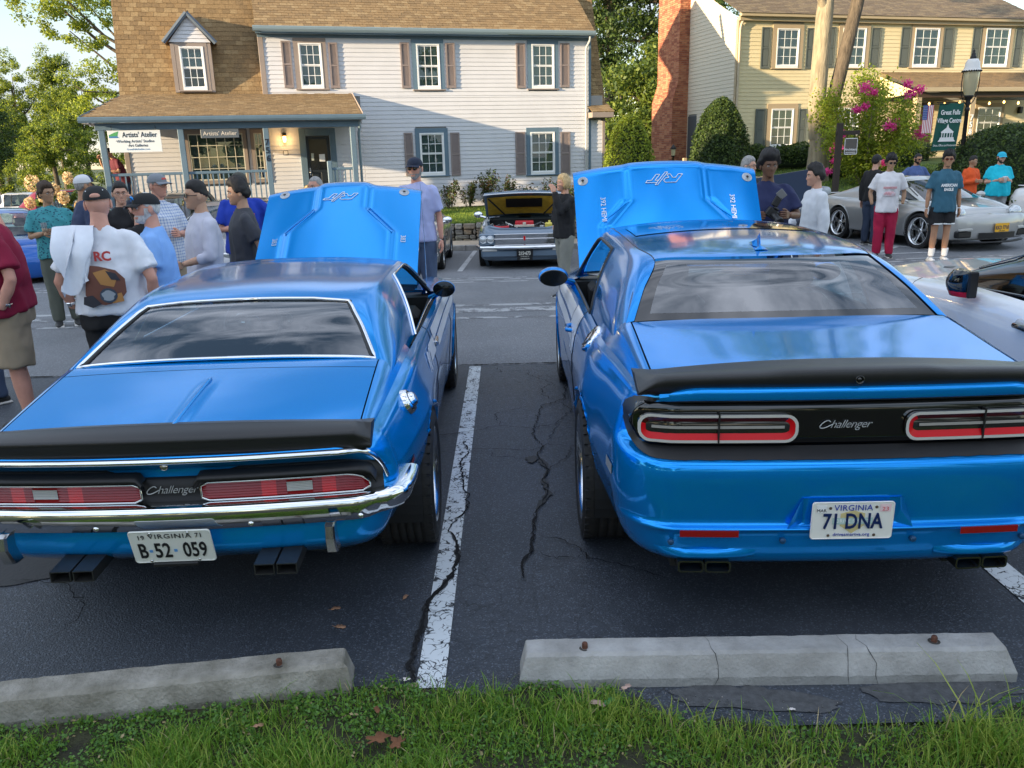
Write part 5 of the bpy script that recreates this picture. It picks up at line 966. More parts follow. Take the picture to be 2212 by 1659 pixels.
def seats(parent, y, z, w=.5, xs=(-.37,.37), col=SEATM, head=True, wheel_x=-.37, dash_y=3.1, dash_z=.86, rear=True, wood=False):
 for x in xs:
  b=MB(); b.T=Matrix.Translation((x,y,z)); b.box(-w/2,-.1,-.12,w/2,.45,0,.04); b.T=Matrix.Translation((x,y-.05,z))@Matrix.Rotation(R_(18),4,'X'); b.box(-w/2,-.13,0,w/2,.0,.56,.05)
  if head: b.box(-.13,-.12,.6,.13,-.02,.78,.035)
  b.build('seat',col,parent)
 if rear:
  b=MB(); b.T=Matrix.Translation((0,y-.75,z))@Matrix.Rotation(R_(20),4,'X'); b.box(-.58,-.12,-.1,.58,0,.42,.05); b.build('rear_bench',col,parent)
 d=MB(); d.box(-.72,dash_y,dash_z-.35,.72,dash_y+.35,dash_z-.03,.04); d.box(-.45,dash_y-.03,dash_z-.12,-.22+.03,dash_y+.2,dash_z+.01,.02); d.build('dashboard',DARK,parent)
 sw=MB(); sw.T=Matrix.Translation((wheel_x,dash_y-.22,dash_z-.03))@Matrix.Rotation(R_(68),4,'X')
 sw.tube([(.185*math.cos(a),.185*math.sin(a),0) for a in np.linspace(0,2*math.pi,28)],.013,8,cap=False); sw.lathe([(0,.03),(.05,.02),(.06,-.01),(0,-.02)],n=16)
 for a in (0,math.pi,-math.pi/2): sw.tube([(.05*math.cos(a),.05*math.sin(a),0),(.18*math.cos(a),.18*math.sin(a),0)],.012,6)
 sw.build('steering_wheel',mat('steering_grey',(.06,.06,.06),rough=.35,coat=.5),parent)
def ribs_surface(ribs, nu=14, nv=8):
 A=np.array(ribs); n,m=A.shape[:2]
 q=np.linspace(0,n-1,(n-1)*nu+1); r=np.linspace(0,m-1,(m-1)*nv+1)
 G=catm(range(n),A,q); G=np.concatenate([G,G[:,-2:-1]*np.array([-1,1,1])],axis=1); G=catm(range(m+1),G.transpose(1,0,2),r).transpose(1,0,2)
 return G
def script_logo(parent, M, w, matl, name='script_emblem', txt='Challenger'):
 """cursive chrome lettering with the long swash of the first letter"""
 o=text(name,txt[1:],M@Matrix.Translation((w*.09,0,0)),matl,parent,size=w*.235,ext=.0015,shear=.45,space=.93,bold=-.0006)
 b=MB(); b.T=M
 pts=[(-.30,.055),(-.335,.085),(-.39,.075),(-.455,.03),(-.50,-.03),(-.49,-.065),(-.43,-.07),(-.36,-.045),(-.29,-.01),(-.25,.01)]
 b.tube([(x*w,y*w,.0015) for x,y in catm(range(len(pts)),pts,np.linspace(0,len(pts)-1,30))],w*.010,6); b.build('emblem_swash',matl,parent)
def rt_logo(parent,M,w,matl):
 """outlined sporty R/T lettering"""
 b=MB(); b.T=M; t=.020*w
 def outline(p):
  p=[Vector((x*w,y*w,.001)) for x,y in p]; n=len(p)
  for i in range(n): b.tube([p[i],p[(i+1)%n]],t/2,5)
 outline([(-.50,-.13),(-.30,.13),(-.02,.13),(.03,.07),(-.02,.0),(-.12,-.02),(-.07,-.13),(-.17,-.13),(-.22,-.02),(-.30,-.02),(-.38,-.13)])
 outline([(-.10,-.20),(.20,.20),(.27,.20),(-.03,-.20)])
 outline([(.16,.06),(.22,.13),(.52,.13),(.47,.06),(.36,.06),(.22,-.13),(.12,-.13),(.26,.06)])
 return b.build('stripe_logo',matl,parent)
BADGE=mat('badge_silver',(.55,.56,.57),rough=.3,metal=.3)
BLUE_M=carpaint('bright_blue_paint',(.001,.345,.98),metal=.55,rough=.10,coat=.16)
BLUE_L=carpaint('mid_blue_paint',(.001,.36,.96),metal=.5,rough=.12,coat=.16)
WHITE_STRIPE=mat('white_stripe_vinyl',(.75,.77,.8),rough=.3,coat=.6)
GLASS_CAR=glassm('rear_window_glass',(.50,.76,.86),.5,ior=2.5)
SIDEGL=glassm('side_glass',(.6,.75,.75),.6)
def hood_open(parent, hinge, tip, w0, w1, crown, paint, name='hood', logo_w=.5, badge='392 HEMI', scoop='modern', pin_at=(.9,.86)):
 """open bonnet seen from its outer side. hinge/tip = (y,z); u across, t along from hinge to tip"""
 hy,hz=hinge; ty,tz=tip; d=Vector((0,ty-hy,tz-hz)); Ln=d.length; d.normalize(); nrm=Vector((0,-d.z,d.y))
 def P(u,t,off=0):
  w=w0+(w1-w0)*t; bow=crown*(1-u*u)*(.55+.45*t)
  p=Vector((u*w,hy,hz))+d*(t*Ln*(1+.035*(1-u*u)*t))+nrm*(bow+off)
  if t>.9: p+=nrm*(-.05*((t-.9)/.1)**2)
  return p
 def relief(u,t):
  a=abs(u); r=0
  if scoop=='modern':
   uc=.42+.0*t if t>.62 else .42+.25*min(1,(.62-t)/.22)
   r+=.016/(1+math.exp((a-uc)/.018))
   if .2<t<.62: r+=-.010*math.exp(-((a-(uc+.04))/.03)**2)
  else:
   uc=.33 if t>.70 else (.33+(.70-t)/.22*.34 if t>.48 else .67)
   r+=.030/(1+math.exp((a-uc)/.022))
  return r
 nu,ntt=72,60; G=[[P(-1+2*i/nu,j/ntt,relief(-1+2*i/nu,j/ntt)) for j in range(ntt+1)] for i in range(nu+1)]
 b=MB(); b.grid([[tuple(p) for p in r] for r in G]);
 Gi=[[tuple(p-nrm*.03) for p in r] for r in G]; b.grid(Gi,flip=True)
 def rim(a,c):
  n=len(a); b.add([tuple(x) for x in a]+[tuple(x) for x in c],[(i,i+1,n+i+1,n+i) for i in range(n-1)])
 rim(G[0],Gi[0]); rim(Gi[-1],G[-1]); rim([r[-1] for r in G],[r[-1] for r in Gi]); rim([r[0] for r in Gi],[r[0] for r in G])
 ho=b.build(name,paint,parent)
 def surf(u,t,off=.004):
  p=P(u,t,relief(u,t)+off); e=.01; px=P(u+e,t,relief(u+e,t))-P(u-e,t,relief(u-e,t)); py=P(u,t+e,relief(u,t+e))-P(u,t-e,relief(u,t-e)); return p,px,py
 for u in (-pin_at[0],pin_at[0]):
  p,ex,ey=surf(u,pin_at[1],.002); m=MB(); m.T=frame(p,ex,ey); m.lathe([(0,.008),(.013,.008),(.013,.004),(.040,.004),(.044,0)],n=28); m.m=1; m.lathe([(0,.0095),(.012,.0095),(.012,.007)],n=12); m.build('hood_pin',[mat('pin_plate',(.42,.44,.47),rough=.4,metal=.6),BLACKP],ho)
 p,ex,ey=surf(-.02,.80,.003); rt_logo(ho,frame(p,-ex,-ey)@Matrix.Rotation(math.pi,4,'Z') if False else frame(p,-ex,-ey),logo_w,WHITEP)
 for sgn in (-1,1):
  uu=sgn*(.70 if scoop=='modern' else .80); p,ex,ey=surf(uu,.56 if scoop=='modern' else .42,.004)
  M=frame(p,-ey,ex) if sgn<0 else frame(p,-ey,ex)
  text('hood_badge',badge,M,CHROME,ho,size=.060,ext=.003,space=1.0)
 if scoop!='modern':
  for sgn in (-1,1):
   pts=[(.36,.71),(.68,.50),(.66,.46),(.34,.665)]
   m=MB(); q=[surf(sgn*a,t,.006)[0] for a,t in pts]; lp=[]
   cx=sum(q,Vector())/4
   for i in range(4):
    a_,b_=q[i],q[(i+1)%4]; lp+=[a_.lerp(b_,.12),a_.lerp(b_,.88)]
   m.tube([tuple(x) for x in lp+[lp[0]]],.0045,6); m.build('intake_rim',paint,ho)
 else:
  for sgn in (-1,1):
   m=MB(); m.tube([tuple(surf(sgn*a,t,.002)[0]) for a,t in ((.46,.60),(.56,.54),(.66,.48),(.70,.44))],(.006),6); m.build('intake_rim',paint,ho)
 return ho
def number_plate(parent, M, base, name='number_plate', w=.305, h=.152):
 b=MB(); b.T=M; r=.012; n=5; poly=[]
 for cx,cy,a0 in ((w/2-r,h/2-r,0),(-w/2+r,h/2-r,90),(-w/2+r,-h/2+r,180),(w/2-r,-h/2+r,270)):
  for k in range(n): a=R_(a0+90*k/(n-1)); poly.append((cx+r*math.cos(a),cy+r*math.sin(a)))
 b.prism(poly,lambda u,v,q:(u,v,q),-.004,0)
 b.tube([(u*.985,v*.97,.0005) for u,v in poly+[poly[0]]],.0022,5)
 return b.build(name,base,parent)
def modern_car():
 T=empty('coupe_car',(1.26,2.787,0),R_(-1.2),'bright blue modern muscle coupe with hood raised, black spoiler and white side stripe','car')
 P_=BLUE_M
 rear=[(.17,.30),(.075,.345),(.045,.385),(.018,.495),(.004,.512),(.03,.53),(.012,.64),(0,.735),(.018,.782),(.15,.788),(.17,1.0),(.052,1.008),(.045,1.042),(.075,1.066)]
 secs=[[(.66,.33),(.765,.335),(.81,.37),(.845,.45),(.855,.50),(.86,.53),(.872,.62),(.868,.72),(.862,.78),(.852,.83),(.825,.93),(.808,.965),(.795,.99),(.77,1.015)],
  [(.70,.42),(.82,.425),(.865,.445),(.885,.48),(.89,.51),(.895,.54),(.905,.62),(.90,.72),(.893,.78),(.882,.835),(.855,.925),(.835,.963),(.82,.988),(.793,1.014)],
  [(.78,.42),(.88,.425),(.915,.44),(.935,.46),(.945,.49),(.95,.53),(.952,.62),(.948,.72),(.94,.78),(.925,.84),(.895,.92),(.872,.96),(.855,.985),(.825,1.01)],
  [(.78,.19),(.885,.20),(.912,.28),(.925,.39),(.932,.46),(.936,.52),(.94,.62),(.94,.71),(.933,.77),(.92,.83),(.894,.91),(.871,.952),(.853,.977),(.825,1.0)],
  [(.78,.18),(.88,.19),(.905,.27),(.912,.38),(.918,.46),(.922,.52),(.93,.62),(.93,.70),(.925,.76),(.915,.82),(.892,.90),(.87,.945),(.85,.97),(.825,.99)],
  [(.78,.18),(.88,.19),(.905,.27),(.912,.38),(.918,.46),(.922,.52),(.93,.60),(.93,.68),(.925,.74),(.912,.80),(.892,.87),(.87,.91),(.85,.935),(.825,.955)],
  [(.78,.19),(.89,.2),(.915,.3),(.93,.4),(.935,.46),(.94,.52),(.94,.60),(.94,.68),(.93,.74),(.915,.79),(.90,.84),(.88,.875),(.86,.895),(.825,.91)],
  [(.70,.2),(.80,.21),(.83,.3),(.85,.4),(.86,.46),(.865,.5),(.87,.57),(.87,.64),(.865,.69),(.85,.74),(.83,.79),(.81,.82),(.79,.84),(.755,.855)]]
 ys=[.35,.68,1.09,1.5,1.9,3.0,4.08,4.72]
 front=[(4.9,.22),(4.95,.24),(4.98,.3),(5.0,.4),(5.0,.46),(5.0,.5),(5.0,.57),(4.99,.64),(4.98,.68),(4.96,.71),(4.94,.74),(4.92,.765),(4.9,.78),(4.87,.79)]
 bl=Belt(rear,.045,.93,.17,ys,secs,front,.18,.9,.2,.35,4.72)
 v=np.unique(np.concatenate([np.linspace(k,k+1,5) for k in range(13)])); u=np.arange(0,bl.nU)
 G=bl.ev(u,v); wheels=[(1.085,.36),(4.07,.36)]; Ra=.395
 keep,rims=circ_cut(G,wheels,Ra)
 b=MB(); add_sym(b,G,keep=keep); arch_lips(rims,wheels,Ra,b)
 def edge(y): s=bl.side(y)[13]; return s[0],s[1]
 E=G[:,-1];
 rows=[]
 for p in E:
  if p[1]>1.5 and p[1]<3.7: continue
  if p[1]>2 and not rows: continue
  rows.append(p)
 def cz(y): return float(pchip([0,.1,.5,.9,1.3],[1.07,1.092,1.125,1.152,1.16],[y])[0])
 def deck(x,y): return cz(y)-(.014+.045*(1-min(1,y/.9)))*(abs(x)/.72)**2.2
 q=[]
 for p in E:
  if p[1]>1.35: break
  xi=min(p[0],.719);
  if p[0]<.72: xi=p[0];
  zi=cz(p[1]); ze=p[2]; r=[]
  for t in np.linspace(0,1,6):
   x=p[0]+(xi-p[0])*t; zd=deck(min(xi,.719),p[1]); r.append((x,p[1],ze+(zd-ze)*math.sin(t*math.pi/2) if p[0]>.72 else ze))
  q.append(r)
 q=np.array(q); add_sym(b,q,flip=False)
 f=[]
 for y in np.linspace(3.62,4.85,18):
  x,z=edge(min(y,4.72)); x-=max(0,y-4.72)*.6; z-=max(0,y-4.72)*.3; f.append([(x+(.70-x)*t,y,z+.028*math.sin(t*math.pi/2)) for t in np.linspace(0,1,5)])
 add_sym(b,f,flip=False)
 body=b.build('body',P_,T)
 g=[]
 for i in range(41):
  x=-.712+1.424*i/40; r=[]
  for j in range(31):
   y0=.066+.045*(x/.8)**2; y=y0+(.90-y0-.0*x*x)*j/30; z=deck(x,y)
   if j==0: z-=.012
   r.append((x,y,z))
  g.append(r)
 b=MB(); b.grid(g); b.add([p for p in [q[0] for q in g]]+[(p[0],p[1]-.004,p[2]-.014) for p in [q[0] for q in g]],[(i,41+i,42+i,i+1) for i in range(40)],True)
 lid=b.build('trunk_lid',P_,T)
 b=MB(); b.box(-.735,.16,.80,.735,.9,1.035); b.build('trunk_gap',DARK,T)
 ribs=[[(.80,.74,1.0),(.785,.80,1.04),(.755,.86,1.095),(.70,.925,1.14),(.36,.89,1.152),(0,.875,1.155)],
  [(.815,1.02,1.0),(.78,1.05,1.10),(.705,1.08,1.20),(.63,1.12,1.255),(.32,1.08,1.268),(0,1.065,1.27)],
  [(.82,1.30,1.0),(.77,1.32,1.14),(.67,1.34,1.295),(.545,1.345,1.365),(.28,1.27,1.378),(0,1.25,1.38)],
  [(.822,1.60,.985),(.77,1.65,1.16),(.665,1.72,1.33),(.585,1.70,1.39),(.30,1.66,1.418),(0,1.64,1.424)],
  [(.822,1.93,.98),(.765,2.02,1.17),(.67,2.14,1.335),(.595,2.15,1.40),(.3,2.15,1.433),(0,2.15,1.442)],
  [(.818,2.6,.965),(.76,2.6,1.17),(.675,2.6,1.335),(.60,2.6,1.40),(.3,2.6,1.435),(0,2.6,1.445)],
  [(.818,3.1,.95),(.765,3.05,1.15),(.68,2.98,1.31),(.61,2.95,1.375),(.3,2.92,1.415),(0,2.9,1.425)],
  [(.815,3.5,.93),(.785,3.42,1.04),(.74,3.38,1.12),(.70,3.36,1.16),(.35,3.3,1.22),(0,3.28,1.235)],
  [(.812,3.8,.915),(.80,3.8,.93),(.78,3.8,.94),(.73,3.83,.95),(.37,3.73,.985),(0,3.68,1.0)]]
 nu,nv=14,8; S_=ribs_surface(ribs,nu,nv)
 side_obj('sail_panel',P_,T,S_[:4*nu+1,:3*nv+1]); side_obj('roof_rail',P_,T,S_[4*nu:8*nu+1,2*nv:3*nv+1])
 b=MB(); rf=S_[2*nu+1:6*nu+1,3*nv:]; add_sym(b,rf); roof=b.build('roof',P_,T)
 for sg in (1,-1): b=MB(); b.tube([(sg*p[0],p[1],p[2]-.001) for p in S_[2*nu:6*nu+1,3*nv]],.0035,5); b.build('roof_seam',BLACKP,roof)
 b=MB(); pr=offset_grid(rf[26:44],.004); add_sym(b,pr[:,2:]); b.build('sunroof_panel',GLOSSB,roof)
 gl=S_[:2*nu+1,3*nv:]; gl=offset_grid(gl,-.006); gd=gl.copy()
 m=np.ones((gl.shape[0]-1,gl.shape[1]-1),bool); m[:3]=False; m[-3:]=False; m[:,:2]=False
 b=MB(); add_sym(b,gl,keep=m); rg=b.build('rear_window',GLASS_CAR,T)
 b=MB(); add_sym(b,gl,keep=~m); b.build('window_border',GLOSSB,rg)
 b=MB(); add_sym(b,offset_grid(S_[6*nu:,3*nv:],-.006)); b.build('windshield',SIDEGL,T)
 for sg in (1,-1):
  b=MB(); pts=[S_[i,0] for i in range(4*nu,8*nu+1,4)][::-1]+[S_[4*nu,j] for j in range(0,2*nv+1,3)]+[S_[i,2*nv] for i in range(4*nu,8*nu+1,4)]
  b.tube([(sg*p[0],p[1],p[2]) for p in pts],.012,6); b.build('window_seal',BLACKP,T)
 side_obj('quarter_glass',SIDEGL,T,offset_grid(S_[4*nu:4*nu+6,0:2*nv+1],-.012))
 b=MB(); b.box(-.80,.95,.25,.80,3.7,.62); b.box(-.66,.90,.55,.66,1.05,1.07); b.box(-.80,3.55,.3,.80,3.7,.93); b.box(-.86,1.9,.3,-.80,3.7,.9); b.box(.80,1.9,.3,.86,3.7,.9); b.build('cabin_floor',DARK,T)
 b=MB(); b.box(-.72,4.5,.2,.72,4.85,.62); b.box(-.56,.3,.25,.56,4.8,.34); b.build('underbody',DARK,T)
 seats(T,2.35,.55,dash_y=3.2,dash_z=.98)
 b=MB(); b.T=Matrix.Translation((0,2.95,1.30)); b.box(-.12,-.01,-.035,.12,.02,.035,.01); b.build('rear_view_mirror',mat('mirror_face',(.25,.55,.5),rough=.1,metal=.6),T)
 b=MB(); fin=[(1.36,0,.034),(1.39,.012,.030),(1.41,.065,.006),(1.425,.068,.005),(1.47,.03,.02),(1.56,.0,.016)]
 V=[];F=[]
 for (y,h,w) in fin:
  z0=1.405+ (y-1.36)*.09; V+=[(-w,y,z0),(0,y,z0+h+.003),(w,y,z0)]
 for i in range(len(fin)-1): a=3*i; F+=[(a,a+1,a+4,a+3),(a+1,a+2,a+5,a+4)]
 V.append((0,1.36,1.40)); F+=[(0,2,1)]; b.add(V,F,False); b.build('antenna_fin',P_,roof)
 sp=[]
 for i in range(49):
  x=-.79+1.58*i/48; a=abs(x)/.79; yb=.06+.045*(x/.8)**2; end=max(0,(a-.9)/.1); h=.068*(1-end*.75); lift=.008/(1+math.exp((abs(x)-.30)/.02))
  zt=1.052-.022*(a**2.4)
  fw=.20*(1-.0*end)+.02*end; z0=deck(min(abs(x),.71),yb+.2)
  sp.append([(x,yb+fw,z0+.004),(x,yb+fw*.55,max(z0+.01,zt+h*.62+lift)),(x,yb+.03,zt+h+lift),(x,yb-.01,zt+h-.004+lift),(x,yb-.022,zt+h-.012+lift),(x,yb-.012,zt+h*.4),(x,yb+.004,zt-.006),(x,yb+.03,zt-.012)])
 b=MB(); b.grid(sp); b.add(sp[0],[tuple(range(8))]); b.add(sp[-1],[tuple(range(8))[::-1]]); spo=b.build('spoiler',SATIN,T)
 b=MB(); b.lathe([(0,-.006),(.009,-.006),(.009,-.001),(.013,-.001),(.013,-.008),(.016,-.008),(.016,0)],c=(0,.048,1.085),axis='y',n=20); b.build('spoiler_camera',GLOSSB,spo)
 ln=bl.ev(np.arange(bl.nr+1),[8.0,8.4])[:,0];
 def py(x): return float(np.interp(abs(x),ln[:,0],ln[:,1]))+.078-.045*smooth01((abs(x)-.70)/.13)
 def panel(x0,x1,z0,z1,off,r,n=36,name=None,m=None,par=None,prof=None):
  V=[];F=[];
  for i in range(n+1):
   x=x0+(x1-x0)*i/n; e=min(x-x0,x1-x); k=0
   if e<r: k=r-math.sqrt(max(0,r*r-(r-e)**2))
   for t in np.linspace(0,1,5): V.append((x,py(x)-off,z0+k+(z1-z0-2*k)*t))
   V.append((x,py(x)+.03,z0+k)); V.append((x,py(x)+.03,z1-k))
  for i in range(n):
   a=i*7;c=a+7
   for j in range(4): F.append((a+j,c+j,c+j+1,a+j+1))
   F.append((a+5,c+5,c,a)); F.append((a+4,c+4,c+6,a+6))
  return V,F
 sy=bl.surf_y((8.3,10.7))
 def rrect(hw_,z0,z1,r,n=8,m=30):
  P=[]
  for cx,cz_,a0 in ((hw_-r,z1-r,0),(-hw_+r,z1-r,90),(-hw_+r,z0+r,180),(hw_-r,z0+r,270)):
   for k in range(n): a=R_(a0+90*k/(n-1)); P.append((cx+r*math.cos(a),cz_+r*math.sin(a)))
   if a0 in (0,180):
    e=P[-1]; t_=-1 if a0==0 else 1
    P+=[(e[0]+t_*(2*(hw_-r))*q_,e[1]) for q_ in np.linspace(0,1,m)[1:-1]]
  return P
 oo=rrect(.826,.786,1.006,.105); io=rrect(.806,.820,.992,.080); k_=len(oo)
 b=MB(); V=[(x,sy(x,z)-.003,z) for x,z in oo]+[(x,py(x)-.008,z) for x,z in io]; mid_=[((a[0]*.5+c[0]*.5),(a[1]*.55+c[1]*.45),(a[2]*.5+c[2]*.5)) for a,c in zip(V[:k_],V[k_:])]
 V=V[:k_]+mid_+V[k_:]; b.add(V,[(i,(i+1)%k_,k_+(i+1)%k_,k_+i) for i in range(k_)]+[(k_+i,k_+(i+1)%k_,2*k_+(i+1)%k_,2*k_+i) for i in range(k_)],True); b.build('lamp_panel_surround',SATIN,T)
 b=MB(); V,F=panel(-.812,.812,.816,.994,.006,.08,60); b.add(V,F,True); pan=b.build('lamp_panel',GLOSSB,T)
 for sg in (-1,1):
  h=bpy.data.objects.new('tail_lamp',None); COL.objects.link(h); h.parent=T; h.empty_display_size=.1
  x0,x1=(.198,.786);
  def rr(x0,x1,z0,z1,r,n=6):
   P=[]
   for cx,cz_,a0 in ((x1-r,z1-r,0),(x0+r,z1-r,90),(x0+r,z0+r,180),(x1-r,z0+r,270)):
    for k in range(n): a=R_(a0+90*k/(n-1)); P.append((cx+r*math.cos(a),cz_+r*math.sin(a)))
   Q=[]
   for k in range(len(P)):
    a_,b_=P[k],P[(k+1)%len(P)]; Q.append(a_)
    if (k+1)%n==0 and abs(a_[0]-b_[0])>.1: Q+=[(a_[0]+(b_[0]-a_[0])*t,a_[1]+(b_[1]-a_[1])*t) for t in np.linspace(0,1,14)[1:-1]]
   return Q
  def ring(o,i,yo,yi,m,nm):
   b=MB(); n=len(o); b.add([(sg*x,py(x)-yo,z) for x,z in o]+[(sg*x,py(x)-yi,z) for x,z in i],[(k,(k+1)%n,n+(k+1)%n,n+k) for k in range(n)],True); return b.build(nm,m,h)
  o=rr(x0,x1,.838,.948,.045); i=rr(x0+.011,x1-.011,.849,.937,.036); ring(o,i,.028,.028,mat('lamp_chrome',(.62,.60,.56),rough=.35,metal=.2),'lamp_bezel'); ring(o,o,.012,.028,CHROME,'bezel_edge')
  i2=rr(x0+.034,x1-.034,.873,.918,.02); RR=mat('lamp_red_reflector',(.60,.006,.012),rough=.3,coat=.15,spec=.2); DR=mat('lamp_shaded_reflector',(.06,.004,.006),rough=.2,coat=.5); o_=ring(i,i2,.027,.016,[RR,DR],'lamp_red_ring')
  for p_ in o_.data.polygons: p_.material_index=1 if p_.center.z>.909 and abs(p_.center.x)>.24 else 0  # upper ring faces get a darker red: shadow painted into the reflector
  b=MB(); n=len(i2); cx=(x0+x1)/2; xs_=np.linspace(x0+.03,x1-.03,16); b.grid([[(sg*x,py(x)-.016-.004*math.sin(math.pi*t),.872+.047*t) for t in np.linspace(0,1,5)] for x in xs_]); b.build('lamp_lens',mat('smoked_lens',(.02,.02,.022),rough=.08,coat=1),h)
  b=MB(); b.add([(sg*x,py(x)-.0245,z) for x in np.linspace(x0+.05,x1-.05,12) for z in (.893,.904)],[(2*k,2*k+2,2*k+3,2*k+1) for k in range(11)],True); b.build('light_bar',mat('light_bar',(.35,.33,.3),rough=.25),h)
  b=MB(); xx=.49; b.box(sg*xx-.003,py(xx)-.031,.835,sg*xx+.003,py(xx)-.0,.955); b.build('lamp_gap',BLACKP,h)
 script_logo(T,frame(Vector((-.02,py(0)-.012,.902)),(1,0,0),(0,0,1)),.19,BADGE)
 for sg in (-1,1):
  for nm,xa,xb,za,zb,m in (('reflector',.415,.635,.484,.510,REDL),):
   b=MB(); n=10; yy=lambda x:.006+.045*(x/.93)**2-.006; b.add([(sg*x,yy(x),z) for x in np.linspace(xa,xb,n) for z in (za,zb)]+[],[(2*k,2*k+2,2*k+3,2*k+1) for k in range(n-1)],True); b.add([(sg*x,yy(x)+o_,zb) for x in np.linspace(xa,xb,n) for o_ in (0,.03)],[(2*k,2*k+2,2*k+3,2*k+1) for k in range(n-1)]); b.build(nm,m,T)
  for x,z in ((.245,.462),(.665,.455)):
   b=MB(); b.lathe([(0,-.004),(.010,-.004),(.012,0),(.012,.01)],c=(sg*x,.012+.045*(x/.93)**2,z),axis='y',n=14); b.build('parking_sensor',mat('sensor_blue',(.01,.06,.15),rough=.4),T)
  h=bpy.data.objects.new('exhaust_tips',None); COL.objects.link(h); h.parent=T
  for k in (0,1):
   xa=.43+k*.103; b=MB(); o=rr(xa,xa+.10,.318,.368,.013); ii=rr(xa+.007,xa+.093,.325,.361,.009); n=len(o)
   for a,c_,ya,yb in ((o,o,.012,.25),(o,ii,.012,.012),(ii,ii,.012,.16)): b.add([(sg*x,ya+.06*x,z) for x,z in a]+[(sg*x,yb+.06*x,z) for x,z in c_],[(q_,(q_+1)%n,n+(q_+1)%n,n+q_) for q_ in range(n)])
   b.build('exhaust_tip',mat('exhaust_black',(.10,.10,.10),rough=.25,metal=.9),h)
  b=MB(); b.box(sg*.42 if sg>0 else -.65,.12,.31,.65 if sg>0 else -.42,.2,.375); b.build('exhaust_recess',BLACKP,T)
  b=MB(); g=[]; fy=bl.surf_y()
  for x in np.linspace(.34,.72,22):
   t=(x-.34)/.38; a=math.sin(t*math.pi)**.7; zc=.382+.004*a; g.append([(sg*x,fy(x,zc+.035)-.001,zc+.035),(sg*x,fy(x,zc+.02)-.004-.010*a,zc+.022*a+.01),(sg*x,fy(x,zc)-.004-.022*a,zc+.006),(sg*x,fy(x,zc)-.003-.018*a,zc-.006*a),(sg*x,fy(x,zc)+.04,zc-.014)])
  b.grid(g); b.build('exhaust_surround',P_,T)
  b=MB(); g=offset_grid(bl.ev(np.linspace(bl.nr-2,bl.nr+1.4,5),np.array([6.2,6.6])),.004)*np.array([sg,1,1]); b.grid(g); b.build('side_marker',mat('marker_grey',(.30,.31,.33),rough=.3,coat=.4),T)
 b=MB(); b.add([(-.235,.009,.516),(.235,.009,.516),(.185,.008,.64),(-.185,.008,.64),(-.17,.035,.52),(.17,.035,.52),(.155,.035,.63),(-.155,.035,.63)],[(0,1,5,4),(1,2,6,5),(2,3,7,6),(3,0,4,7),(4,5,6,7)]); b.build('plate_recess',P_,T)
 pm=frame(Vector((0,-.006,.553)),(1,0,0),(0,-.03,1)); pb=number_plate(T,pm,mat('plate_cream',(.80,.79,.74),rough=.35,coat=.4))
 BLU=mat('plate_blue',(.01,.04,.35),rough=.4); NAVY=mat('plate_navy',(.005,.02,.10),rough=.4); TEAL=mat('plate_shield',(.45,.60,.56),rough=.5); GOLD=mat('plate_gold',(.62,.52,.25),rough=.5)
 tr=lambda x,y,z=.002: pm@Matrix.Translation((x,y,z))
 sh=MB(); sh.T=tr(0,-.0,.0012); sh.prism([(-.045,.03),(0,.042),(.045,.03),(.045,-.02),(0,-.052),(-.045,-.02)],lambda u,v,q:(u,v,q),0,.0006); sh.build('plate_emblem',GOLD,pb)
 sh=MB(); sh.T=tr(0,0,.0021); sh.prism([(-.075,.012),(.075,.012),(.075,-.014),(-.075,-.014)],lambda u,v,q:(u,v,q),0,.0005); sh.build('plate_band',TEAL,pb)
 text('plate_band_text','DRIVE SMART',tr(0,-.001,.003),WHITEP,pb,size=.019,ext=.0003,space=1.1)
 text('plate_state','VIRGINIA',tr(0,.052),BLU,pb,size=.033,ext=.0006,space=1.05)
 text('plate_number','71 DNA',tr(0,-.004,.0042),NAVY,pb,size=.088,ext=.0015,sx=.72,bold=.0014,space=1.02)
 text('plate_web','drivesmartva.org',tr(0,-.057),BLU,pb,size=.019,ext=.0006,space=1.05)
 b=MB(); b.T=tr(-.118,.05); b.box(-.018,-.016,0,.018,.016,.0006); b.m=1; b.build('plate_sticker',WHITEP,pb); text('sticker_month','MAR',tr(-.118,.043,.0032),BLACKP,pb,size=.018,ext=.0004)
 b=MB(); b.T=tr(.118,.05); b.box(-.02,-.014,0,.02,.016,.0006); b.build('plate_sticker',mat('sticker_pink',(.8,.6,.62),rough=.5),pb); text('sticker_year','23',tr(.118,.047,.0032),mat('sticker_red',(.6,.1,.12)),pb,size=.022,ext=.0004,sx=1.2)
 for x,y in ((-.085,.052),(.085,.055),(-.085,-.06),(.085,-.06)):
  b=MB(); b.T=tr(x,y); b.lathe([(0,.003),(.005,.002),(.006,0)],n=10); b.build('plate_screw',mat('rust_screw',(.08,.05,.03),rough=.6),pb)
 def stripe(ya,yb,va,vb,nm,m,sgs=(-1,1)):
  uu=np.linspace(bl.uy(ya),bl.uy(yb),30); g=offset_grid(bl.ev(uu,np.linspace(va,vb,6)),.0035)
  for sg in sgs: b=MB(); b.grid(g*np.array([sg,1,1])); b.build(nm,m,T)
 stripe(2.45,4.55,9.6,11.3,'side_stripe',WHITE_STRIPE); stripe(2.2,4.55,8.2,9.3,'side_stripe_lower',WHITE_STRIPE)
 stripe(1.98,2.43,9.3,11.7,'side_stripe_rear',WHITE_STRIPE)
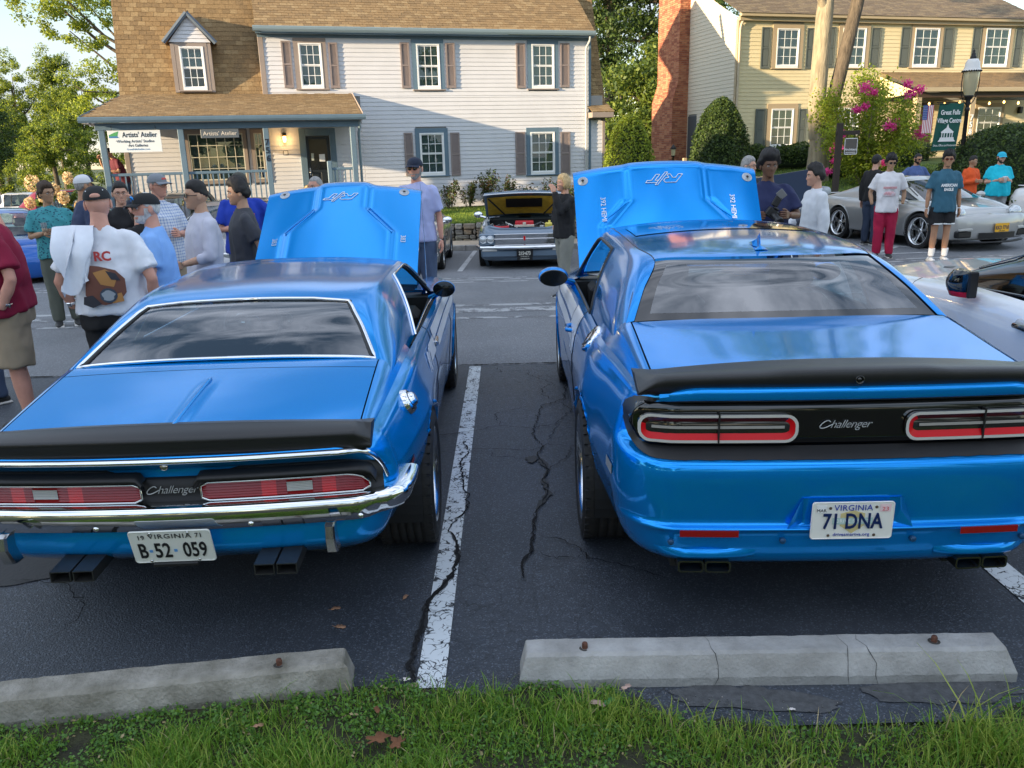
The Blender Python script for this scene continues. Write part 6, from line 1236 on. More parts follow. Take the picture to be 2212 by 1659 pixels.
 for sg in (-1,1):
  u=bl.uy(2.08); p=bl.ev([u],[8.6])[0,0]; p2=bl.ev([u],[8.9])[0,0]
  text('stripe_letters','R/T',frame(Vector((sg*(p[0]+.006),p[1],p[2])),(0,-sg,0),(sg*(p2[0]-p[0]),0,p2[2]-p[2])),WHITE_STRIPE,T,size=.16,ext=.001,shear=.3,bold=.004)
 for sg in (-1,1):
  p=bl.ev([bl.uy(2.3)],[9.2])[0,0]; b=MB(); b.tube([(sg*(p[0]+.0),p[1]-.09,p[2]),(sg*(p[0]+.035),p[1]-.06,p[2]),(sg*(p[0]+.035),p[1]+.06,p[2]),(sg*p[0],p[1]+.09,p[2])],.014,8); b.build('door_handle',P_,T)
  b=MB(); ys_=bl.ev([bl.uy(2.02)],np.linspace(2,13,20))[0]; b.tube([(sg*(q_[0]+.001),q_[1],q_[2]) for q_ in ys_],.0035,5); b.build('door_seam',BLACKP,T)
 p=bl.ev([bl.uy(1.36)],[11.4])[0,0]; nrm=Vector((-.80,0,.60)); b=MB(); b.T=Matrix.Translation((-p[0]-.001,p[1],p[2]))@nrm.to_track_quat('Z','Y').to_matrix().to_4x4()
 b.lathe([(0,.014),(.03,.014),(.04,.008),(.06,.010),(.076,.006),(.08,-.01)],n=32); b.m=1; b.lathe([(.034,.015),(.04,.013),(.045,.010)],n=20)
 for k in range(6): a=k*math.pi/3; b.lathe([(0,.012),(.006,.012),(.006,.0)],c=(.062*math.cos(a),.062*math.sin(a),0),n=8)
 b.build('fuel_door',[CHROME,BLACKP],T)
 for sg in (-1,1):
  h=bpy.data.objects.new('side_mirror',None); COL.objects.link(h); h.parent=T
  b=MB(); b.ball((sg*.995,3.24,1.02),(.112,.085,.072),24,16); b.tube([(sg*.86,3.38,.955),(sg*.90,3.33,.975),(sg*.95,3.27,1.01)],[(.05,.03),(.04,.025),(.035,.03)],8); b.build('mirror_shell',P_,h)
  b=MB(); b.lathe([(0,-.0),(.95,-.0),(1.0,.015),(1.0,.05)],axis='y',n=32); V=[(sg*.995+v_[0]*.102,3.150+v_[1]*.6-.008,1.02+v_[2]*.061) for v_ in b.V]; c=MB(); c.add(V,b.F,False); c.build('mirror_glass',mat('dark_mirror',(.03,.035,.04),rough=.08,metal=.8),h)
 hood_open(T,(3.80,.97),(4.44,1.765),.76,.775,.07,P_,logo_w=.31)
 b=MB(); b.box(-.70,3.75,.62,.70,4.75,.80); b.build('engine',mat('engine_dark',(.02,.02,.02),rough=.5),T)
 for sg in (-1,1):
  make_wheel(T,sg*.945,1.085,.36,.315,.262,sg,'classic'); make_wheel(T,sg*.93,4.07,.355,.28,.258,sg,'classic')
  b=MB(); b.lathe([(.0,-.30),(.385,-.30),(.393,-.28),(.393,0)],c=(0,1.085,.36),axis='x',n=28,a0=-.3,a1=math.pi+.3); b.lathe([(.0,-.30),(.385,-.30),(.393,-.28),(.393,0)],c=(0,4.07,.36),axis='x',n=28,a0=-.3,a1=math.pi+.3)
  V=[(sg*(.90+x),y,z) for x,y,z in b.V]; c=MB(); c.add(V,b.F); c.build('wheel_well',DARK,T)
 return T
def classic_car():
 T=empty('classic_car',(-1.29,2.789,0),R_(1.5),'blue vintage muscle coupe with hood raised, chrome rear bumper and square quad exhaust','car')
 P_=BLUE_L
 rear=[(.22,.36),(.11,.43),(.085,.462),(.075,.54),(.085,.60),(.095,.66),(.10,.668),(.105,.786),(.085,.795),(.04,.838),(.034,.848),(.045,.862),(.06,.872),(.08,.884)]
 secs=[[(.66,.36),(.735,.40),(.77,.44),(.805,.52),(.825,.58),(.835,.63),(.837,.64),(.832,.70),(.825,.73),(.808,.79),(.80,.81),(.79,.835),(.775,.855),(.745,.878)],
  [(.70,.42),(.80,.425),(.835,.45),(.865,.52),(.88,.58),(.888,.62),(.89,.64),(.885,.71),(.875,.74),(.85,.805),(.838,.835),(.822,.868),(.805,.89),(.772,.912)],
  [(.78,.42),(.87,.425),(.895,.45),(.915,.50),(.925,.56),(.93,.62),(.931,.64),(.92,.72),(.91,.75),(.88,.82),(.865,.86),(.85,.90),(.83,.925),(.795,.942)],
  [(.76,.21),(.855,.22),(.88,.30),(.897,.42),(.908,.52),(.914,.59),(.915,.63),(.912,.70),(.905,.74),(.882,.80),(.87,.845),(.855,.89),(.84,.918),(.808,.94)],
  [(.76,.20),(.85,.21),(.87,.28),(.885,.40),(.895,.50),(.90,.58),(.90,.62),(.905,.68),(.90,.72),(.885,.78),(.875,.83),(.86,.88),(.85,.91),(.82,.935)],
  [(.76,.19),(.85,.2),(.88,.28),(.895,.4),(.905,.5),(.915,.58),(.92,.62),(.925,.69),(.92,.73),(.90,.79),(.89,.83),(.875,.87),(.865,.895),(.835,.915)],
  [(.80,.24),(.89,.25),(.91,.3),(.925,.4),(.93,.5),(.932,.58),(.932,.62),(.932,.69),(.925,.73),(.91,.78),(.90,.81),(.885,.84),(.865,.86),(.83,.872)],
  [(.72,.26),(.84,.28),(.87,.33),(.89,.42),(.90,.5),(.905,.57),(.905,.62),(.90,.68),(.895,.72),(.88,.755),(.87,.78),(.855,.80),(.84,.815),(.81,.825)]]
 ys=[.30,.66,1.07,1.48,1.9,3.0,3.95,4.55]
 front=[(4.7,.28),(4.78,.3),(4.8,.34),(4.82,.42),(4.83,.5),(4.83,.57),(4.83,.62),(4.84,.68),(4.84,.71),(4.85,.74),(4.86,.76),(4.86,.775),(4.85,.785),(4.82,.795)]
 bl=Belt(rear,.075,.92,.12,ys,secs,front,.06,.95,.1,.30,4.55)
 v=np.unique(np.concatenate([np.linspace(k,k+1,5) for k in range(13)])); G=bl.ev(np.arange(0,bl.nU),v)
 wheels=[(1.07,.345),(3.95,.34)]; Ra=.365; keep,rims=circ_cut(G,wheels,Ra)
 b=MB(); add_sym(b,G,keep=keep); arch_lips(rims,wheels,Ra,b)
 def edge(y): s=bl.side(y)[13]; return s[0],s[1]
 def cz(y): return float(pchip([0,.1,.5,.9,1.3],[.90,.918,.972,1.012,1.025],[y])[0])
 def deck(x,y): return cz(y)-(.010+.034*(1-min(1,y/.9)))*(abs(x)/.7)**2.2
 q=[]
 for p in G[:,-1]:
  if p[1]>1.35: break
  xi=min(p[0],.703); r=[]
  for t in np.linspace(0,1,7):
   x=p[0]+(xi-p[0])*t; zd=deck(xi,p[1]); r.append((x,p[1],p[2]+(zd-p[2])*math.sin(t*math.pi/2) if p[0]>.703 else p[2]))
  q.append(r)
 add_sym(b,q)
 f=[]
 for y in np.linspace(3.40,4.80,18):
  x,z=edge(min(y,4.55)); z-=max(0,y-4.55)*.1; f.append([(x+(.66-x)*t,y,z+.022*math.sin(t*math.pi/2)) for t in np.linspace(0,1,5)])
 add_sym(b,f)
 b.box(-.68,4.6,.60,.68,4.84,.80,.03); b.build('body',P_,T)
 g=[]
 for i in range(49):
  x=-.697+1.394*i/48; r=[]
  for j in range(31):
   y0=.075+.07*(x/.92)**2; y=y0+(.775-y0)*j/30; z=deck(x,y)
   cr_=max(0,1-abs(x)/.012); z+=.010*cr_*max(0,min(1,(.68-y)/.15));
   r.append((x,y,z))
  g.append(r)
 b=MB(); b.grid(g); b.build('trunk_lid',P_,T)
 b=MB(); b.grid([[(x,y,deck(x,y)) for y in np.linspace(.781,.96,6)] for x in np.linspace(-.697,.697,33)]); b.build('rear_cowl',P_,T)
 b=MB(); b.box(-.71,.16,.66,.71,.86,.845); b.build('trunk_gap',DARK,T)
 cr2=MB(); cr2.tube([(0,y,deck(0,y)+.006) for y in np.linspace(.13,.66,20)],[.001]+[.009]*18+[.001],8); cr2.build('trunk_crease',P_,T)
 ribs=[[(.775,.56,.87),(.765,.68,.925),(.725,.80,.965),(.685,.885,1.0),(.35,.895,1.018),(0,.895,1.022)],
  [(.785,.95,.925),(.755,1.0,.99),(.675,1.05,1.072),(.605,1.10,1.105),(.30,1.10,1.118),(0,1.10,1.122)],
  [(.79,1.25,.925),(.748,1.29,1.04),(.64,1.33,1.165),(.52,1.335,1.205),(.26,1.35,1.216),(0,1.355,1.22)],
  [(.79,1.52,.925),(.745,1.56,1.07),(.645,1.62,1.205),(.56,1.64,1.243),(.28,1.66,1.257),(0,1.67,1.262)],
  [(.795,1.74,.925),(.738,1.92,1.08),(.65,2.12,1.218),(.575,2.15,1.253),(.28,2.15,1.272),(0,2.15,1.278)],
  [(.80,2.45,.92),(.74,2.45,1.08),(.655,2.45,1.218),(.575,2.45,1.255),(.28,2.45,1.278),(0,2.45,1.284)],
  [(.81,2.90,.915),(.755,2.83,1.07),(.665,2.76,1.195),(.59,2.74,1.232),(.29,2.72,1.260),(0,2.71,1.266)],
  [(.82,3.2,.90),(.785,3.12,.99),(.735,3.08,1.05),(.69,3.06,1.08),(.34,2.99,1.11),(0,2.97,1.12)],
  [(.82,3.45,.885),(.81,3.46,.89),(.78,3.47,.90),(.72,3.46,.905),(.36,3.39,.935),(0,3.37,.945)]]
 nu,nv=14,8; S_=ribs_surface(ribs,nu,nv)
 side_obj('sail_panel',P_,T,S_[:4*nu+1,:3*nv+1]); side_obj('roof_rail',P_,T,S_[4*nu:8*nu+1,2*nv:3*nv+1])
 b=MB(); add_sym(b,S_[2*nu:6*nu+1,3*nv:]); b.build('roof',P_,T)
 gl=offset_grid(S_[:2*nu+1,3*nv:],-.006); b=MB(); add_sym(b,gl); rg=b.build('rear_window',glassm('vintage_window_glass',(.45,.68,.78),.5,ior=2.7),T)
 def loop(pts,r,nm,m,par): b=MB(); b.tube(pts,r,8,cap=False); return b.build(nm,m,par)
 rim=[S_[i,3*nv] for i in range(0,2*nu+1,2)]; top=[S_[2*nu,j] for j in range(3*nv,5*nv+1,2)]; bot=[S_[0,j] for j in range(3*nv,5*nv+1,2)]
 rim=rim[:-2]; tp=top[3:]
 half=[bot[k] for k in range(len(bot)-1,0,-1)]+[bot[0]*.4+rim[0]*.6]+rim[1:]+[(S_[2*nu,3*nv]*.80+S_[2*nu-6,3*nv]*.12+S_[2*nu,3*nv+6]*.08)]+tp
 half=[np.array(p)+np.array([0,-.0,.003]) for p in half]; full=[tuple(p) for p in half]+[(-p[0],p[1],p[2]) for p in half[::-1]]
 loop(full,[.0085]*len(full),'window_trim',CHROME,rg)
 b=MB();
 for k,(pts) in enumerate((full,)): b.tube([(p[0]*.975,p[1]+.01,p[2]-.002) for p in pts],.008,6,cap=False)
 b.build('window_gasket',BLACKP,rg)
 b=MB(); add_sym(b,offset_grid(S_[6*nu:,3*nv:],-.006)); b.build('windshield',SIDEGL,T)
 for sg in (1,-1):
  rear_e=[S_[4*nu,j] for j in range(0,2*nv+1,2)]; top_e=[S_[i,2*nv] for i in range(4*nu,8*nu+1,4)]; low=[S_[i,0] for i in range(4*nu,8*nu+1,4)]
  b=MB(); b.tube([(sg*(p[0]+.004),p[1]-.006,p[2]+.002) for p in rear_e+top_e[1:-2]],.009,6); b.build('window_chrome',CHROME,T)
  b=MB(); b.tube([(sg*(p[0]-.014),p[1]+.008,p[2]-.008) for p in rear_e+top_e[1:]],.016,6); b.build('window_seal',BLACKP,T)
  b=MB(); b.tube([(sg*p[0],p[1],p[2]+.004) for p in low],.008,6); b.build('belt_trim',CHROME,T)
 b=MB(); b.box(-.76,.95,.22,.76,3.4,.55); b.box(-.76,.86,.5,.76,1.25,.94); b.box(-.76,3.3,.3,.76,3.45,.88); b.box(-.82,1.8,.3,-.76,3.4,.86); b.box(.76,1.8,.3,.82,3.4,.86); b.build('cabin_floor',DARK,T)
 b=MB(); b.box(-.70,4.45,.25,.70,4.7,.62); b.box(-.52,.35,.30,.52,4.6,.40); b.build('underbody',DARK,T)
 b=MB(); b.box(-.62,3.6,.55,.62,4.55,.72); b.lathe([(0,.14),(.17,.14),(.19,.12),(.19,.0)],c=(0,4.1,.74),n=24); b.build('engine',mat('engine_dark',(.02,.02,.02),rough=.5),T)
 seats(T,2.05,.46,dash_y=2.82,dash_z=.88,head=False,wheel_x=-.36)
 b=MB(); b.T=Matrix.Translation((0,2.80,1.17)); b.box(-.11,-.01,-.025,.11,.02,.025,.01); b.build('rear_view_mirror',DCHROME,T)
 for k,x in enumerate((-.50,-.40,-.30,-.19)): b=MB(); b.lathe([(0,-.002),(.036,-.002),(.040,-.008),(.044,0)],c=(x,2.815,.845),axis='y',n=20); b.build('gauge',WHITEL if k==3 else DCHROME,T)
 ln=bl.ev(np.arange(bl.nr+1),[6.5,7.0])[:,0]; py=lambda x: float(np.interp(abs(x),ln[:,0],ln[:,1]))-.006
 SB=mat('tail_black',(.012,.012,.013),rough=.5)
 b=MB(); V=[];F=[]; n=64
 def ztop(x):
  a=abs(x); s=1/(1+math.exp(-(a-.205)/.018)); return .757+.034*s-(.028*max(0,(a-.70)/.08)**2 if a>.70 else 0)
 def zbot(x): return .640+.02*max(0,(abs(x)-.74)/.05)
 rows=[]
 for i in range(n+1):
  x=-.785+1.57*i/n; zt=ztop(x); zb=zbot(x); a=abs(x); rows.append([(x,py(x),zb),(x,py(x)-.012,zb+.006),(x,py(x)-.014,(zb+zt)/2),(x,py(x)-.012,zt-.006),(x,py(x)+.006,zt)])
 b.grid(rows); b.build('tail_panel',SB,T)
 for sg in (-1,1):
  h=bpy.data.objects.new('tail_lamp',None); COL.objects.link(h); h.parent=T; h.empty_display_size=.1
  def X(x): return sg*x
  b=MB(); rows=[]
  x0,x1=.095,.765
  for i in range(41):
   x=x0+(x1-x0)*i/40; e=min(x-x0,x1-x); k=.028-math.sqrt(max(0,.028**2-(.028-min(e,.028))**2)); zt=.782-k-(.03*max(0,(x-.69)/.075)**2); zb=.652+k
   hd=.052; rows.append([(X(x),py(x)-.012,zt+.004),(X(x),py(x)-.014-hd*.7,zt-.001),(X(x),py(x)-.012-hd,zt-.010),(X(x),py(x)-.014-hd,zt-.022),(X(x),py(x)-.026,zt-.036)])
  b.grid(rows); b.build('lamp_hood',SB,h)
  def zz(x,t):
   e=min(x-.112,.738-x); k=.012-math.sqrt(max(0,.012**2-(.012-min(e,.012))**2)); a=.673+k; c=.739-k-.026*max(0,(x-.66)/.078)**1.6; return a+(c-a)*t
  parts=[(.112,.335,REDL),(.335,.39,REDB),(.39,.43,REDL),(.43,.525,WHITEL),(.525,.56,REDL),(.56,.612,REDB),(.612,.738,REDL)]
  for xa,xb,m in parts:
   b=MB(); nn=max(3,int((xb-xa)/.02))
   ta,tb=((.22,.80) if m is WHITEL else (0,1)); yo=.030 if m is WHITEL else .027
   rib=[]
   for i in range(nn+1):
    x=xa+(xb-xa)*i/nn; rib.append([(X(x),py(x)-yo-(.003 if (j%2) else 0),zz(x,ta+(tb-ta)*j/12)) for j in range(13)])
   b.grid(rib,smooth=False); b.build('lamp_lens',m,h)
   if m is WHITEL:
    b=MB(); b.grid([[(X(x),py(x)-.026,zz(x,t)) for t in (0,1)] for x in np.linspace(xa,xb,5)]); b.build('lamp_lens',REDL,h)
  b=MB(); pts=[(X(x),py(x)-.031,zz(x,0)-.003) for x in np.linspace(.112,.738,24)]+[(X(x),py(x)-.031,zz(x,1)+.002) for x in np.linspace(.738,.112,24)]
  b.tube(pts+[pts[0]],.0042,6,cap=False); b.build('lamp_bezel',CHROME,h)
 b=MB(); b.lathe([(0,-.02),(.012,-.02),(.016,-.012),(.018,0)],c=(-.01,.072,.813),axis='y',n=18); b.build('trunk_lock',DCHROME,T)
 script_logo(T,frame(Vector((.0,py(0)-.018,.712)),(1,0,0),(0,0,1)),.19,BADGE)
 le=bl.ev(np.arange(bl.nr+1),[9.7,10.0])[:,0]; ty=lambda x: float(np.interp(abs(x),le[:,0],le[:,1]))-.004
 fy=bl.surf_y()
 half=[(x,.846) for x in np.linspace(0,.64,18)]+[(.68,.845),(.71,.840),(.735,.828),(.753,.808),(.768,.782),(.780,.752),(.790,.722),(.797,.695)]
 pts=[(-x,fy(x,z)-.006,z) for x,z in half[::-1]]+[(x,fy(x,z)-.006,z) for x,z in half[1:]]
 b=MB(); b.tube(pts,[(.009,.013)]*len(pts),8); b.build('tail_moulding',CHROME,T)
 lb=bl.ev(np.arange(bl.nr+6),[4.5])[:,0]; xs=list(np.linspace(0,.86,36))
 prof=[(.02,.662),(-.035,.664),(-.062,.655),(-.072,.640),(-.070,.615),(-.056,.585),(-.045,.56),(-.02,.548),(.02,.55)]
 path=[];
 for x in np.linspace(0,.76,26): path.append((x,float(np.interp(x,lb[:,0],lb[:,1])),1.0,0))
 for t in np.linspace(.08,1,10): a=t*math.pi/2; path.append((.76+.082*math.sin(a),float(np.interp(.76,lb[:,0],lb[:,1]))+.075*(1-math.cos(a))*1.2,1.0,a))
 path.append((.848,.31,1,math.pi/2)); path.append((.850,.40,1,math.pi/2))
 rows=[]
 for (x,y,s_,a) in path:
  up=.018*max(0,min(1,(x-.68)/.13))**2; tp=1-.34*max(0,min(1,(x-.72)/.1)); r=[]
  for (o,z) in prof:
   oo=o if a<.1 else o*(.75 if a>1 else .9); zt=.607+(z-.607)*tp+ (up if z>.6 else up*.3)
   if x<.19: zt = zt if z>.6 else zt+.012*0
   r.append((x-oo*math.sin(a),y+oo*math.cos(a),zt))
  rows.append(r)
 rows=np.array(rows); b=MB(); add_sym(b,rows); b.build('rear_bumper',CHROME,T)
 for sg in (-1,1):
  b=MB(); b.T=Matrix.Translation((sg*.60,-.005,.60));
  g=[(0,-.006,-.004,.017),(.0,-.030,-.012,.018),(0,-.036,-.06,.019),(0,-.010,-.125,.022),(0,.01,-.13,.02)]
  V=[]
  for (x,y,z,w) in g: V+=[(-w,y+.008,z),(-w*.75,y-.004,z+.003),(w*.75,y-.004,z+.003),(w,y+.008,z)]
  V2=V; F=[]
  for i in range(4):
   for j in range(3): a=i*4+j; F.append((a,a+4,a+5,a+1))
   a=i*4; F.append((a,a+0,a+4)) if False else None
  F=[f_ for f_ in F if f_]; V2=V+[(x,y+.05,z) for x,y,z in V]; n=len(V)
  for i in range(4): F+=[(i*4,n+i*4,n+i*4+4,i*4+4),(i*4+3,i*4+7,n+i*4+7,n+i*4+3)]
  b.add(V2,F,False); b.build('bumper_guard',DCHROME,T)
  for x in (.29,.70): b=MB(); b.lathe([(0,-.005),(.008,-.004),(.011,0)],c=(sg*x,-.0+.07*(x/.9)**2+.035,.578),axis='y',n=12); b.build('bumper_bolt',CHROME,T)
 pm=frame(Vector((-.005,.018,.508)),(1,0,0),(0,-.26,1)); pb=number_plate(T,pm,mat('plate_white',(.72,.73,.68),rough=.4,coat=.3)); tr=lambda x,y,z=.002: pm@Matrix.Translation((x,y,z))
 K=mat('plate_black',(.01,.01,.012),rough=.45); SQ=mat('plate_square',(.10,.30,.62),rough=.5)
 text('plate_state','VIRGINIA',tr(0,.051),K,pb,size=.03,ext=.0006,space=1.15,sx=1.15); text('plate_year','19',tr(-.108,.047),K,pb,size=.030,ext=.0006); text('plate_year','71',tr(.108,.051),K,pb,size=.030,ext=.0006)
 text('plate_number','B',tr(-.112,-.02),K,pb,size=.098,ext=.0015,sx=.62,bold=.0012); text('plate_number','52',tr(-.038,-.02),K,pb,size=.098,ext=.0015,sx=.66,bold=.0012); text('plate_number','059',tr(.083,-.02),K,pb,size=.098,ext=.0015,sx=.62,bold=.0012)
 for x in (-.082,.010): b=MB(); b.T=tr(x,-.018); b.box(-.006,-.006,0,.006,.006,.001); b.build('plate_square_mark',SQ,pb)
 for x,y in ((-.07,.066),(.07,.066),(-.09,-.066),(.09,-.066)): b=MB(); b.T=tr(x,y); b.lathe([(0,.004),(.005,.003),(.006,0)],n=10); b.build('plate_screw',DCHROME,pb)
 b=MB(); b.T=pm; b.box(-.085,-.090,-.01,.085,-.072,.014,.003); b.m=0; b.box(-.006,-.1,-.004,.006,-.088,.004); b.build('plate_bracket',BLACKP,T)
 for sg in (-1,1):
  h=bpy.data.objects.new('exhaust_tips',None); COL.objects.link(h); h.parent=T
  for k in (0,1):
   xa=(.30+k*.085); b=MB(); w_,hh=.076,.044; z0=.392; y0=-.015
   def q4(x0_,x1_,z0_,z1_,y): return [(sg*x0_,y,z0_),(sg*x1_,y,z0_),(sg*x1_,y,z1_),(sg*x0_,y,z1_)]
   A=q4(xa,xa+w_,z0,z0+hh,y0); B=q4(xa,xa+w_,z0+.01,z0+hh+.01,y0+.22); Cc=q4(xa+.004,xa+w_-.004,z0+.004,z0+hh-.004,y0); D=q4(xa+.004,xa+w_-.004,z0+.014,z0+hh+.006,y0+.16)
   V=A+B+Cc+D; F=[(i,(i+1)%4,4+(i+1)%4,4+i) for i in range(4)]+[(i,(i+1)%4,8+(i+1)%4,8+i) for i in range(4)]+[(8+i,8+(i+1)%4,12+(i+1)%4,12+i) for i in range(4)]+[(12,13,14,15)]
   b.add(V,F); b.build('exhaust_tip',mat('exhaust_dull',(.05,.05,.05),rough=.4,metal=.6),h)
 sp=[]
 for i in range(57):
  x=-.755+1.51*i/56; a=abs(x)/.755; yb=.055+.075*(x/.92)**2; end=max(0,(a-.93)/.07); h=.083*(1-.45*end); z0=deck(min(abs(x),.69),yb+.17)
  y_out=yb-.02+.03*end
  sp.append([(x,yb+.15,z0+.003),(x,yb+.10,z0+.010),(x,yb+.05,z0+.028*(1-.4*end)),(x,y_out,.852-.012*a*a+h),(x,y_out-.012,.849-.012*a*a+h-.006),(x,y_out-.006,.849-.012*a*a+h-.02),(x,yb-.012,.875-.012*a*a),(x,yb-.014,.860-.012*a*a),(x,yb+.03,.855-.012*a*a)])
 b=MB(); b.grid(sp); b.add(sp[0],[tuple(range(9))]); b.add(sp[-1],[tuple(range(9))[::-1]]); b.build('spoiler',SATIN,T)
 def stripe(ya,yb,va,vb,nm,m,sgs=(-1,1)):
  for sg in sgs:
   g=offset_grid(bl.ev(np.linspace(bl.uy(ya),bl.uy(yb),30),np.linspace(va,vb,6)),.0035)*np.array([sg,1,1]); b=MB(); b.grid(g); b.build(nm,m,T)
 stripe(2.05,4.5,10.0,11.6,'side_stripe',WHITE_STRIPE); stripe(2.25,4.5,8.5,9.7,'side_stripe_lower',WHITE_STRIPE); stripe(1.72,2.03,8.8,10.6,'side_stripe_rear',WHITE_STRIPE)
 for sg in (-1,1):
  p,p2=bl.ev([bl.uy(1.62)],[9.2,9.9])[0]
  text('stripe_letters','R/T',frame(Vector((sg*(p[0]+.006),p[1],p[2])),(0,-sg,0) if False else (0,sg,0),(sg*(p2[0]-p[0]),0,p2[2]-p[2])),WHITE_STRIPE,T,size=.15,ext=.001,shear=.3,bold=.004)
  for yy in (1.93,3.28): b=MB(); ps=bl.ev([bl.uy(yy)],np.linspace(1,13,20))[0]; b.tube([(sg*(q_[0]+.0005),q_[1],q_[2]) for q_ in ps],.003,5); b.build('door_seam',BLACKP,T)
  p=bl.ev([bl.uy(2.12)],[9.5])[0,0]; b=MB(); b.box(-.012,-.075,-.017,.012,.075,.017,.006); V=[(sg*(p[0]+.006)+x,p[1]+y,p[2]+z) for x,y,z in b.V]; c=MB(); c.add(V,b.F); c.build('door_handle',DCHROME,T)
  p=bl.ev([bl.uy(.50)],[6.0])[0,0]; b=MB(); V=[(sg*(p[0]+.003),p[1]-.07,p[2]-.014),(sg*(p[0]+.006),p[1]+.07,p[2]-.014),(sg*(p[0]+.006),p[1]+.07,p[2]+.014),(sg*(p[0]+.003),p[1]-.07,p[2]+.014)]; b.add(V,[(0,1,2,3) if sg<0 else (0,1,2,3)]); b.build('side_marker',REDL,T)
  for (wy,wz) in wheels:
   pass
 p=bl.ev([bl.uy(.70)],[10.2])[0,0]; nrm=Vector((.86,0,.45)); b=MB(); b.T=Matrix.Translation((p[0]+.004,p[1],p[2]))@nrm.to_track_quat('Z','Y').to_matrix().to_4x4()
 b.lathe([(0,.040),(.022,.040),(.030,.034),(.034,.020),(.050,.016),(.056,.004),(.06,-.01)],n=32)
 b.m=1; b.lathe([(.036,.0195),(.045,.0185)],n=24); b.build('fuel_cap',[CHROME,BLACKP],T)
 for sg in (1,-1):
  h=bpy.data.objects.new('side_mirror',None); COL.objects.link(h); h.parent=T
  b=MB(); b.lathe([(0,.11),(.03,.105),(.052,.08),(.062,.04),(.064,.0),(.062,-.004)],axis='y',n=24); b.V=[(sg*.905+x*1.25,3.0+y,.985+z*.92) for x,y,z in b.V]; b.tube([(sg*.80,3.12,.91),(sg*.84,3.08,.93),(sg*.89,3.04,.965)],[(.03,.02),(.025,.02),(.03,.02)],8); b.build('mirror_shell',P_,h)
  b=MB(); b.lathe([(0,-.004),(.058,-.003),(.062,0)],axis='y',n=24); b.V=[(sg*.905+x*1.25,2.995+y,.985+z*.92) for x,y,z in b.V]; b.build('mirror_glass',mat('dark_mirror',(.03,.035,.04),rough=.08,metal=.8),h)
 b=MB(); b.tube([(.74,3.60,.87),(.742,3.57,1.30),(.735,3.52,1.72)],[.004,.0022,.0012],6); b.lathe([(.0,.03),(.010,.02),(.014,0)],c=(.74,3.60,.865),n=12); b.build('aerial',CHROME,T)
 hood_open(T,(3.62,.93),(4.62,1.655),.66,.665,.05,P_,logo_w=.29,badge='383',scoop='classic',pin_at=(.78,.90))
 for sg in (-1,1):
  make_wheel(T,sg*.925,1.07,.345,.27,.235,sg,'classic'); make_wheel(T,sg*.925,3.95,.34,.24,.235,sg,'classic')
  b=MB(); b.lathe([(.0,-.30),(.355,-.30),(.363,-.28),(.363,0)],c=(0,1.07,.345),axis='x',n=28,a0=-.3,a1=math.pi+.3); b.lathe([(.0,-.30),(.355,-.30),(.363,-.28),(.363,0)],c=(0,3.95,.34),axis='x',n=28,a0=-.3,a1=math.pi+.3)
  V=[(sg*(.88+x),y,z) for x,y,z in b.V]; c=MB(); c.add(V,b.F); c.build('wheel_well',DARK,T)
 return T
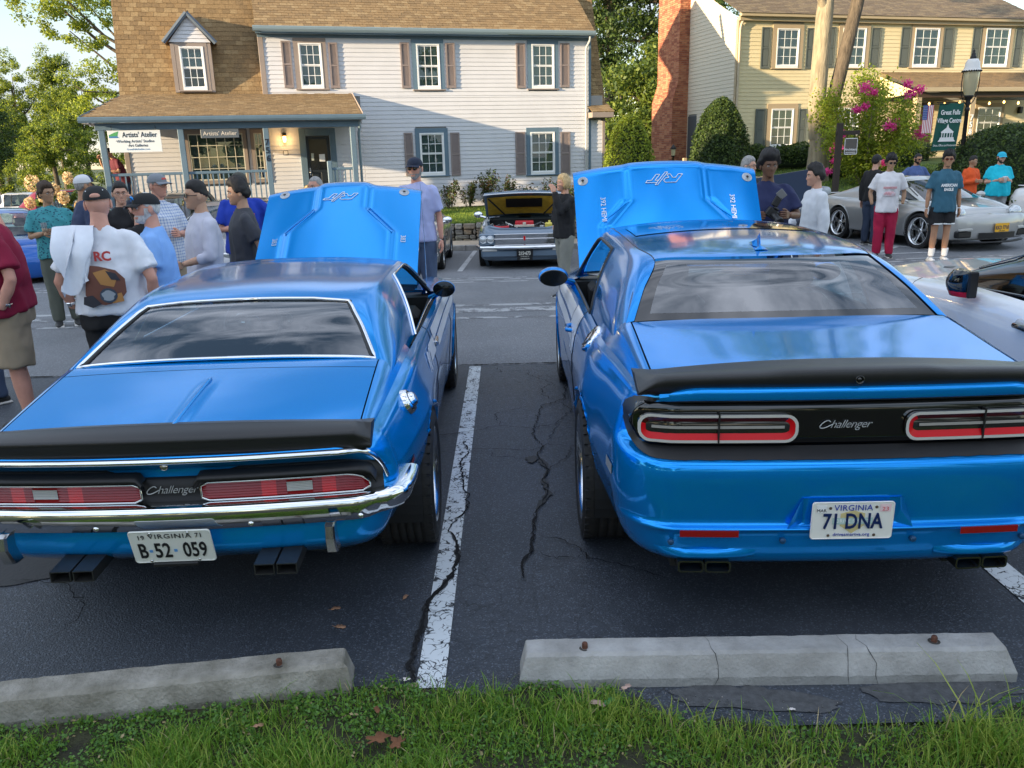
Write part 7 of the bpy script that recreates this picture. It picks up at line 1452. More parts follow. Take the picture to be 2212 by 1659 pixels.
def gen_car(label,loc,rz,paint,L_=4.6,W_=1.82,H_=1.42,wb=2.7,fo=.9,belt=.92,hoodz=.78,tailz=.95,rg=(.55,1.35),wg=(3.35,2.55),wt=.56,wr=.32,name='parked_car',wheel='twin',hood=True,nose=.16,tailr=.2,open_hood=False,group=None,glass=SIDEGL,flare=0,crown=.05,scale=1,roofx=None,trim=None,rough_wheel=.22,rimr=.23,nosez=(.25,.45,.62)):
 T=empty(name,loc,rz,label,'car',group,scale=scale); w=W_/2; ya=fo; yf=L_-fo; yr=yf-wb
 ys=[.35,yr,rg[1]+.2 if rg[1]+.2>yr+.4 else yr+.6,(yr+yf)/2+.3,yf-.05,L_-.45]
 ys=sorted(ys); zs=[]
 for y in ys:
  t=y/L_; z=tailz if y<rg[0] else (belt if y<wg[0] else hoodz+(belt-hoodz)*max(0,1-(y-wg[0])/(L_-wg[0]))*.7); zs.append(z)
 secs=[]
 for i,(y,z) in enumerate(zip(ys,zs)):
  k=1-.10*max(0,(.8-y)/.8)-.12*max(0,(y-(L_-.9))/.9); fl=flare*(math.exp(-((y-yr)/.45)**2)+.8*math.exp(-((y-yf)/.45)**2)); ww=w*k+fl*.5
  secs.append([(ww*.86,.20),(ww*.965,.22),(ww*.99,.36),(ww,.52),(ww*.995,.64),(ww*.975,z-.13),(ww*.93,z-.03),(ww*.87,z)])
 rear=[(.10,.28),(.04,.30),(.01,.40),(0,.52),(.02,.66),(.05,tailz-.16),(.10,tailz-.05),(.16,tailz-.01)]
 f=lambda a:L_-a
 front=[(f(.16),.2),(f(.05),.22),(f(.01),.34),(f(.0),.48),(f(.02),nosez[2]-.03),(f(.07),nosez[2]+.04),(f(.14),hoodz-.08),(f(.26),hoodz-.04)]
 bl=Belt(rear,.12,.92,tailr,ys,secs,front,nose,.9,.25,ys[0],ys[-1],dy=.06,nR=10,nC=10)
 v=np.linspace(0,7,29); G=bl.ev(np.arange(0,bl.nU),v); wheels=[(yr,wr),(yf,wr)]; keep,rims=circ_cut(G,wheels,wr+.045); b=MB(); add_sym(b,G,keep=keep)
 try: arch_lips(rims,wheels,wr+.045,b)
 except Exception: pass
 E=G[:,-1]
 def strip(sel,cf):
  rows=[]
  for p in E:
   if not sel(p[1]): continue
   rows.append([(p[0]*(1-t),p[1],p[2]+cf(p[1])*(1-(1-t)**2)) for t in np.linspace(0,1,7)])
  if len(rows)>1: add_sym(b,rows)
 strip(lambda y:y<rg[0]+.35,lambda y:crown*.8)
 if not open_hood: strip(lambda y:y>wg[0]-.2,lambda y:crown)
 else:
  rows=[[(p[0]*(1-t*.12),p[1],p[2]+.01*t) for t in np.linspace(0,1,4)] for p in E if p[1]>wg[0]-.2]; add_sym(b,rows)
 b.build('body',paint,T)
 zr=H_; zb=belt-.02; xb=w*.86; xr=(roofx or w*.60); xg=w*.70
 ribs=[[(xb,rg[0]-.15,zb-.03),(xb*.96,rg[0]-.06,zb+.02),(xg,rg[0],zb+.05),(xg*.5,rg[0]-.06,zb+.075),(0,rg[0]-.08,zb+.08)],
   [(xb,rg[1],zb),((xb+xr)/2+.02,rg[1],zb+(zr-zb)*.55),(xr*.97,rg[1],zr-.075),(xr*.5,rg[1]-.05,zr-.045),(0,rg[1]-.07,zr-.035)],
   [(xb,rg[1]+.45,zb),((xb+xr)/2+.03,rg[1]+.45,zb+(zr-zb)*.55),(xr,rg[1]+.45,zr-.05),(xr*.5,rg[1]+.45,zr-.01),(0,rg[1]+.45,zr)],
   [(xb,wg[1],zb),((xb+xr)/2+.03,wg[1],zb+(zr-zb)*.55),(xr*.97,wg[1],zr-.08),(xr*.5,wg[1]+.05,zr-.05),(0,wg[1]+.07,zr-.04)],
   [(xb,wg[0],zb-.02),(xb*.97,wg[0]+.02,zb+.02),(xg*1.05,wg[0],zb+.04),(xg*.5,wg[0]+.14,zb+.06),(0,wg[0]+.18,zb+.065)]]
 nu,nv=10,6; S_=ribs_surface(ribs,nu,nv)
 b=MB(); add_sym(b,S_[nu-1:3*nu+2,2*nv:]); b.build('roof',paint,T)
 side_obj('pillar',paint,T,S_[:nu+3,:2*nv+2]); side_obj('pillar',paint,T,S_[3*nu+4:,nv+3:2*nv+2]); side_obj('roof_rail',paint,T,S_[nu+2:3*nu+5,2*nv-1:2*nv+1])
 b=MB(); add_sym(b,offset_grid(S_[1:nu,2*nv+1:],-.004)); b.build('rear_window',glass,T); b=MB(); add_sym(b,offset_grid(S_[3*nu+1:,2*nv+1:],-.004)); b.build('windshield',glass,T)
 side_obj('side_window',glass,T,offset_grid(S_[nu+3:4*nu,1:2*nv],-.006));
 for sg in (1,-1):
  b=MB(); m_=int(2.0*nu); b.tube([(sg*(p[0]+.0),p[1],p[2]) for p in S_[m_,1:2*nv]],.018,6); b.build('door_pillar',BLACKP,T)
  b=MB(); pts=[S_[i,1] for i in range(nu+3,4*nu)]; b.tube([(sg*(p[0]+.004),p[1],p[2]) for p in pts],.010,6); pts=[S_[i,2*nv] for i in range(nu+2,4*nu-1)]; b.tube([(sg*(p[0]+.004),p[1],p[2]) for p in pts],.010,6); b.build('window_trim',trim or BLACKP,T)
  h=bpy.data.objects.new('side_mirror',None); COL.objects.link(h); h.parent=T; b=MB(); b.ball((sg*(w+.06),wg[0]-.32,belt+.06),(.10,.07,.065),14,10); b.tube([(sg*(w-.10),wg[0]-.22,belt),(sg*(w+.02),wg[0]-.28,belt+.03)],.025,6); b.build('mirror_shell',paint if not trim else trim,h)
 b=MB(); b.box(-w*.8,rg[0]+.2,.25,w*.8,wg[0]+.1,.55); b.box(-w*.76,wg[0]-.35,.5,w*.76,wg[0],belt-.03); b.build('cabin_floor',DARK,T)
 b=MB(); b.box(-w*.66,.3,.2,w*.66,L_-.45,.34); b.build('underbody',DARK,T)
 for x in (-.36,.36):
  b=MB(); yy=(rg[1]+wg[1])/2; b.T=Matrix.Translation((x,yy,.5))@Matrix.Rotation(R_(16),4,'X'); b.box(-.23,-.1,-.1,.23,.02,.52,.04); b.box(-.11,-.08,.55,.11,.0,.72,.03); b.build('seat',SEATM,T)
 for sg in (-1,1):
  for yy in (yr,yf):
   make_wheel(T,sg*(w-.005+flare*.4),yy,wr,rough_wheel,rimr,sg,wheel)
   b=MB(); b.lathe([(.0,-.26),(wr+.03,-.26),(wr+.042,-.24),(wr+.042,0)],c=(0,yy,wr),axis='x',n=20,a0=-.3,a1=math.pi+.3); V=[(sg*(w-.06+x),y,z) for x,y,z in b.V]; c=MB(); c.add(V,b.F); c.build('wheel_well',DARK,T)
 T['L']=0; del T['L']
 return T,bl,dict(w=w,yr=yr,yf=yf,L=L_)
def disc(T,nm,c,r,axis,m,h=.02,n=24,rx=1,rz_=1,par=None):
 b=MB(); b.lathe([(0,h),(r*.6,h*.85),(r*.92,h*.35),(r,0)],axis=axis,n=n); V=[(x*rx+c[0],y+c[1],z*rz_+c[2]) for x,y,z in b.V]; q=MB(); q.add(V,b.F,True); return q.build(nm,m,par or T)
def far_plate(T,c,base,num,col,top=None,rz=math.pi,tilt=0,w=.305):
 M=Matrix.Translation(c)@Matrix.Rotation(math.pi/2,4,'X') if rz==0 else Matrix.Translation(c)@Matrix.Rotation(math.pi,4,'Z')@Matrix.Rotation(math.pi/2,4,'X')
 pb=number_plate(T,M,base,w=w); text('plate_number',num,M@Matrix.Translation((0,-.004,.002)),col,pb,size=.092,ext=.001,sx=.72,bold=.002)
 if top: text('plate_state',top,M@Matrix.Translation((0,-.060,.002)),col,pb,size=.024,ext=.001)
 return pb
HEADL=mat('headlight_glass',(.50,.53,.55),rough=.08,coat=1,metal=.5)
WH=carpaint('pearl_white_paint',(.92,.92,.93),metal=.0,flake=.02)
def white_coupe():
 T,bl,d=gen_car('glossy white coupe with black mirror edged in red, parked right of the modern blue coupe',(3.84,2.67,0),R_(-1.5),WH,L_=4.70,W_=1.90,H_=1.40,wb=2.84,fo=.85,belt=.98,hoodz=.86,tailz=1.02,rg=(.45,1.5),wg=(3.10,2.15),wr=.34,rimr=.25,crown=.07,trim=mat('black_gloss_trim',(.01,.01,.012),rough=.12,coat=1),glass=glassm('tinted_side_glass',(.35,.5,.65),.35))
 sg=-1; h=bpy.data.objects.new('wing_mirror',None); COL.objects.link(h); h.parent=T
 for o in list(T.children):
  if o.name.startswith('side_mirror') and o.children and min(v.co.x for v in o.children[0].data.vertices)<0:
   for c in list(o.children): bpy.data.objects.remove(c)
   bpy.data.objects.remove(o)
 def half(z0,z1,sc,m_,nm):
  b=MB(); rows=[]
  for i in range(15):
   t=i/14; r=[]; zz=z0+(z1-z0)*t; k=math.sqrt(max(.02,1-((zz+.005)/.098)**2))*sc
   for j in range(13):
    a=math.pi*j/12; c_=math.cos(a); kk=k if c_<0 else (.55+.45*k)
    r.append((-.945-.105*math.sin(a)*kk,2.56-.125*c_*(k if c_<0 else 1),1.03+zz))
   rows.append(r)
  b.grid(rows); b.grid([[r[0],r[-1]] for r in rows]); b.add(rows[0],[tuple(range(13))]); b.add(rows[-1],[tuple(range(13))]); return b.build(nm,m_,h)
 half(-.050,.083,1,GLOSSB,'mirror_cap'); half(-.085,-.052,1.02,mat('mirror_red',(.55,.01,.03),rough=.3,coat=1),'red_strip')
 b=MB(); b.box(-.99,2.415,.945,-.93,2.44,1.115,.008); b.build('mirror_frame',BLACKP,h); b=MB(); b.tube([(-.93,2.62,.98),(-.86,2.66,.97)],.03,8); b.build('mirror_stalk',GLOSSB,h)
 p=bl.ev([bl.uy(1.85)],[5.2])[0,0]
 b=MB(); b.ball((-p[0]-.002,p[1],p[2]),(.012,.14,.045),18,10); b.build('handle_dish',WH,T); b=MB(); b.tube([(-p[0]-.012,p[1]-.12,p[2]-.008),(-p[0]-.04,p[1]-.08,p[2]-.004),(-p[0]-.04,p[1]+.08,p[2]-.004),(-p[0]-.012,p[1]+.12,p[2]-.008)],[.014,.018,.018,.012],8); b.build('door_handle',GLOSSB,T)
 for yy in (3.35,1.35): ps=bl.ev([bl.uy(yy)],np.linspace(1,7,14))[0]; b=MB(); b.tube([(-q[0]-.001,q[1],q[2]) for q in ps],.003,5); b.build('door_seam',BLACKP,T)
 b=MB(); b.box(-.50,3.55,.94,.50,3.75,.965,.01); b.build('hood_vent',BLACKP,T)
white_coupe()
SIL=carpaint('silver_paint',(.50,.50,.49),metal=.55,flake=.12)
def sports(label,loc,rz,paint,plate=None,turbo=True,spoke='twin',old=False):
 if not old: T,bl,d=gen_car(label,loc,rz,paint,L_=4.45,W_=1.84,H_=1.29,wb=2.35,fo=.95,belt=.86,hoodz=.66,tailz=.86,rg=(.55,1.75),wg=(3.25,2.45),wr=.33,rimr=.255,flare=.06,nose=.30,crown=.05,roofx=.52)
 else: T,bl,d=gen_car(label,loc,rz,paint,L_=4.2,W_=1.64,H_=1.30,wb=2.27,fo=.9,belt=.88,hoodz=.68,tailz=.86,rg=(.6,1.7),wg=(3.0,2.3),wr=.32,rimr=.2,flare=.05,nose=.16,crown=.03,roofx=.47,wheel='classic',trim=CHROME)
 L_=d['L']; w=d['w']
 for sg in (-1,1):
  b=MB(); rows=[]
  for t in np.linspace(0,1,16):
   y=L_-.34-1.25*t; cx=sg*(w*.66+.05*math.sin(t*2)); hgt=(.70 if not old else .74)+.20*math.sin(min(1,t*1.25)*math.pi/2)-.02; r=[]
   for a in np.linspace(0,math.pi,11): r.append((cx+ (.19 if not old else .17)*math.cos(a),y,hgt-.10+(.115)*math.sin(a)))
   rows.append(r)
  b.grid(rows); b.add(rows[0],[tuple(range(11))]); b.build('fender',paint,T)
  h=bpy.data.objects.new('headlight',None); COL.objects.link(h); h.parent=T; cx=sg*(w*.68);
  b=MB(); b.ball((cx,L_-.34,.66 if not old else .66),(.125,.12,.125),20,12); b.build('lamp_glass',HEADL,h); b=MB(); b.tube([(cx+.128*math.cos(a),L_-.36+.03*math.cos(a)*0-.02*math.sin(a),.66+.128*math.sin(a)) for a in np.linspace(0,2*math.pi,22)],.010,6,cap=False); b.build('lamp_ring',paint if not old else CHROME,h)
  if old: b=MB(); b.box(sg*.42 if sg>0 else -.68,L_-.10,.47,.68 if sg>0 else -.42,L_-.02,.55,.01); b.build('indicator',mat('amber_lens',(.55,.14,.02),rough=.2,coat=1),T)
  else:
   b=MB(); xa,xb=sorted((sg*.50,sg*.80)); b.box(xa,L_-.22,.26,xb,L_-.10,.38,.02); b.build('air_intake',BLACKP,T); b=MB(); b.box(xa,L_-.12,.385,xb,L_-.085,.425,.006); b.build('indicator',WHITEL,T)
 if old:
  b=MB(); b.tube([(x,L_-.01-.12*(x/.8)**2,.40) for x in np.linspace(-.78,.78,16)],[(.03,.05)]*16,8); b.build('bumper',paint,T); b=MB(); b.tube([(x,L_+.025-.12*(x/.8)**2,.43) for x in np.linspace(-.78,.78,16)],.012,6); b.build('bumper_strip',BLACKP,T); b=MB(); b.tube([(x,L_-.03-.12*(x/.8)**2,.24) for x in np.linspace(-.7,.7,16)],[(.02,.05)]*16,8); b.build('front_lip',paint,T)
 else:
  b=MB(); rows=[[(x,L_+.012-.30*(x/.85)**2,.24),(x,L_+.016-.30*(x/.85)**2,.34)] for x in np.linspace(-.40,.40,12)]; b.grid(rows); b.build('air_intake',BLACKP,T)
  b=MB(); b.tube([(x,L_+.0-.30*(x/.85)**2,.17) for x in np.linspace(-.78,.78,16)],[(.03,.02)]*16,6); b.build('front_lip',BLACKP,T)
  b=MB(); b.box(-.62,.18,.90,.62,.40,.925,.01); b.build('rear_wing',paint,T)
 if plate: far_plate(T,(-.02,L_+.03,.43),mat('plate_amber',(.80,.42,.02),rough=.4),plate,mat('plate_navy2',(.02,.02,.08)),'NEW YORK')
 return T
dirn=Vector((math.sin(R_(15)),-math.cos(R_(15)))); fa=Vector((8.62,15.72)); rb=fa-dirn*(4.45-.95)
sports('silver sports car with star spoke wheels and yellow plate behind the two young men',(rb.x,rb.y,-.01),math.pi+R_(15),SIL,plate='KKD 7710')
sports('white rounded sports car cut off by the right edge of the view',(12.4,19.9,-.0),math.pi+R_(28),WH)
sports('older silver sports car with round headlights parked left of the blue-grey sedan',(-2.07,19.25,-.26),math.pi,SIL,old=True)
def comet():
 PG=carpaint('blue_grey_paint',(.13,.19,.26),metal=.3,flake=.1); T,bl,d=gen_car('blue-grey sixties sedan facing us with hood open showing a yellow liner and red air cleaner',(.45,20.35,-.25),R_(178.5),PG,L_=4.9,W_=1.80,H_=1.38,wb=2.85,fo=.88,belt=.90,hoodz=.84,tailz=.9,rg=(.9,1.5),wg=(3.35,2.75),wr=.33,rimr=.18,nose=.08,open_hood=True,wheel='classic',trim=CHROME,crown=.03,nosez=(.25,.45,.66))
 L_=4.9; h0,h1=(3.55,.96),(4.30,1.42); b=MB()
 rows=[];
 for t in np.linspace(0,1,10):
  y=3.42+ .62*t; z=.93+.47*t; rows.append([(x,y-.0-(.02 if abs(x)<.6 else 0),z+.03*(1-(x/.78)**2)+(.0)) for x in np.linspace(-.78,.78,17)])
 rows2=[[(x,y-.03,z+.035) for x,y,z in r] for r in rows]; b.grid(rows2); b.grid(rows,flip=True)
 def rim(a,c): n=len(a); b.add(list(a)+list(c),[(i,i+1,n+i+1,n+i) for i in range(n-1)])
 rim(rows[-1],rows2[-1]); rim([r[0] for r in rows],[r[0] for r in rows2]); rim([r[-1] for r in rows],[r[-1] for r in rows2]); ho=b.build('hood',PG,T)
 YL=mat('yellow_liner',(.50,.32,.03),rough=.9,noise_amt=.2,noise_scale=8,bump=.4,bump_scale=20,bump_dist=.01)
 b=MB(); b.grid([[(x*.93,y+.012,z-.012) for x,y,z in r] for r in rows[1:-1]],flip=True); b.build('hood_liner',YL,ho)
 b=MB(); b.grid([[(x,y+.022,z-.02) for x in (-.36,.36)] for (y,z) in ((3.42+.62*.45,.93+.47*.45+.015),(3.42+.62*.82,.93+.47*.82+.02))],flip=True); b.build('liner_label',BLACKP,ho)
 for sg in (-1,1): b=MB(); b.tube([(sg*.70,3.98,1.32),(sg*.38,3.62,.98)],.016,6); b.build('hood_brace',BLACKP,ho)
 b=MB(); b.tube([(x,4.055,1.395+.03*(1-(x/.78)**2)) for x in np.linspace(-.79,.79,17)],[(.012,.016)]*17,6); b.build('hood_edge_trim',DCHROME,ho)
 En=bpy.data.objects.new('engine',None); COL.objects.link(En); En.parent=T; b=MB(); b.box(-.66,3.5,.45,.66,4.6,.62); b.box(-.30,3.7,.6,.30,4.3,.80,.04); b.build('engine_block',mat('engine_dark',(.02,.02,.02),rough=.5),En)
 b=MB(); b.box(-.18,4.02,.80,.18,4.34,.90,.015); b.build('red_air_cleaner',mat('air_cleaner_red',(.50,.02,.03),rough=.45),En); b=MB(); b.box(-.19,4.33,.80,.19,4.37,.84,.004); b.box(-.03,4.36,.84,.03,4.375,.89); b.build('box_print',mat('engine_print',(.7,.6,.5)),En)
 rnd=random.Random(4); cm=[BLACKP,DCHROME,mat('hose_grey',(.12,.13,.14),rough=.5),mat('battery_white',(.6,.6,.58),rough=.5)]
 for k in range(26):
  x=rnd.uniform(-.6,.6);
  if abs(x)<.2: x+=.3
  y=rnd.uniform(3.7,4.45); s=rnd.uniform(.03,.09); b=MB();
  if k%3: b.tube([(x,y,.66),(x+rnd.uniform(-.1,.1),y+rnd.uniform(-.1,.1),.80+rnd.random()*.06),(x+rnd.uniform(-.25,.25),y+.1,.76)],rnd.uniform(.008,.02),6)
  else: b.box(x-s,y-s,.62,x+s,y+s,.72+s,.01)
  b.build('engine_part',cm[k%4],En)
 b=MB(); b.box(-.58,4.1,.62,-.40,4.25,.86,.02); b.lathe([(0,.04),(.02,.04),(.02,0)],c=(-.49,4.17,.86),n=10); b.m=0; b.build('washer_jug',mat('jug_yellow',(.75,.62,.12),rough=.3,coat=.3),En)
 b=MB(); b.tube([(.30,4.33,.80),(.45,4.36,.79),(.60,4.30,.80)],.03,8); b.build('red_hose',mat('air_cleaner_red',(.5,.02,.03)),En)
 Gr=bpy.data.objects.new('grille',None); COL.objects.link(Gr); Gr.parent=T; b=MB(); b.box(-.56,4.80,.52,.56,4.90,.72); b.build('grille_back',BLACKP,Gr)
 for za,zb,n in ((.64,.71,58),(.53,.62,58)):
  for i in range(n):
   x=-.55+1.1*(i+.5)/n; b=MB(); b.box(x-.006,4.895,za,x+.006,4.925,zb);
   if i==0: me=b.build('grille_bar',CHROME,Gr).data
   else: o=bpy.data.objects.new('grille_bar',me); COL.objects.link(o); o.parent=Gr; o.location=(x+.55-1.1*.5/n,0,0)
 for z in (.715,.63,.515): b=MB(); b.box(-.57,4.89,z-.008,.57,4.935,z+.008,.004); b.build('grille_moulding',CHROME,Gr)
 b=MB(); b.box(-.02,4.93,.60,.02,4.945,.68,.005); b.build('grille_badge',REDB,Gr)
 b=MB(); b.box(-.86,4.66,.50,.86,4.885,.735,.03); b.build('nose_panel',PG,T)
 for sg in (-1,1):
  for xx in (.64,.775): h=bpy.data.objects.new('headlight',None); COL.objects.link(h); h.parent=T; disc(T,'lamp_glass',(sg*xx,4.895,.62),.062,'y',HEADL,h=.03,par=h); b=MB(); b.tube([(sg*xx+.066*math.cos(a),4.895,.62+.066*math.sin(a)) for a in np.linspace(0,2*math.pi,20)],.009,6,cap=False); b.build('lamp_ring',CHROME,h)
  b=MB(); xa,xb=sorted((sg*.52,sg*.80)); b.box(xa,4.9,.405,xb,4.94,.435,.006); b.build('indicator',WHITEL,T)
 b=MB(); path=[(x,4.98-.10*(x/.86)**2) for x in np.linspace(-.84,.84,22)]+[]; rows=[[(x,y-.05,.505),(x,y+.01,.50),(x,y+.025,.47),(x,y+.01,.44),(x,y-.05,.435)] for x,y in path]; b.grid(rows); b.tube([(.84,4.88,.47),(.90,4.7,.48)],[(.02,.035)]*2,8); b.tube([(-.84,4.88,.47),(-.90,4.7,.48)],[(.02,.035)]*2,8); b.build('bumper',CHROME,T)
 b=MB(); b.box(-.82,4.80,.28,.82,4.93,.43,.03); b.build('front_valance',PG,T)
 pb=far_plate(T,(0,4.975,.365),mat('plate_black_back',(.008,.008,.01),rough=.4),'215•673',mat('plate_cream_letters',(.7,.68,.6)),'19 VIRGINIA 62')
 M=Matrix.Translation((0,4.98,.262))@Matrix.Rotation(math.pi,4,'Z')@Matrix.Rotation(math.pi/2,4,'X'); q=number_plate(T,M,MATS['plate_black_back'],name='tag_plate',w=.29,h=.05); text('tag_text','LOUDOUN',M@Matrix.Translation((0,0,.002)),MATS['plate_cream_letters'],q,size=.034,ext=.001)
comet()
gen_car('bright blue sedan seen behind the man in the leafy teal shirt',(-11.5,18.7,-.30),R_(-146),carpaint('royal_blue_paint',(.01,.12,.48),metal=.3,flake=.1),L_=4.5,W_=1.80,H_=1.40,belt=.92,hoodz=.86)
gen_car('dark grey wagon with open side window behind the man in sunglasses',(-7.7,20.6,-.33),R_(186),carpaint('dark_grey_paint',(.035,.045,.055),metal=.3,flake=.1),L_=4.6,W_=1.85,H_=1.60,belt=1.0,hoodz=.95,tailz=1.0,rg=(.25,.6),wg=(3.4,2.7))
T_,bl_,d_=gen_car('silver-grey sedan whose headlight shows between the two young men',(-4.95,17.75,-.22),R_(178),carpaint('silver_grey_paint',(.40,.41,.43),metal=.5,flake=.1),L_=4.7,W_=1.84,H_=1.44,belt=.93,hoodz=.88)
for sg in (-1,1): b=MB(); b.T=Matrix.Translation((sg*.66,4.52,.66)); b.box(-.17,-.10,-.06,.17,.06,.06,.02); b.build('headlight',HEADL,T_)
T_,bl_,d_=gen_car('black vintage car with round chrome headlight half hidden by the roof of the blue coupe',(5.0,19.3,-.08),R_(180),carpaint('black_paint',(.012,.013,.015),metal=.1,flake=.0),L_=4.5,W_=1.72,H_=1.42,belt=.92,hoodz=.90,trim=CHROME,wheel='classic')
for sg in (-1,1): h=bpy.data.objects.new('headlight',None); COL.objects.link(h); h.parent=T_; disc(T_,'lamp_glass',(sg*.62,4.42,.74),.12,'y',HEADL,h=.07,par=h); b=MB(); b.tube([(sg*.62+.125*math.cos(a),4.42,.74+.125*math.sin(a)) for a in np.linspace(0,2*math.pi,24)],.014,6,cap=False); b.build('lamp_ring',CHROME,h)
RED_=carpaint('dark_red_paint',(.28,.015,.035),metal=.25,flake=.1)
gen_car('dark red hatchback parked behind the blue sedan at far left',(-15.0,25.5,-.4),R_(-78),RED_,L_=4.5,W_=1.85,H_=1.62,belt=1.02,hoodz=.98,tailz=1.05,rg=(.2,.75),wg=(3.4,2.6))
gen_car('distant white sedan under the dark tree at far left',(-32.5,46.0,-.7),R_(-80),WH,L_=4.7,W_=1.84,H_=1.45)
gen_car('distant white hatchback beyond the red car',(-24.0,38,-.7),R_(-84),WH,L_=4.4,W_=1.8,H_=1.5)
def truck(label,loc,rz):
 T=empty('box_truck',loc,rz,label,'truck'); W2=mat('truck_white',(.70,.70,.70),rough=.5); b=MB(); b.box(-1.1,-6.0,.9,1.1,-1.6,3.3,.03); b.build('cargo_box',W2,T); b=MB(); rows=[(-1.5,2.45),(-.9,2.5),(-.1,1.75),(.7,1.6),(.8,.6),(-1.5,.6)]
 b.prism(rows,lambda u,v,q:(q,u,v),-1.0,1.0); b.build('cab',W2,T)
 for sg in (-1,1): b=MB(); b.prism([(-1.35,1.75),(-1.35,2.3),(-.95,2.35),(-.35,1.75)],lambda u,v,q:(q,u,v),sg*1.0,sg*1.012); b.build('side_window',GLOSSB,T)
 b=MB(); b.add([(-.9,-.85,2.44),(.9,-.85,2.44),(.9,-.12,1.80),(-.9,-.12,1.80)],[(0,1,2,3)]); b.build('windshield',GLOSSB,T); b=MB(); b.box(-.7,.78,.8,.7,.83,1.35); b.build('grille',BLACKP,T)
 for sg in (-1,1):
  b=MB(); b.box(sg*.85-.12,.77,1.0,sg*.85+.12,.84,1.3,.02); b.build('headlight',HEADL,T)
  for y in (.0,-4.6): make_wheel(T,sg*1.02,y,.42,.26,.24,sg,'flat')
truck('white box truck far off under the trees at far left',(-37.5,55,-.75),R_(-62))
def sstep(a,b,x):
 t=np.clip((x-a)/(b-a),0,1); return t*t*(3-2*t)
SKINS={k:mat('skin_'+k,c,rough=.55,sss=.12,noise_amt=.08,noise_scale=14) for k,c in dict(fair=(.56,.31,.22),pink=(.60,.30,.22),tan=(.42,.22,.13),olive=(.40,.23,.14),east=(.50,.29,.19),dark=(.15,.072,.040)).items()}
EYEW=mat('eye_white',(.6,.58,.55),rough=.2); EYED=mat('eye_iris',(.03,.018,.012),rough=.1,coat=1); LIPM={k:mat('lips_'+k,[c[0]*.75,c[1]*.55,c[2]*.6],rough=.5) for k,c in dict(fair=(.56,.31,.22),pink=(.60,.30,.22),tan=(.42,.22,.13),olive=(.40,.23,.14),east=(.50,.29,.19),dark=(.13,.05,.035)).items()}
HAIRS={k:mat('hair_'+k,c,rough=.6,bump=.6,bump_scale=90,bump_dist=.004,noise_amt=.35,noise_scale=60,stretch=(1,1,.3)) for k,c in dict(black=(.012,.010,.010),brown=(.045,.026,.015),grey=(.28,.27,.26),white=(.55,.53,.50),blond=(.50,.36,.18)).items()}
def head_pts(nu=44,nv=34,hw=1.0,off=0,region=None):
 """head centred between the ears, facing -y, chin at z=-.115, crown at z=+.115 (metres)"""
 th=np.linspace(0,2*math.pi,nu,endpoint=False); ph=np.linspace(-math.pi/2,math.pi/2,nv); T_,P_=np.meshgrid(th,ph,indexing='ij')
 dx=np.sin(T_)*np.cos(P_); dy=-np.cos(T_)*np.cos(P_); dz=np.sin(P_)
 rx=.076*hw; ry=.096; rz=.118; x=dx*rx; y=dy*ry; z=dz*rz
 low=sstep(.01,-.11,z); x=x*(1-.30*low); front=sstep(.0,-.06,y);
 zz=np.array([-.118,-.113,-.105,-.09,-.07,-.04,0,.03,.06,.09,.105,.118]); kk=np.array([1.0,2.1,1.85,1.52,1.16,.98,.945,.97,1.0,1.0,1.0,1.0])
 y=np.where(y>0,y*(1-.35*low),y*np.interp(z,zz,kk))
 fx=np.abs(x)
 def g(cx,cz,sx,sz): return np.exp(-((fx-cx)/sx)**2-((z-cz)/sz)**2)*front
 y-= .016*g(0,-.030,.012,.012)+.009*g(0,-.012,.010,.022)
 y-= .004*g(.012,-.036,.008,.008)
 y-= .005*g(.0,.030,.05,.010)+.003*g(.030,.024,.018,.007)
 y+= .012*g(.031,.006,.014,.010)
 y-= .006*g(.045,-.022,.016,.016)
 y-= .004*g(0,-.064,.018,.007)+.004*g(0,-.077,.015,.007)
 y+= .004*g(0,-.086,.018,.006); y-=.004*g(0,-.100,.020,.010)
 n=np.stack([dx/rx,dy/ry,dz/rz],-1); n/=np.linalg.norm(n,axis=-1,keepdims=True)
 P=np.stack([x,y,z],-1)+n*off
 return P
def add_head(b,M,skin_i=0,lip_i=1,white_i=2,dark_i=3,brow_i=4,hw=1.0,beard=None,eyes=True):
 P=head_pts(hw=hw); b.T=M; b.m=skin_i; b.grid(P,closeu=True)
 for s in (-1,1):
  b.ball((s*.078*hw,.008,-.005),(.010,.020,.032),10,8)
  if eyes:
   b.m=white_i; b.ball((s*.031,-.078,.006),(.0125,.010,.0075),12,8); b.m=dark_i; b.ball((s*.031,-.0868,.006),(.0055,.003,.0058),8,6)
   b.m=brow_i; b.tube([(s*.014,-.0965,.022),(s*.030,-.0935,.027),(s*.047,-.083,.022)],[(.002,.003),(.0025,.004),(.0015,.002)],6)
   b.m=skin_i; b.tube([(s*.017,-.0865,.0125),(s*.031,-.0885,.0155),(s*.045,-.0795,.0115)],.0028,6)
 b.m=lip_i; b.tube([(-.022,-.0845,-.0705),(-.010,-.0925,-.067),(0,-.0935,-.068),(.010,-.0925,-.067),(.022,-.0845,-.0705)],[.001,.0030,.0026,.0030,.001],6); b.tube([(-.018,-.0865,-.073),(0,-.0935,-.0765),(.018,-.0865,-.073)],[.001,.0036,.001],6)
 b.m=skin_i; b.T=Matrix.Identity(4)
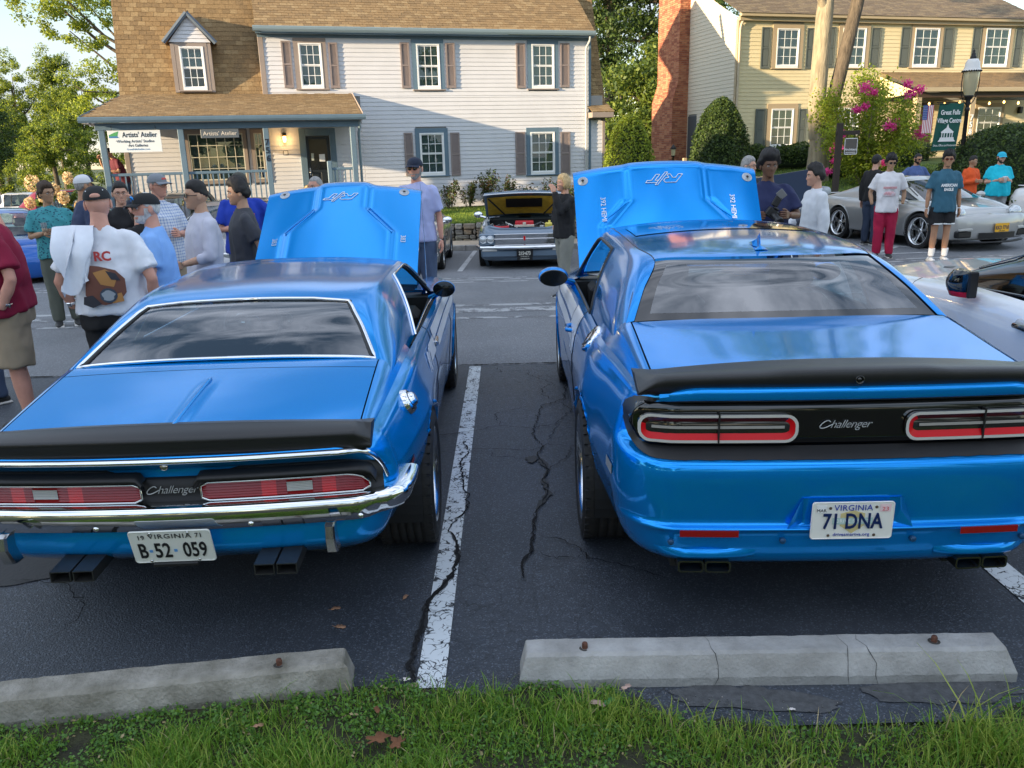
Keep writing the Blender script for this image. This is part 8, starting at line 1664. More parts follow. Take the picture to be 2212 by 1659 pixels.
def hair_mesh(parent,M,style,m,hw=1.0,seed=0,cap=False):
 rnd=np.random.default_rng(seed); b=MB(); b.T=M; nu,nv=48,30; P=head_pts(nu,nv,hw=hw,off=0); th=np.linspace(0,2*math.pi,nu,endpoint=False)
 C=np.array([0,0,.0]); out=[]
 def add_shell(thick,front_z,side_z,back_z,rough,top_extra=0,sweep=0):
  V=P.copy(); d=V-np.array([0,.0,0]); r=np.linalg.norm(d,axis=-1,keepdims=True); n=d/np.maximum(r,1e-6)
  fr=np.clip(-np.cos(th)*-1,-1,1); cosf=np.cos(th)
  hl=np.where(cosf>0,side_z+(front_z-side_z)*np.clip((cosf-.35)/.35,0,1)**.7,side_z+(back_z-side_z)*np.clip(-cosf*1.3,0,1))[:,None]
  k=sstep(hl-.006,hl+.014,V[...,2]); nz=rnd.normal(0,rough,(nu,nv)); nz=(nz+np.roll(nz,1,0)+np.roll(nz,1,1))/1.8
  t=(thick+top_extra*sstep(.04,.11,V[...,2]))*k+nz*k; t=np.where(k>0.02,t+.001,-.012)
  V=V+n*t[...,None];
  if sweep: V[...,0]+=sweep*sstep(.03,.11,V[...,2])*k
  b.grid(V,closeu=True)
 if style=='short': add_shell(.010,.062,.015,-.045,.0012,.012)
 elif style=='fade': add_shell(.006,.066,.035,-.01,.0006,.020,.006)
 elif style=='swept': add_shell(.020,.066,-.002,-.055,.004,.022,-.006)
 elif style=='curly': add_shell(.024,.050,.0,-.045,.0085,.026)
 elif style=='afro': add_shell(.040,.058,.010,-.035,.004,.024)
 elif style=='bald_grey': add_shell(.005,.105,.0,-.05,.001)
 elif style=='buzz': add_shell(.003,.070,.02,-.05,.0004)
 elif style=='bob': add_shell(.018,.055,-.07,-.10,.004,.01)
 elif style=='rim': add_shell(.006,.12,.012,-.05,.001)
 b.build('hair',m,parent)
def beard_mesh(parent,M,m,full=True,hw=1):
 b=MB(); b.T=M; P=head_pts(44,34,hw=hw,off=.004 if full else .0022); z=P[...,2]; fx=np.abs(P[...,0]); keep=np.zeros((44,33),bool)
 for i in range(44):
  for j in range(33):
   p=P[i,j]; a=abs(p[0]); ok=p[2]<-.052 and p[2]>-.118 and p[1]<.035 and not(a<.024 and -.082<p[2]<-.060) or (a>.045 and -.06<p[2]<-.005 and -.045<p[1]<.0)
   keep[i,j]=ok
 nv=P.shape[1]; F=[]
 for i in range(44):
  for j in range(33):
   if keep[i,j]: a=i*nv+j; c=((i+1)%44)*nv+j; F.append((a,c,c+1,a+1))
 b.add([tuple(p) for p in P.reshape(-1,3)],F,True); b.build('beard',m,parent)
def cap_mesh(parent,M,m,brim=None,turn=0,logo=None,panel=None,backhole=False):
 """baseball cap; brim points towards -y before turn"""
 M=M@Matrix.Rotation(turn,4,'Z'); T=bpy.data.objects.new('cap',None); COL.objects.link(T); T.parent=parent; b=MB(); b.T=M; nu,nv=40,12; rows=[]
 for i in range(nu):
  a=2*math.pi*i/nu; r=[]
  for j in range(nv+1):
   t=j/nv*math.pi/2; ex=.092+.004*math.cos(a*0); rr=math.cos(t)**.85; z=.034+.088*math.sin(t)**.95; x=math.sin(a)*.086*rr; y=-math.cos(a)*.104*rr+.004; z+=(.006*math.cos(a))*(1-j/nv)
   r.append((x,y,z))
  rows.append(r)
 if panel is None: b.grid(rows,closeu=True); b.build('cap_crown',m,T)
 else:
  for i in range(nu): b.m=1 if (i<6 or i>=nu-6) else 0; b.grid([rows[i],rows[(i+1)%nu]])
  b.build('cap_crown',[m,panel],T)
 b=MB(); b.T=M; P=[]
 for i in range(15):
  a=-1.0+2.0*i/14; r=[]
  for t in (0,.35,.7,1): ex=.088*math.sin(a); y0=-.103*math.cos(a)+.002; L_=.068*math.cos(a*1.15)**.6 if abs(a)<1.3 else 0; r.append((ex*(1+.02*t),y0-L_*t,.037-.014*(t**1.4)-.020*abs(a)**2.2*t*.6+.002))
  P.append(r)
 b.grid(P); b.grid([[(x,y,z-.005) for x,y,z in r] for r in P],flip=True); b.tube([tuple(r[-1]) for r in P],.003,5); b.build('cap_brim',brim or m,T)
 b=MB(); b.T=M; b.ball((0,.004,.123),(.006,.006,.004),8,6); b.build('cap_button',brim or m,T)
 if backhole:
  b=MB(); b.T=M; b.ball((0,.094,.052),(.034,.014,.020),16,10); b.build('cap_opening',SKINS['pink'],T); b=MB(); b.T=M; b.tube([(.040*math.sin(a),.104-.010*abs(math.sin(a)),.034-.0*a) for a in np.linspace(-1.3,1.3,9)],[(.004,.006)]*9,6); b.build('cap_strap',m,T)
  for s in (-1,1): b=MB(); b.T=M; b.ball((s*.052,.070,.088),(.004,.003,.004),8,6); b.build('cap_eyelet',WHITEP,T)
 if logo:
  kind,lm=logo; b=MB(); b.T=M
  if kind=='arc': b.tube([(.030*math.cos(a),-.103+.010*(.9-abs(math.sin(a))),.072+.020*math.sin(a)) for a in np.linspace(-.2,4.0,12)],[.001,.004,.006,.007,.007,.006,.006,.005,.005,.004,.003,.001],6)
  else: b.box(-.026,-.098,.058,.026,-.088,.078,.003)
  b.build('cap_logo',lm,T)
 return T
def glasses(parent,M,dark=True,tint=None,thin=False):
 T=bpy.data.objects.new('glasses',None); COL.objects.link(T); T.parent=parent; fm=BLACKP; lens=mat('sun_lens',(.01,.01,.012),rough=.08,coat=1) if dark else None
 if tint: lens=mat('red_brown_lens',(.16,.02,.015),rough=.1,coat=1)
 for s in (-1,1):
  pts=[(s*(.031+.022*math.cos(a)),-.099+.010*(abs(.031+.022*math.cos(a))/.053)**2,.004+.0165*math.sin(a)*(1 if math.sin(a)>0 else 1.05)) for a in np.linspace(0,2*math.pi,19)]
  b=MB(); b.T=M; b.tube(pts,.0012 if thin else .0022,5,cap=False); b.build('frame',fm,T)
  if lens: b=MB(); b.T=M; c=(s*.031,-.097,.004); b.add([c]+pts[:-1],[(0,1+i,1+(i+1)%18) for i in range(18)],True); b.build('lens',lens,T)
  b=MB(); b.T=M; b.tube([(s*.053,-.088,.010),(s*.074,-.05,.008),(s*.080,.006,.010)],.0016 if thin else .0025,5); b.build('temple',fm,T)
 b=MB(); b.T=M; b.tube([(-.010,-.101,.008),(0,-.104,.010),(.010,-.101,.008)],.0016,5); b.build('bridge',fm,T)
def capsule_chain(b,pts,rad,n=14): b.tube(pts,rad,n); [b.ball(tuple(p),(r if not isinstance(r,tuple) else max(r)*.98,)*3 if not isinstance(r,tuple) else (r[0]*.98,r[0]*.98,r[0]*.98),12,8) for p,r in ((pts[0],rad[0]),(pts[-1],rad[-1]))]
def solid(name,b,m,parent,vox=.016,sm=3,wr=0,wscale=9,seed=0,keep_mats=None):
 o=b.build(name,m if keep_mats is None else keep_mats,parent); finish(o,[('REMESH',dict(mode='VOXEL',voxel_size=vox,use_smooth_shade=True)),('SMOOTH',dict(factor=.6,iterations=sm))])
 if wr:
  me=o.data; n=len(me.vertices); co=np.zeros(n*3,np.float32); no=np.zeros(n*3,np.float32); me.vertices.foreach_get('co',co); me.vertices.foreach_get('normal',no); co=co.reshape(-1,3); no=no.reshape(-1,3)
  d=[]
  for x,y,z in co:
   a=noise.noise(Vector((x*wscale*.9+seed,y*wscale*.9,z*wscale*.40+x*4+y*3))); c=noise.noise(Vector((x*wscale*1.9+z*5,y*wscale*1.9+seed-z*4,z*wscale*1.1)))
   d.append(.9-2.4*abs(a)+.55*(.5-1.6*abs(c)))
  d=np.array(d)-.35; co+=no*(d*wr)[:,None]; me.vertices.foreach_set('co',co.reshape(-1)); me.update()
 me=o.data; me.polygons.foreach_set('use_smooth',[True]*len(me.polygons)); return o
def make_hand(b,M,curl=.5,n=6):
 """right hand hanging, palm towards body, fingers along -z"""
 b.T=M; b.box(-.014,-.038,-.085,.014,.038,.0,.010)
 for k,(y,l) in enumerate(((-.030,.062),(-.010,.072),(.010,.068),(.029,.054))):
  p=[Vector((0,y,-.080))]; a=0;
  for s_ in (.45,.32,.23): a+=curl*.75; p.append(p[-1]+Vector((-math.sin(a)*l*s_,0,-math.cos(a)*l*s_)))
  b.tube(p,[.0092,.0088,.008,.0065],n)
 p=[Vector((-.004,-.034,-.022)),Vector((-.018,-.054,-.050)),Vector((-.024,-.056,-.078)),Vector((-.024,-.050,-.094))]; b.tube(p,[.013,.011,.0095,.007],n); b.T=Matrix.Identity(4)
def cloth(name,col,**k):
 k.setdefault('rough',.85); k.setdefault('noise_amt',.08); k.setdefault('noise_scale',7); k.setdefault('bump',.25); k.setdefault('bump_scale',260); k.setdefault('bump_dist',.002); return mat(name,col,**k)
def person(label,loc,rz,h=1.75,build=1.0,skin='fair',hair=('short','brown'),shirt=None,sleeve='short',pants=None,shorts=False,arms=('down','down'),head=(0,0,0),hat=None,glass=None,beard=None,vox=.016,lean=0,shoes=None,belly=0,legs=(0,0),seed=0,detail=True,fat=1.0,face=True,coat_len=.0,group=None):
 """faces -y in its own frame; arms: (left,right) poses; head=(turn,nod,tilt)"""
 s=h/1.75; T=empty('person',loc,rz,label,'person',group); T.scale=(s,s,s); bd=build; rnd=random.Random(seed)
 sk=SKINS[skin]; mats_=[sk,LIPM[skin],EYEW,EYED,HAIRS[hair[1]] if hair else HAIRS['brown']]
 ln=lean; hipz=.93
 def tor(z,y=0): return Vector((0,y-ln*(z-hipz),z))
 sh=.172*(.86+.14*bd)+.008; shz=1.398
 def arm(side,pose):
  S0=Vector((side*sh,-ln*(shz-hipz)+.005,shz)); o=side
  P=dict(down=((.055,.02,-.28),(.02,-.03,-.25)),pocket=((.10,.05,-.27),(-.03,-.09,-.20)),hip=((.17,.05,-.23),(-.14,-.10,-.15)),fold=((.06,-.03,-.27),(-.24,-.20,.03)),
    hold=((.055,.0,-.27),(-.06,-.23,.02)),hold_in=((.06,-.01,-.27),(-.15,-.21,.05)),up=((.05,-.19,-.16),(-.06,-.10,.24)),cam=((.10,-.06,-.25),(-.13,-.20,.02)),back=((.06,.10,-.26),(-.03,.03,-.25)),face=((.02,-.20,-.14),(-.10,-.04,.26)),bend=((.08,-.05,-.27),(-.10,-.22,-.06)))[pose]
  E1=S0+Vector((o*P[0][0]*(1+.25*(bd-1)*2),P[0][1],P[0][2])); W1=E1+Vector((o*P[1][0],P[1][1],P[1][2])); return S0,E1,W1
 A=[arm(1,arms[0]),arm(-1,arms[1])]
 b=MB(); w=lambda v:v*bd
 if sleeve!='none' or shirt: pass
 hd=tor(1.632)+Vector((0,-.018,0)); HM=Matrix.Translation(hd)@Matrix.Rotation(head[0],4,'Z')@Matrix.Rotation(head[1],4,'X')@Matrix.Rotation(head[2],4,'Y')
 b.tube([tor(1.36,.01),tor(1.455,.015),tor(1.52,.006),tor(1.60,-.002)],[(.12,.07),(.070*(.7+.3*bd),.062*(.7+.3*bd)),(.054*(.75+.25*fat),.056*(.75+.25*fat)),(.052,.058)],16)
 b.tube([tor(.88),tor(1.0),tor(1.2),tor(1.38)],[(.15*bd,.10*bd),(.14*bd,.10*bd),(.16*bd,.105*bd),(.15,.08)],16)
 for (S0,E1,W1) in A:
  side=1 if S0.x>0 else -1; f=.8+.2*bd
  b.tube([S0,S0.lerp(E1,.5),E1,E1.lerp(W1,.35),W1],[.042*f,.043*f,.037*f,.040*f,.026*f],12); b.ball(tuple(S0),.042*f,12,8); b.ball(tuple(E1),.038*f,10,8)
 hx=.092*(.9+.1*bd); L_=[]
 for side,st in ((1,legs[0]),(-1,legs[1])):
  H0=Vector((side*hx,0,.90)); K=Vector((side*(hx+.005),-.015-st*.10+.0,.49)); An=Vector((side*(hx+.01),.015-st*.22+(.04 if st<0 else 0),.085)); L_.append((H0,K,An,side)); f=.8+.2*bd
  b.tube([H0,H0.lerp(K,.5),K,K.lerp(An,.35),An],[.082*f,.070*f,.052*f,.054*f,.036],12)
 o=solid('body',b,mats_,T,vox=vox,sm=3)
 b=MB()
 if vox<.03:
  for (S0,E1,W1),pose in zip(A,arms):
   side=1 if S0.x>0 else -1
   if pose=='pocket': continue
   d=(W1-E1).normalized(); zc=-d; xa=Vector((side,0,0)) if abs(d.x)<.8 else Vector((0,0,-1)); ya=zc.cross(xa).normalized(); xa=ya.cross(zc); M=Matrix.Identity(4)
   for i in range(3): M[i][0]=xa[i];M[i][1]=ya[i];M[i][2]=zc[i];M[i][3]=W1[i]+d[i]*.004
   make_hand(b,M,{'down':.35,'fold':.7,'hold':.9,'hold_in':.9,'up':.9,'cam':1.0}.get(pose,.5))
 add_head(b,HM,hw=1.0*(.85+.15*fat),eyes=not (glass and glass[0]=='dark'))
 me=o.data; n0=len(me.vertices); hv=bpy.data.meshes.new('h'); hv.from_pydata(b.V,[],b.F); hv.polygons.foreach_set('material_index',b.M); hv.polygons.foreach_set('use_smooth',b.S)
 import bmesh
 bm=bmesh.new(); bm.from_mesh(me); bm.from_mesh(hv); bm.to_mesh(me); bm.free(); bpy.data.meshes.remove(hv)
 o.name='body'
 if hair: hair_mesh(T,HM,hair[0],HAIRS[hair[1]],hw=.85+.15*fat,seed=seed)
 if beard: beard_mesh(T,HM,HAIRS[beard[0]],beard[1],hw=.85+.15*fat)
 if hat: cap_mesh(T,HM,**hat)
 if glass: glasses(T,HM,**dict(dark=(glass[0]=='dark'),tint=glass[0]=='red',thin=glass[0]=='thin'))
 if shirt:
  b=MB(); g=.022; hem=.86-coat_len; bl=belly
  b.tube([tor(hem,-.01-bl*.3),tor(hem+.07,-.012-bl*.6),tor(1.06,-.008-bl),tor(1.2,-.005-bl*.4),tor(1.31),tor(1.385,.006),tor(1.425,.010),tor(1.462,.013),tor(1.492,.012)],[(.174*bd+g+.008,.122*bd+g+.010+bl*.5),(.172*bd+g+.006,.122*bd+g+.008+bl*.7),(.162*bd+g,.120*bd+g+bl),(.172*bd+g,.125*bd+g+bl*.3),(.176*(.6+.4*bd)+g,.118*(.6+.4*bd)+g),(.160*(.7+.3*bd)+g,.090+g),(.132*(.7+.3*bd)+g*.8,.078+g*.8),(.086*(.7+.3*bd)+g*.6,.064+g*.6),(.052*(.7+.3*bd)+g*.6,.052+g*.5)],24)
  for (S0,E1,W1) in A:
   f=.8+.2*bd; side=1 if S0.x>0 else -1
   if sleeve=='short': q=S0.lerp(E1,.78); b.tube([S0+Vector((-side*.07,0,.022)),S0+Vector((-side*.012,0,.004)),S0.lerp(E1,.25),S0.lerp(E1,.5),q],[.045*f,.058*f,.062*f+.004,.065*f+.006,.070*f+.010],14); b.ball(tuple(S0+Vector((-side*.006,0,0))),.058*f+.002,12,8)
   elif sleeve=='three': b.tube([S0+Vector((-side*.07,0,.022)),S0,S0.lerp(E1,.5),E1,E1.lerp(W1,.45)],[.045*f,.058*f+.002,.056*f+.004,.048*f+.004,.044*f+.003],14); b.ball(tuple(S0),.058*f+.002,12,8); b.ball(tuple(E1),.048*f+.003,12,8)
   elif sleeve=='long': b.tube([S0+Vector((-side*.07,0,.022)),S0,S0.lerp(E1,.5),E1,E1.lerp(W1,.55),W1],[.045*f,.061*f+.004,.060*f+.007,.056*f+.006,.050*f+.006,.040*f+.004],14); b.ball(tuple(S0),.060*f+.004,12,8); b.ball(tuple(E1),.056*f+.006,12,8)
  solid('shirt',b,shirt,T,vox=min(vox,.016) if detail else .022,sm=3,wr=.012,seed=seed)
 if pants:
  b=MB(); g=.018; b.tube([tor(.80),tor(.90),tor(1.0)],[(.165*bd+g*.4,.105*bd+g),(.168*bd+g*.4,.110*bd+g),(.150*bd+g*.2,.105*bd)],20)
  for H0,K,An,side in L_:
   f=.8+.2*bd
   if shorts: e=H0.lerp(K,1.0 if shorts is True else shorts); b.tube([H0,H0.lerp(K,.5),e],[.092*f+g,.094*f+g,.094*f+g],14)
   else: b.tube([H0,H0.lerp(K,.5),K,K.lerp(An,.5),An+Vector((0,0,-.02))],[.090*f+g,.084*f+g,.066*f+g,.060*f+g,.056+g*.6],14)
  solid('trousers' if not shorts else 'shorts',b,pants,T,vox=min(vox,.018) if detail else .024,sm=3,wr=.011,wscale=7,seed=seed+5)
 for H0,K,An,side in L_:
  sm_=shoes or mat('dark_shoe',(.03,.03,.032),rough=.6); b=MB(); b.tube([An+Vector((0,.045,-.045)),An+Vector((0,-.02,-.038)),An+Vector((side*.008,-.10,-.050)),An+Vector((side*.012,-.165,-.058))],[(.036,.040),(.042,.044),(.046,.030),(.032,.020)],12); b.ball(tuple(An+Vector((0,.045,-.045))),(.036,.036,.038),10,8); b.ball(tuple(An+Vector((side*.012,-.165,-.058))),(.032,.034,.021),10,8); b.T=Matrix.Identity(4)
  so_=MB(); so_.box(An.x-.045,An.y-.19,.0,An.x+.05,An.y+.085,.024,.010); b.build('shoe',sm_,T); so_.build('shoe_sole',mat('shoe_sole',(.55,.53,.50),rough=.7),T)
 T['_A']=[list(map(tuple,a)) for a in A] if False else 0
 del T['_A']
 return T,A,HM
DEN=cloth('denim',(.06,.09,.16)); DEND=cloth('dark_denim',(.03,.045,.08)); BLK=cloth('black_cloth',(.012,.012,.014)); KHA=cloth('khaki_cloth',(.33,.26,.18)); GRYP=cloth('grey_cloth',(.30,.30,.31)); BCAP=mat('black_cap',(.012,.013,.015),rough=.8,bump=.2,bump_scale=300,bump_dist=.001); NCAP=mat('navy_cap',(.012,.02,.045),rough=.8)
WCAP=mat('white_cap',(.62,.63,.66),rough=.8); YCAP=mat('yellow_brim',(.55,.48,.20),rough=.8); GCAP=mat('grey_cap',(.20,.22,.25),rough=.85); OCAP=mat('olive_cap',(.06,.06,.05),rough=.85)
def patterned(name,c1,c2,scale,thr=.5,stretch=(1,1,1)):
 m=mat(name,c1,rough=.8,bump=.2,bump_scale=260,bump_dist=.002); nt=m.node_tree; L=nt.links.new; b=nt.nodes['Principled BSDF']; tc=N(nt,'ShaderNodeTexCoord'); mp=N(nt,'ShaderNodeMapping'); mp.inputs['Scale'].default_value=stretch; L(tc.outputs['Object'],mp.inputs[0]); w=N(nt,'ShaderNodeTexNoise'); w.inputs['Scale'].default_value=scale*.6; L(mp.outputs[0],w.inputs['Vector'])
 va=N(nt,'ShaderNodeVectorMath',operation='MULTIPLY_ADD'); va.inputs[1].default_value=(.06,.06,.06); L(w.outputs['Color'],va.inputs[0]); L(mp.outputs[0],va.inputs[2]); v=N(nt,'ShaderNodeTexVoronoi'); v.inputs['Scale'].default_value=scale; L(va.outputs[0],v.inputs['Vector']); g=N(nt,'ShaderNodeMath',operation='LESS_THAN'); g.inputs[1].default_value=thr; L(v.outputs['Distance'],g.inputs[0]); mx=N(nt,'ShaderNodeMix',data_type='RGBA'); mx.inputs['A'].default_value=(*c1,1); mx.inputs['B'].default_value=(*c2,1); L(g.outputs[0],mx.inputs['Factor']); L(mx.outputs['Result'],b.inputs['Base Color']); return m
def plaid(name,c1,c2,sp):
 m=mat(name,c1,rough=.8); nt=m.node_tree; L=nt.links.new; b=nt.nodes['Principled BSDF']; tc=N(nt,'ShaderNodeTexCoord'); s=N(nt,'ShaderNodeSeparateXYZ'); L(tc.outputs['Object'],s.inputs[0]); out=[]
 for a in ('X','Z'):
  k=N(nt,'ShaderNodeMath',operation='MULTIPLY'); k.inputs[1].default_value=sp; L(s.outputs[a],k.inputs[0]); f=N(nt,'ShaderNodeMath',operation='FRACT'); L(k.outputs[0],f.inputs[0]); q=N(nt,'ShaderNodeMath',operation='LESS_THAN'); q.inputs[1].default_value=.28; L(f.outputs[0],q.inputs[0]); out.append(q)
 ad=N(nt,'ShaderNodeMath',operation='ADD'); L(out[0].outputs[0],ad.inputs[0]); L(out[1].outputs[0],ad.inputs[1]); h=N(nt,'ShaderNodeMath',operation='MULTIPLY'); h.inputs[1].default_value=.5; L(ad.outputs[0],h.inputs[0]); mx=N(nt,'ShaderNodeMix',data_type='RGBA'); mx.inputs['A'].default_value=(*c1,1); mx.inputs['B'].default_value=(*c2,1); L(h.outputs[0],mx.inputs['Factor']); L(mx.outputs['Result'],b.inputs['Base Color']); return m
WTEE=cloth('white_tee',(.70,.72,.78)); LBL=cloth('light_blue_polo',(.22,.42,.80)); CHAR=cloth('charcoal_tee',(.055,.058,.07)); RBL=cloth('royal_blue_tee',(.012,.045,.40)); NAVY_=cloth('navy_cloth',(.016,.022,.075)); NAVYP=cloth('navy_polo',(.03,.045,.10)); MAR=cloth('maroon_tee',(.22,.006,.035))
TEALF=patterned('teal_leaf_print',(.05,.28,.32),(.015,.07,.12),26,.30,(1,1,1.4)); PLAID=plaid('blue_check_cloth',(.62,.66,.74),(.12,.22,.50),34); TEE2=cloth('teal_tee',(.035,.12,.18)); CYAN=cloth('cyan_tee',(.01,.48,.62)); ORG=cloth('orange_hoodie',(.75,.10,.02)); SBL=cloth('slate_blue_tee',(.07,.11,.26)); LAV=cloth('lavender_shirt',(.38,.42,.68)); REDP=cloth('crimson_joggers',(.36,.008,.05)); RAG=cloth('pale_raglan',(.52,.52,.60)); CARGO=cloth('olive_grey_cargo',(.22,.22,.19)); MRN2=cloth('dark_maroon_shirt',(.09,.01,.02))
def wrist(T,P,dirv,m,r=.032,nm='wristwatch'):
 b=MB(); d=Vector(dirv).normalized(); q=d.to_track_quat('Z','Y').to_matrix().to_4x4(); b.T=Matrix.Translation(P)@q; b.lathe([(r-.004,-.010),(r,-.010),(r,.010),(r-.004,.010)],n=16); b.box(-.016,-r-.008,-.016,.016,-r+.002,.016,.004); b.build(nm,m,T)
S_W=DCHROME
T,A,HM=person('heavy man in maroon t-shirt and khaki shorts cut off by the left edge',(-3.62,5.85,0),R_(-60),1.80,1.28,'pink',('short','grey'),MAR,'short',KHA,.98,('pocket','pocket'),(.2,.2,0),seed=1,belly=.05,detail=True); wrist(T,A[0][2]+Vector((0,.03,.04)),A[0][2]-A[0][1],S_W)
person('person in a sleeveless dark top and jeans behind the maroon t-shirt man',(-4.35,6.6,0),R_(-40),1.66,1.0,'tan',('bob','brown'),cloth('dark_tank',(.04,.045,.06)),'tank',DEN,False,('down','down'),seed=2)
T,A,HM=person('broad man seen from behind in white t-shirt, a white shirt over his shoulder',(-2.78,5.68,0),R_(180+6),1.765,1.30,'pink',None,WTEE,'short',BLK,False,('pocket','pocket'),(.25,.05,.05),hat=dict(m=BCAP,backhole=True),seed=3,belly=.02,fat=1.15,coat_len=-.02); wrist(T,A[0][2]+Vector((.0,.02,.05)),A[0][2]-A[0][1],CHROME,nm='bracelet')
def back_print(T):
 g=bpy.data.objects.new('back_print',None); COL.objects.link(g); g.parent=T; yb=.168
 M=frame(Vector((-.045,yb+.012,1.30)),(-1,0,0),(0,0,1)); text('print_letters','RC',M,mat('print_red',(.50,.05,.05)),g,size=.085,ext=.001,bold=.003)
 def yy(x,z): return .135+.045*math.sin(min(1,max(0,(1.42-z)/.3))*1.57)+.022-.9*x*x
 OR_=mat('print_orange',(.42,.20,.06)); BR=mat('print_brown',(.16,.06,.04)); DK=mat('print_dark',(.03,.03,.04)); BLp=mat('print_blue_dark',(.04,.06,.09))
 def poly(pts,m,off,nm='print_shape'):
  c=(sum(p[0] for p in pts)/len(pts),sum(p[1] for p in pts)/len(pts)); rings=[]
  for t in (0,.34,.67,1): rings.append([(c[0]+(p[0]-c[0])*t,yy(c[0]+(p[0]-c[0])*t,c[1]+(p[1]-c[1])*t)+off,c[1]+(p[1]-c[1])*t) for p in pts])
  b=MB(); b.grid(np.array(rings).transpose(1,0,2),closeu=True); b.build(nm,m,g)
 poly([(.06,1.25),(-.02,1.24),(-.12,1.21),(-.17,1.15),(-.17,1.06),(-.12,1.0),(-.03,.98),(.05,1.0),(.09,1.05)],BR,.010); poly([(.02,1.20),(-.06,1.22),(-.13,1.17),(-.10,1.10),(-.02,1.12)],OR_,.013); poly([(-.06,1.21),(-.12,1.19),(-.145,1.14),(-.09,1.15)],DK,.015); poly([(-.05,1.04),(-.14,1.06),(-.15,1.0),(-.08,.99)],OR_,.013)
 poly([(-.06+.055*math.cos(a),1.045+.050*math.sin(a)) for a in np.linspace(0,6.28,14)[:-1]],BLp,.015); poly([(-.06+.040*math.cos(a)*(1+.2*math.sin(5*a)),1.045+.036*math.sin(a)) for a in np.linspace(0,6.28,16)[:-1]],mat('print_silver',(.30,.33,.36)),.017); poly([(.10,1.04),(.04,1.05),(-.01,.99),(.05,.965),(.11,.99)],DK,.016)
back_print(T)
def towel(T):
 b=MB(); rows=[]
 for i in range(26):
  s=i/25; r=[]
  for j in range(20):
   t=j/19; x=.20-.17*t+ .05*math.sin(s*4)*t; w_=.20*(1-.15*s); x=.255-(.13+.12*t)*1.0*(t) ;
   xx=.235-.21*t+.03*math.sin(s*6+t*9); z=1.50-.46*s*(1-.25*t)+.016*math.sin(t*14);
   if s<.22: y=-.02+.70*s; z=1.485+.02*math.sin(s*10)-.05*abs(.235-xx-.08)
   else: y=.145+.05*math.sin(min(1,(s-.2)*3)*1.57)+.018*math.sin(t*16+s*5)+.02
   r.append((xx,y,z+ (0.02*math.sin(t*11) if s>.9 else 0)))
  rows.append(r)
 b.grid(rows); b.grid([[(x,y-.006,z) for x,y,z in r] for r in rows],flip=True); tag(b.build('draped_shirt',cloth('white_draped_cloth',(.72,.75,.82)),T))
towel(T)
person('thin man with dark hair, glasses and black t-shirt behind the black cap',(-4.28,9.3,-.05),R_(35),1.76,1.05,'fair',('short','black'),BLK,'short',DEND,False,('face','fold'),(-.1,0,0),glass=('thin',),seed=4,vox=.02)
person('bearded man in dark navy cap and black t-shirt looking away behind the white t-shirt man',(-3.42,7.75,-.01),R_(-120),1.62,1.08,'pink',('short','brown'),BLK,'short',DEND,False,('fold','fold'),(0,.1,0),hat=dict(m=NCAP),beard=('brown',True),seed=5)
T,A,HM=person('smiling man in teal leaf-print shirt and glasses holding a clear cup',(-5.66,10.34,-.07),R_(28),1.77,1.10,'olive',('swept','brown'),TEALF,'short',cloth('green_grey_trousers',(.10,.11,.09)),False,('pocket','hold_in'),(.55,0,0),glass=('thin',),seed=6,vox=.018)
cup=A[1][2]
g=empty('drinking_cup',tuple(T.matrix_basis@(A[1][2]+Vector((.015,-.10,.02)))),0,'clear plastic cup held by the man in the teal leaf-print shirt','cup'); b=MB(); b.lathe([(.028,0),(.038,.11),(.036,.11),(.026,.004),(0,.004)],n=20); b.build('cup_wall',glassm('clear_plastic',(.9,.9,.9),.85),g); b=MB(); b.lathe([(0,.045),(.030,.045),(.027,.005)],n=16); b.build('drink',mat('iced_drink',(.45,.32,.22),rough=.3),g)
person('man in navy polo with white and yellow cap seen from behind',(-4.93,9.8,-.06),R_(180-48),1.86,1.22,'tan',('rim','grey'),NAVYP,'short',KHA,False,('down','down'),(0,0,0),hat=dict(m=WCAP,brim=YCAP,panel=NAVY_),glass=('thin',),seed=7,vox=.018)
person('man in blue check shirt with grey cap and glasses turned to the right',(-3.72,8.95,-.04),R_(62),1.84,1.15,'pink',('rim','grey'),PLAID,'short',KHA,False,('fold','down'),(.1,0,0),hat=dict(m=GCAP,logo=('box',mat('cap_red_logo',(.6,.08,.07)))),glass=('thin',),seed=8,vox=.018)
person('white-haired man in light blue polo and black cap with blue logo looking left',(-2.72,6.35,0),R_(-72),1.69,1.22,'pink',('rim','white'),LBL,'short',BLK,False,('fold','fold'),(.35,.0,0),hat=dict(m=BCAP,logo=('arc',mat('cap_blue_logo',(.02,.28,.75)))),beard=('white',False),seed=9,belly=.05,fat=1.1)
T,A,HM=person('young man with sunglasses and pale three-quarter sleeve shirt looking left',(-2.68,7.30,0),R_(-52),1.74,1.06,'east',('fade','black'),RAG,'three',DEND,False,('bend','down'),(-.15,0,0),glass=('dark',),seed=10)
person('young man in charcoal t-shirt in profile, black swept hair',(-2.52,7.95,0),R_(-66),1.735,1.0,'east',('swept','black'),CHAR,'short',DEND,False,('back','pocket'),(-.05,.08,0),seed=11)
T,A,HM=person('man in royal blue baseball t-shirt and olive cap with folded arms',(-3.15,9.95,-.06),R_(12),1.84,1.15,'pink',('rim','grey'),RBL,'short',DEN,False,('hip','fold'),(.05,0,0),hat=dict(m=OCAP,logo=('box',mat('cap_blue_logo2',(.05,.2,.5)))),beard=('grey',False),seed=12,vox=.018)
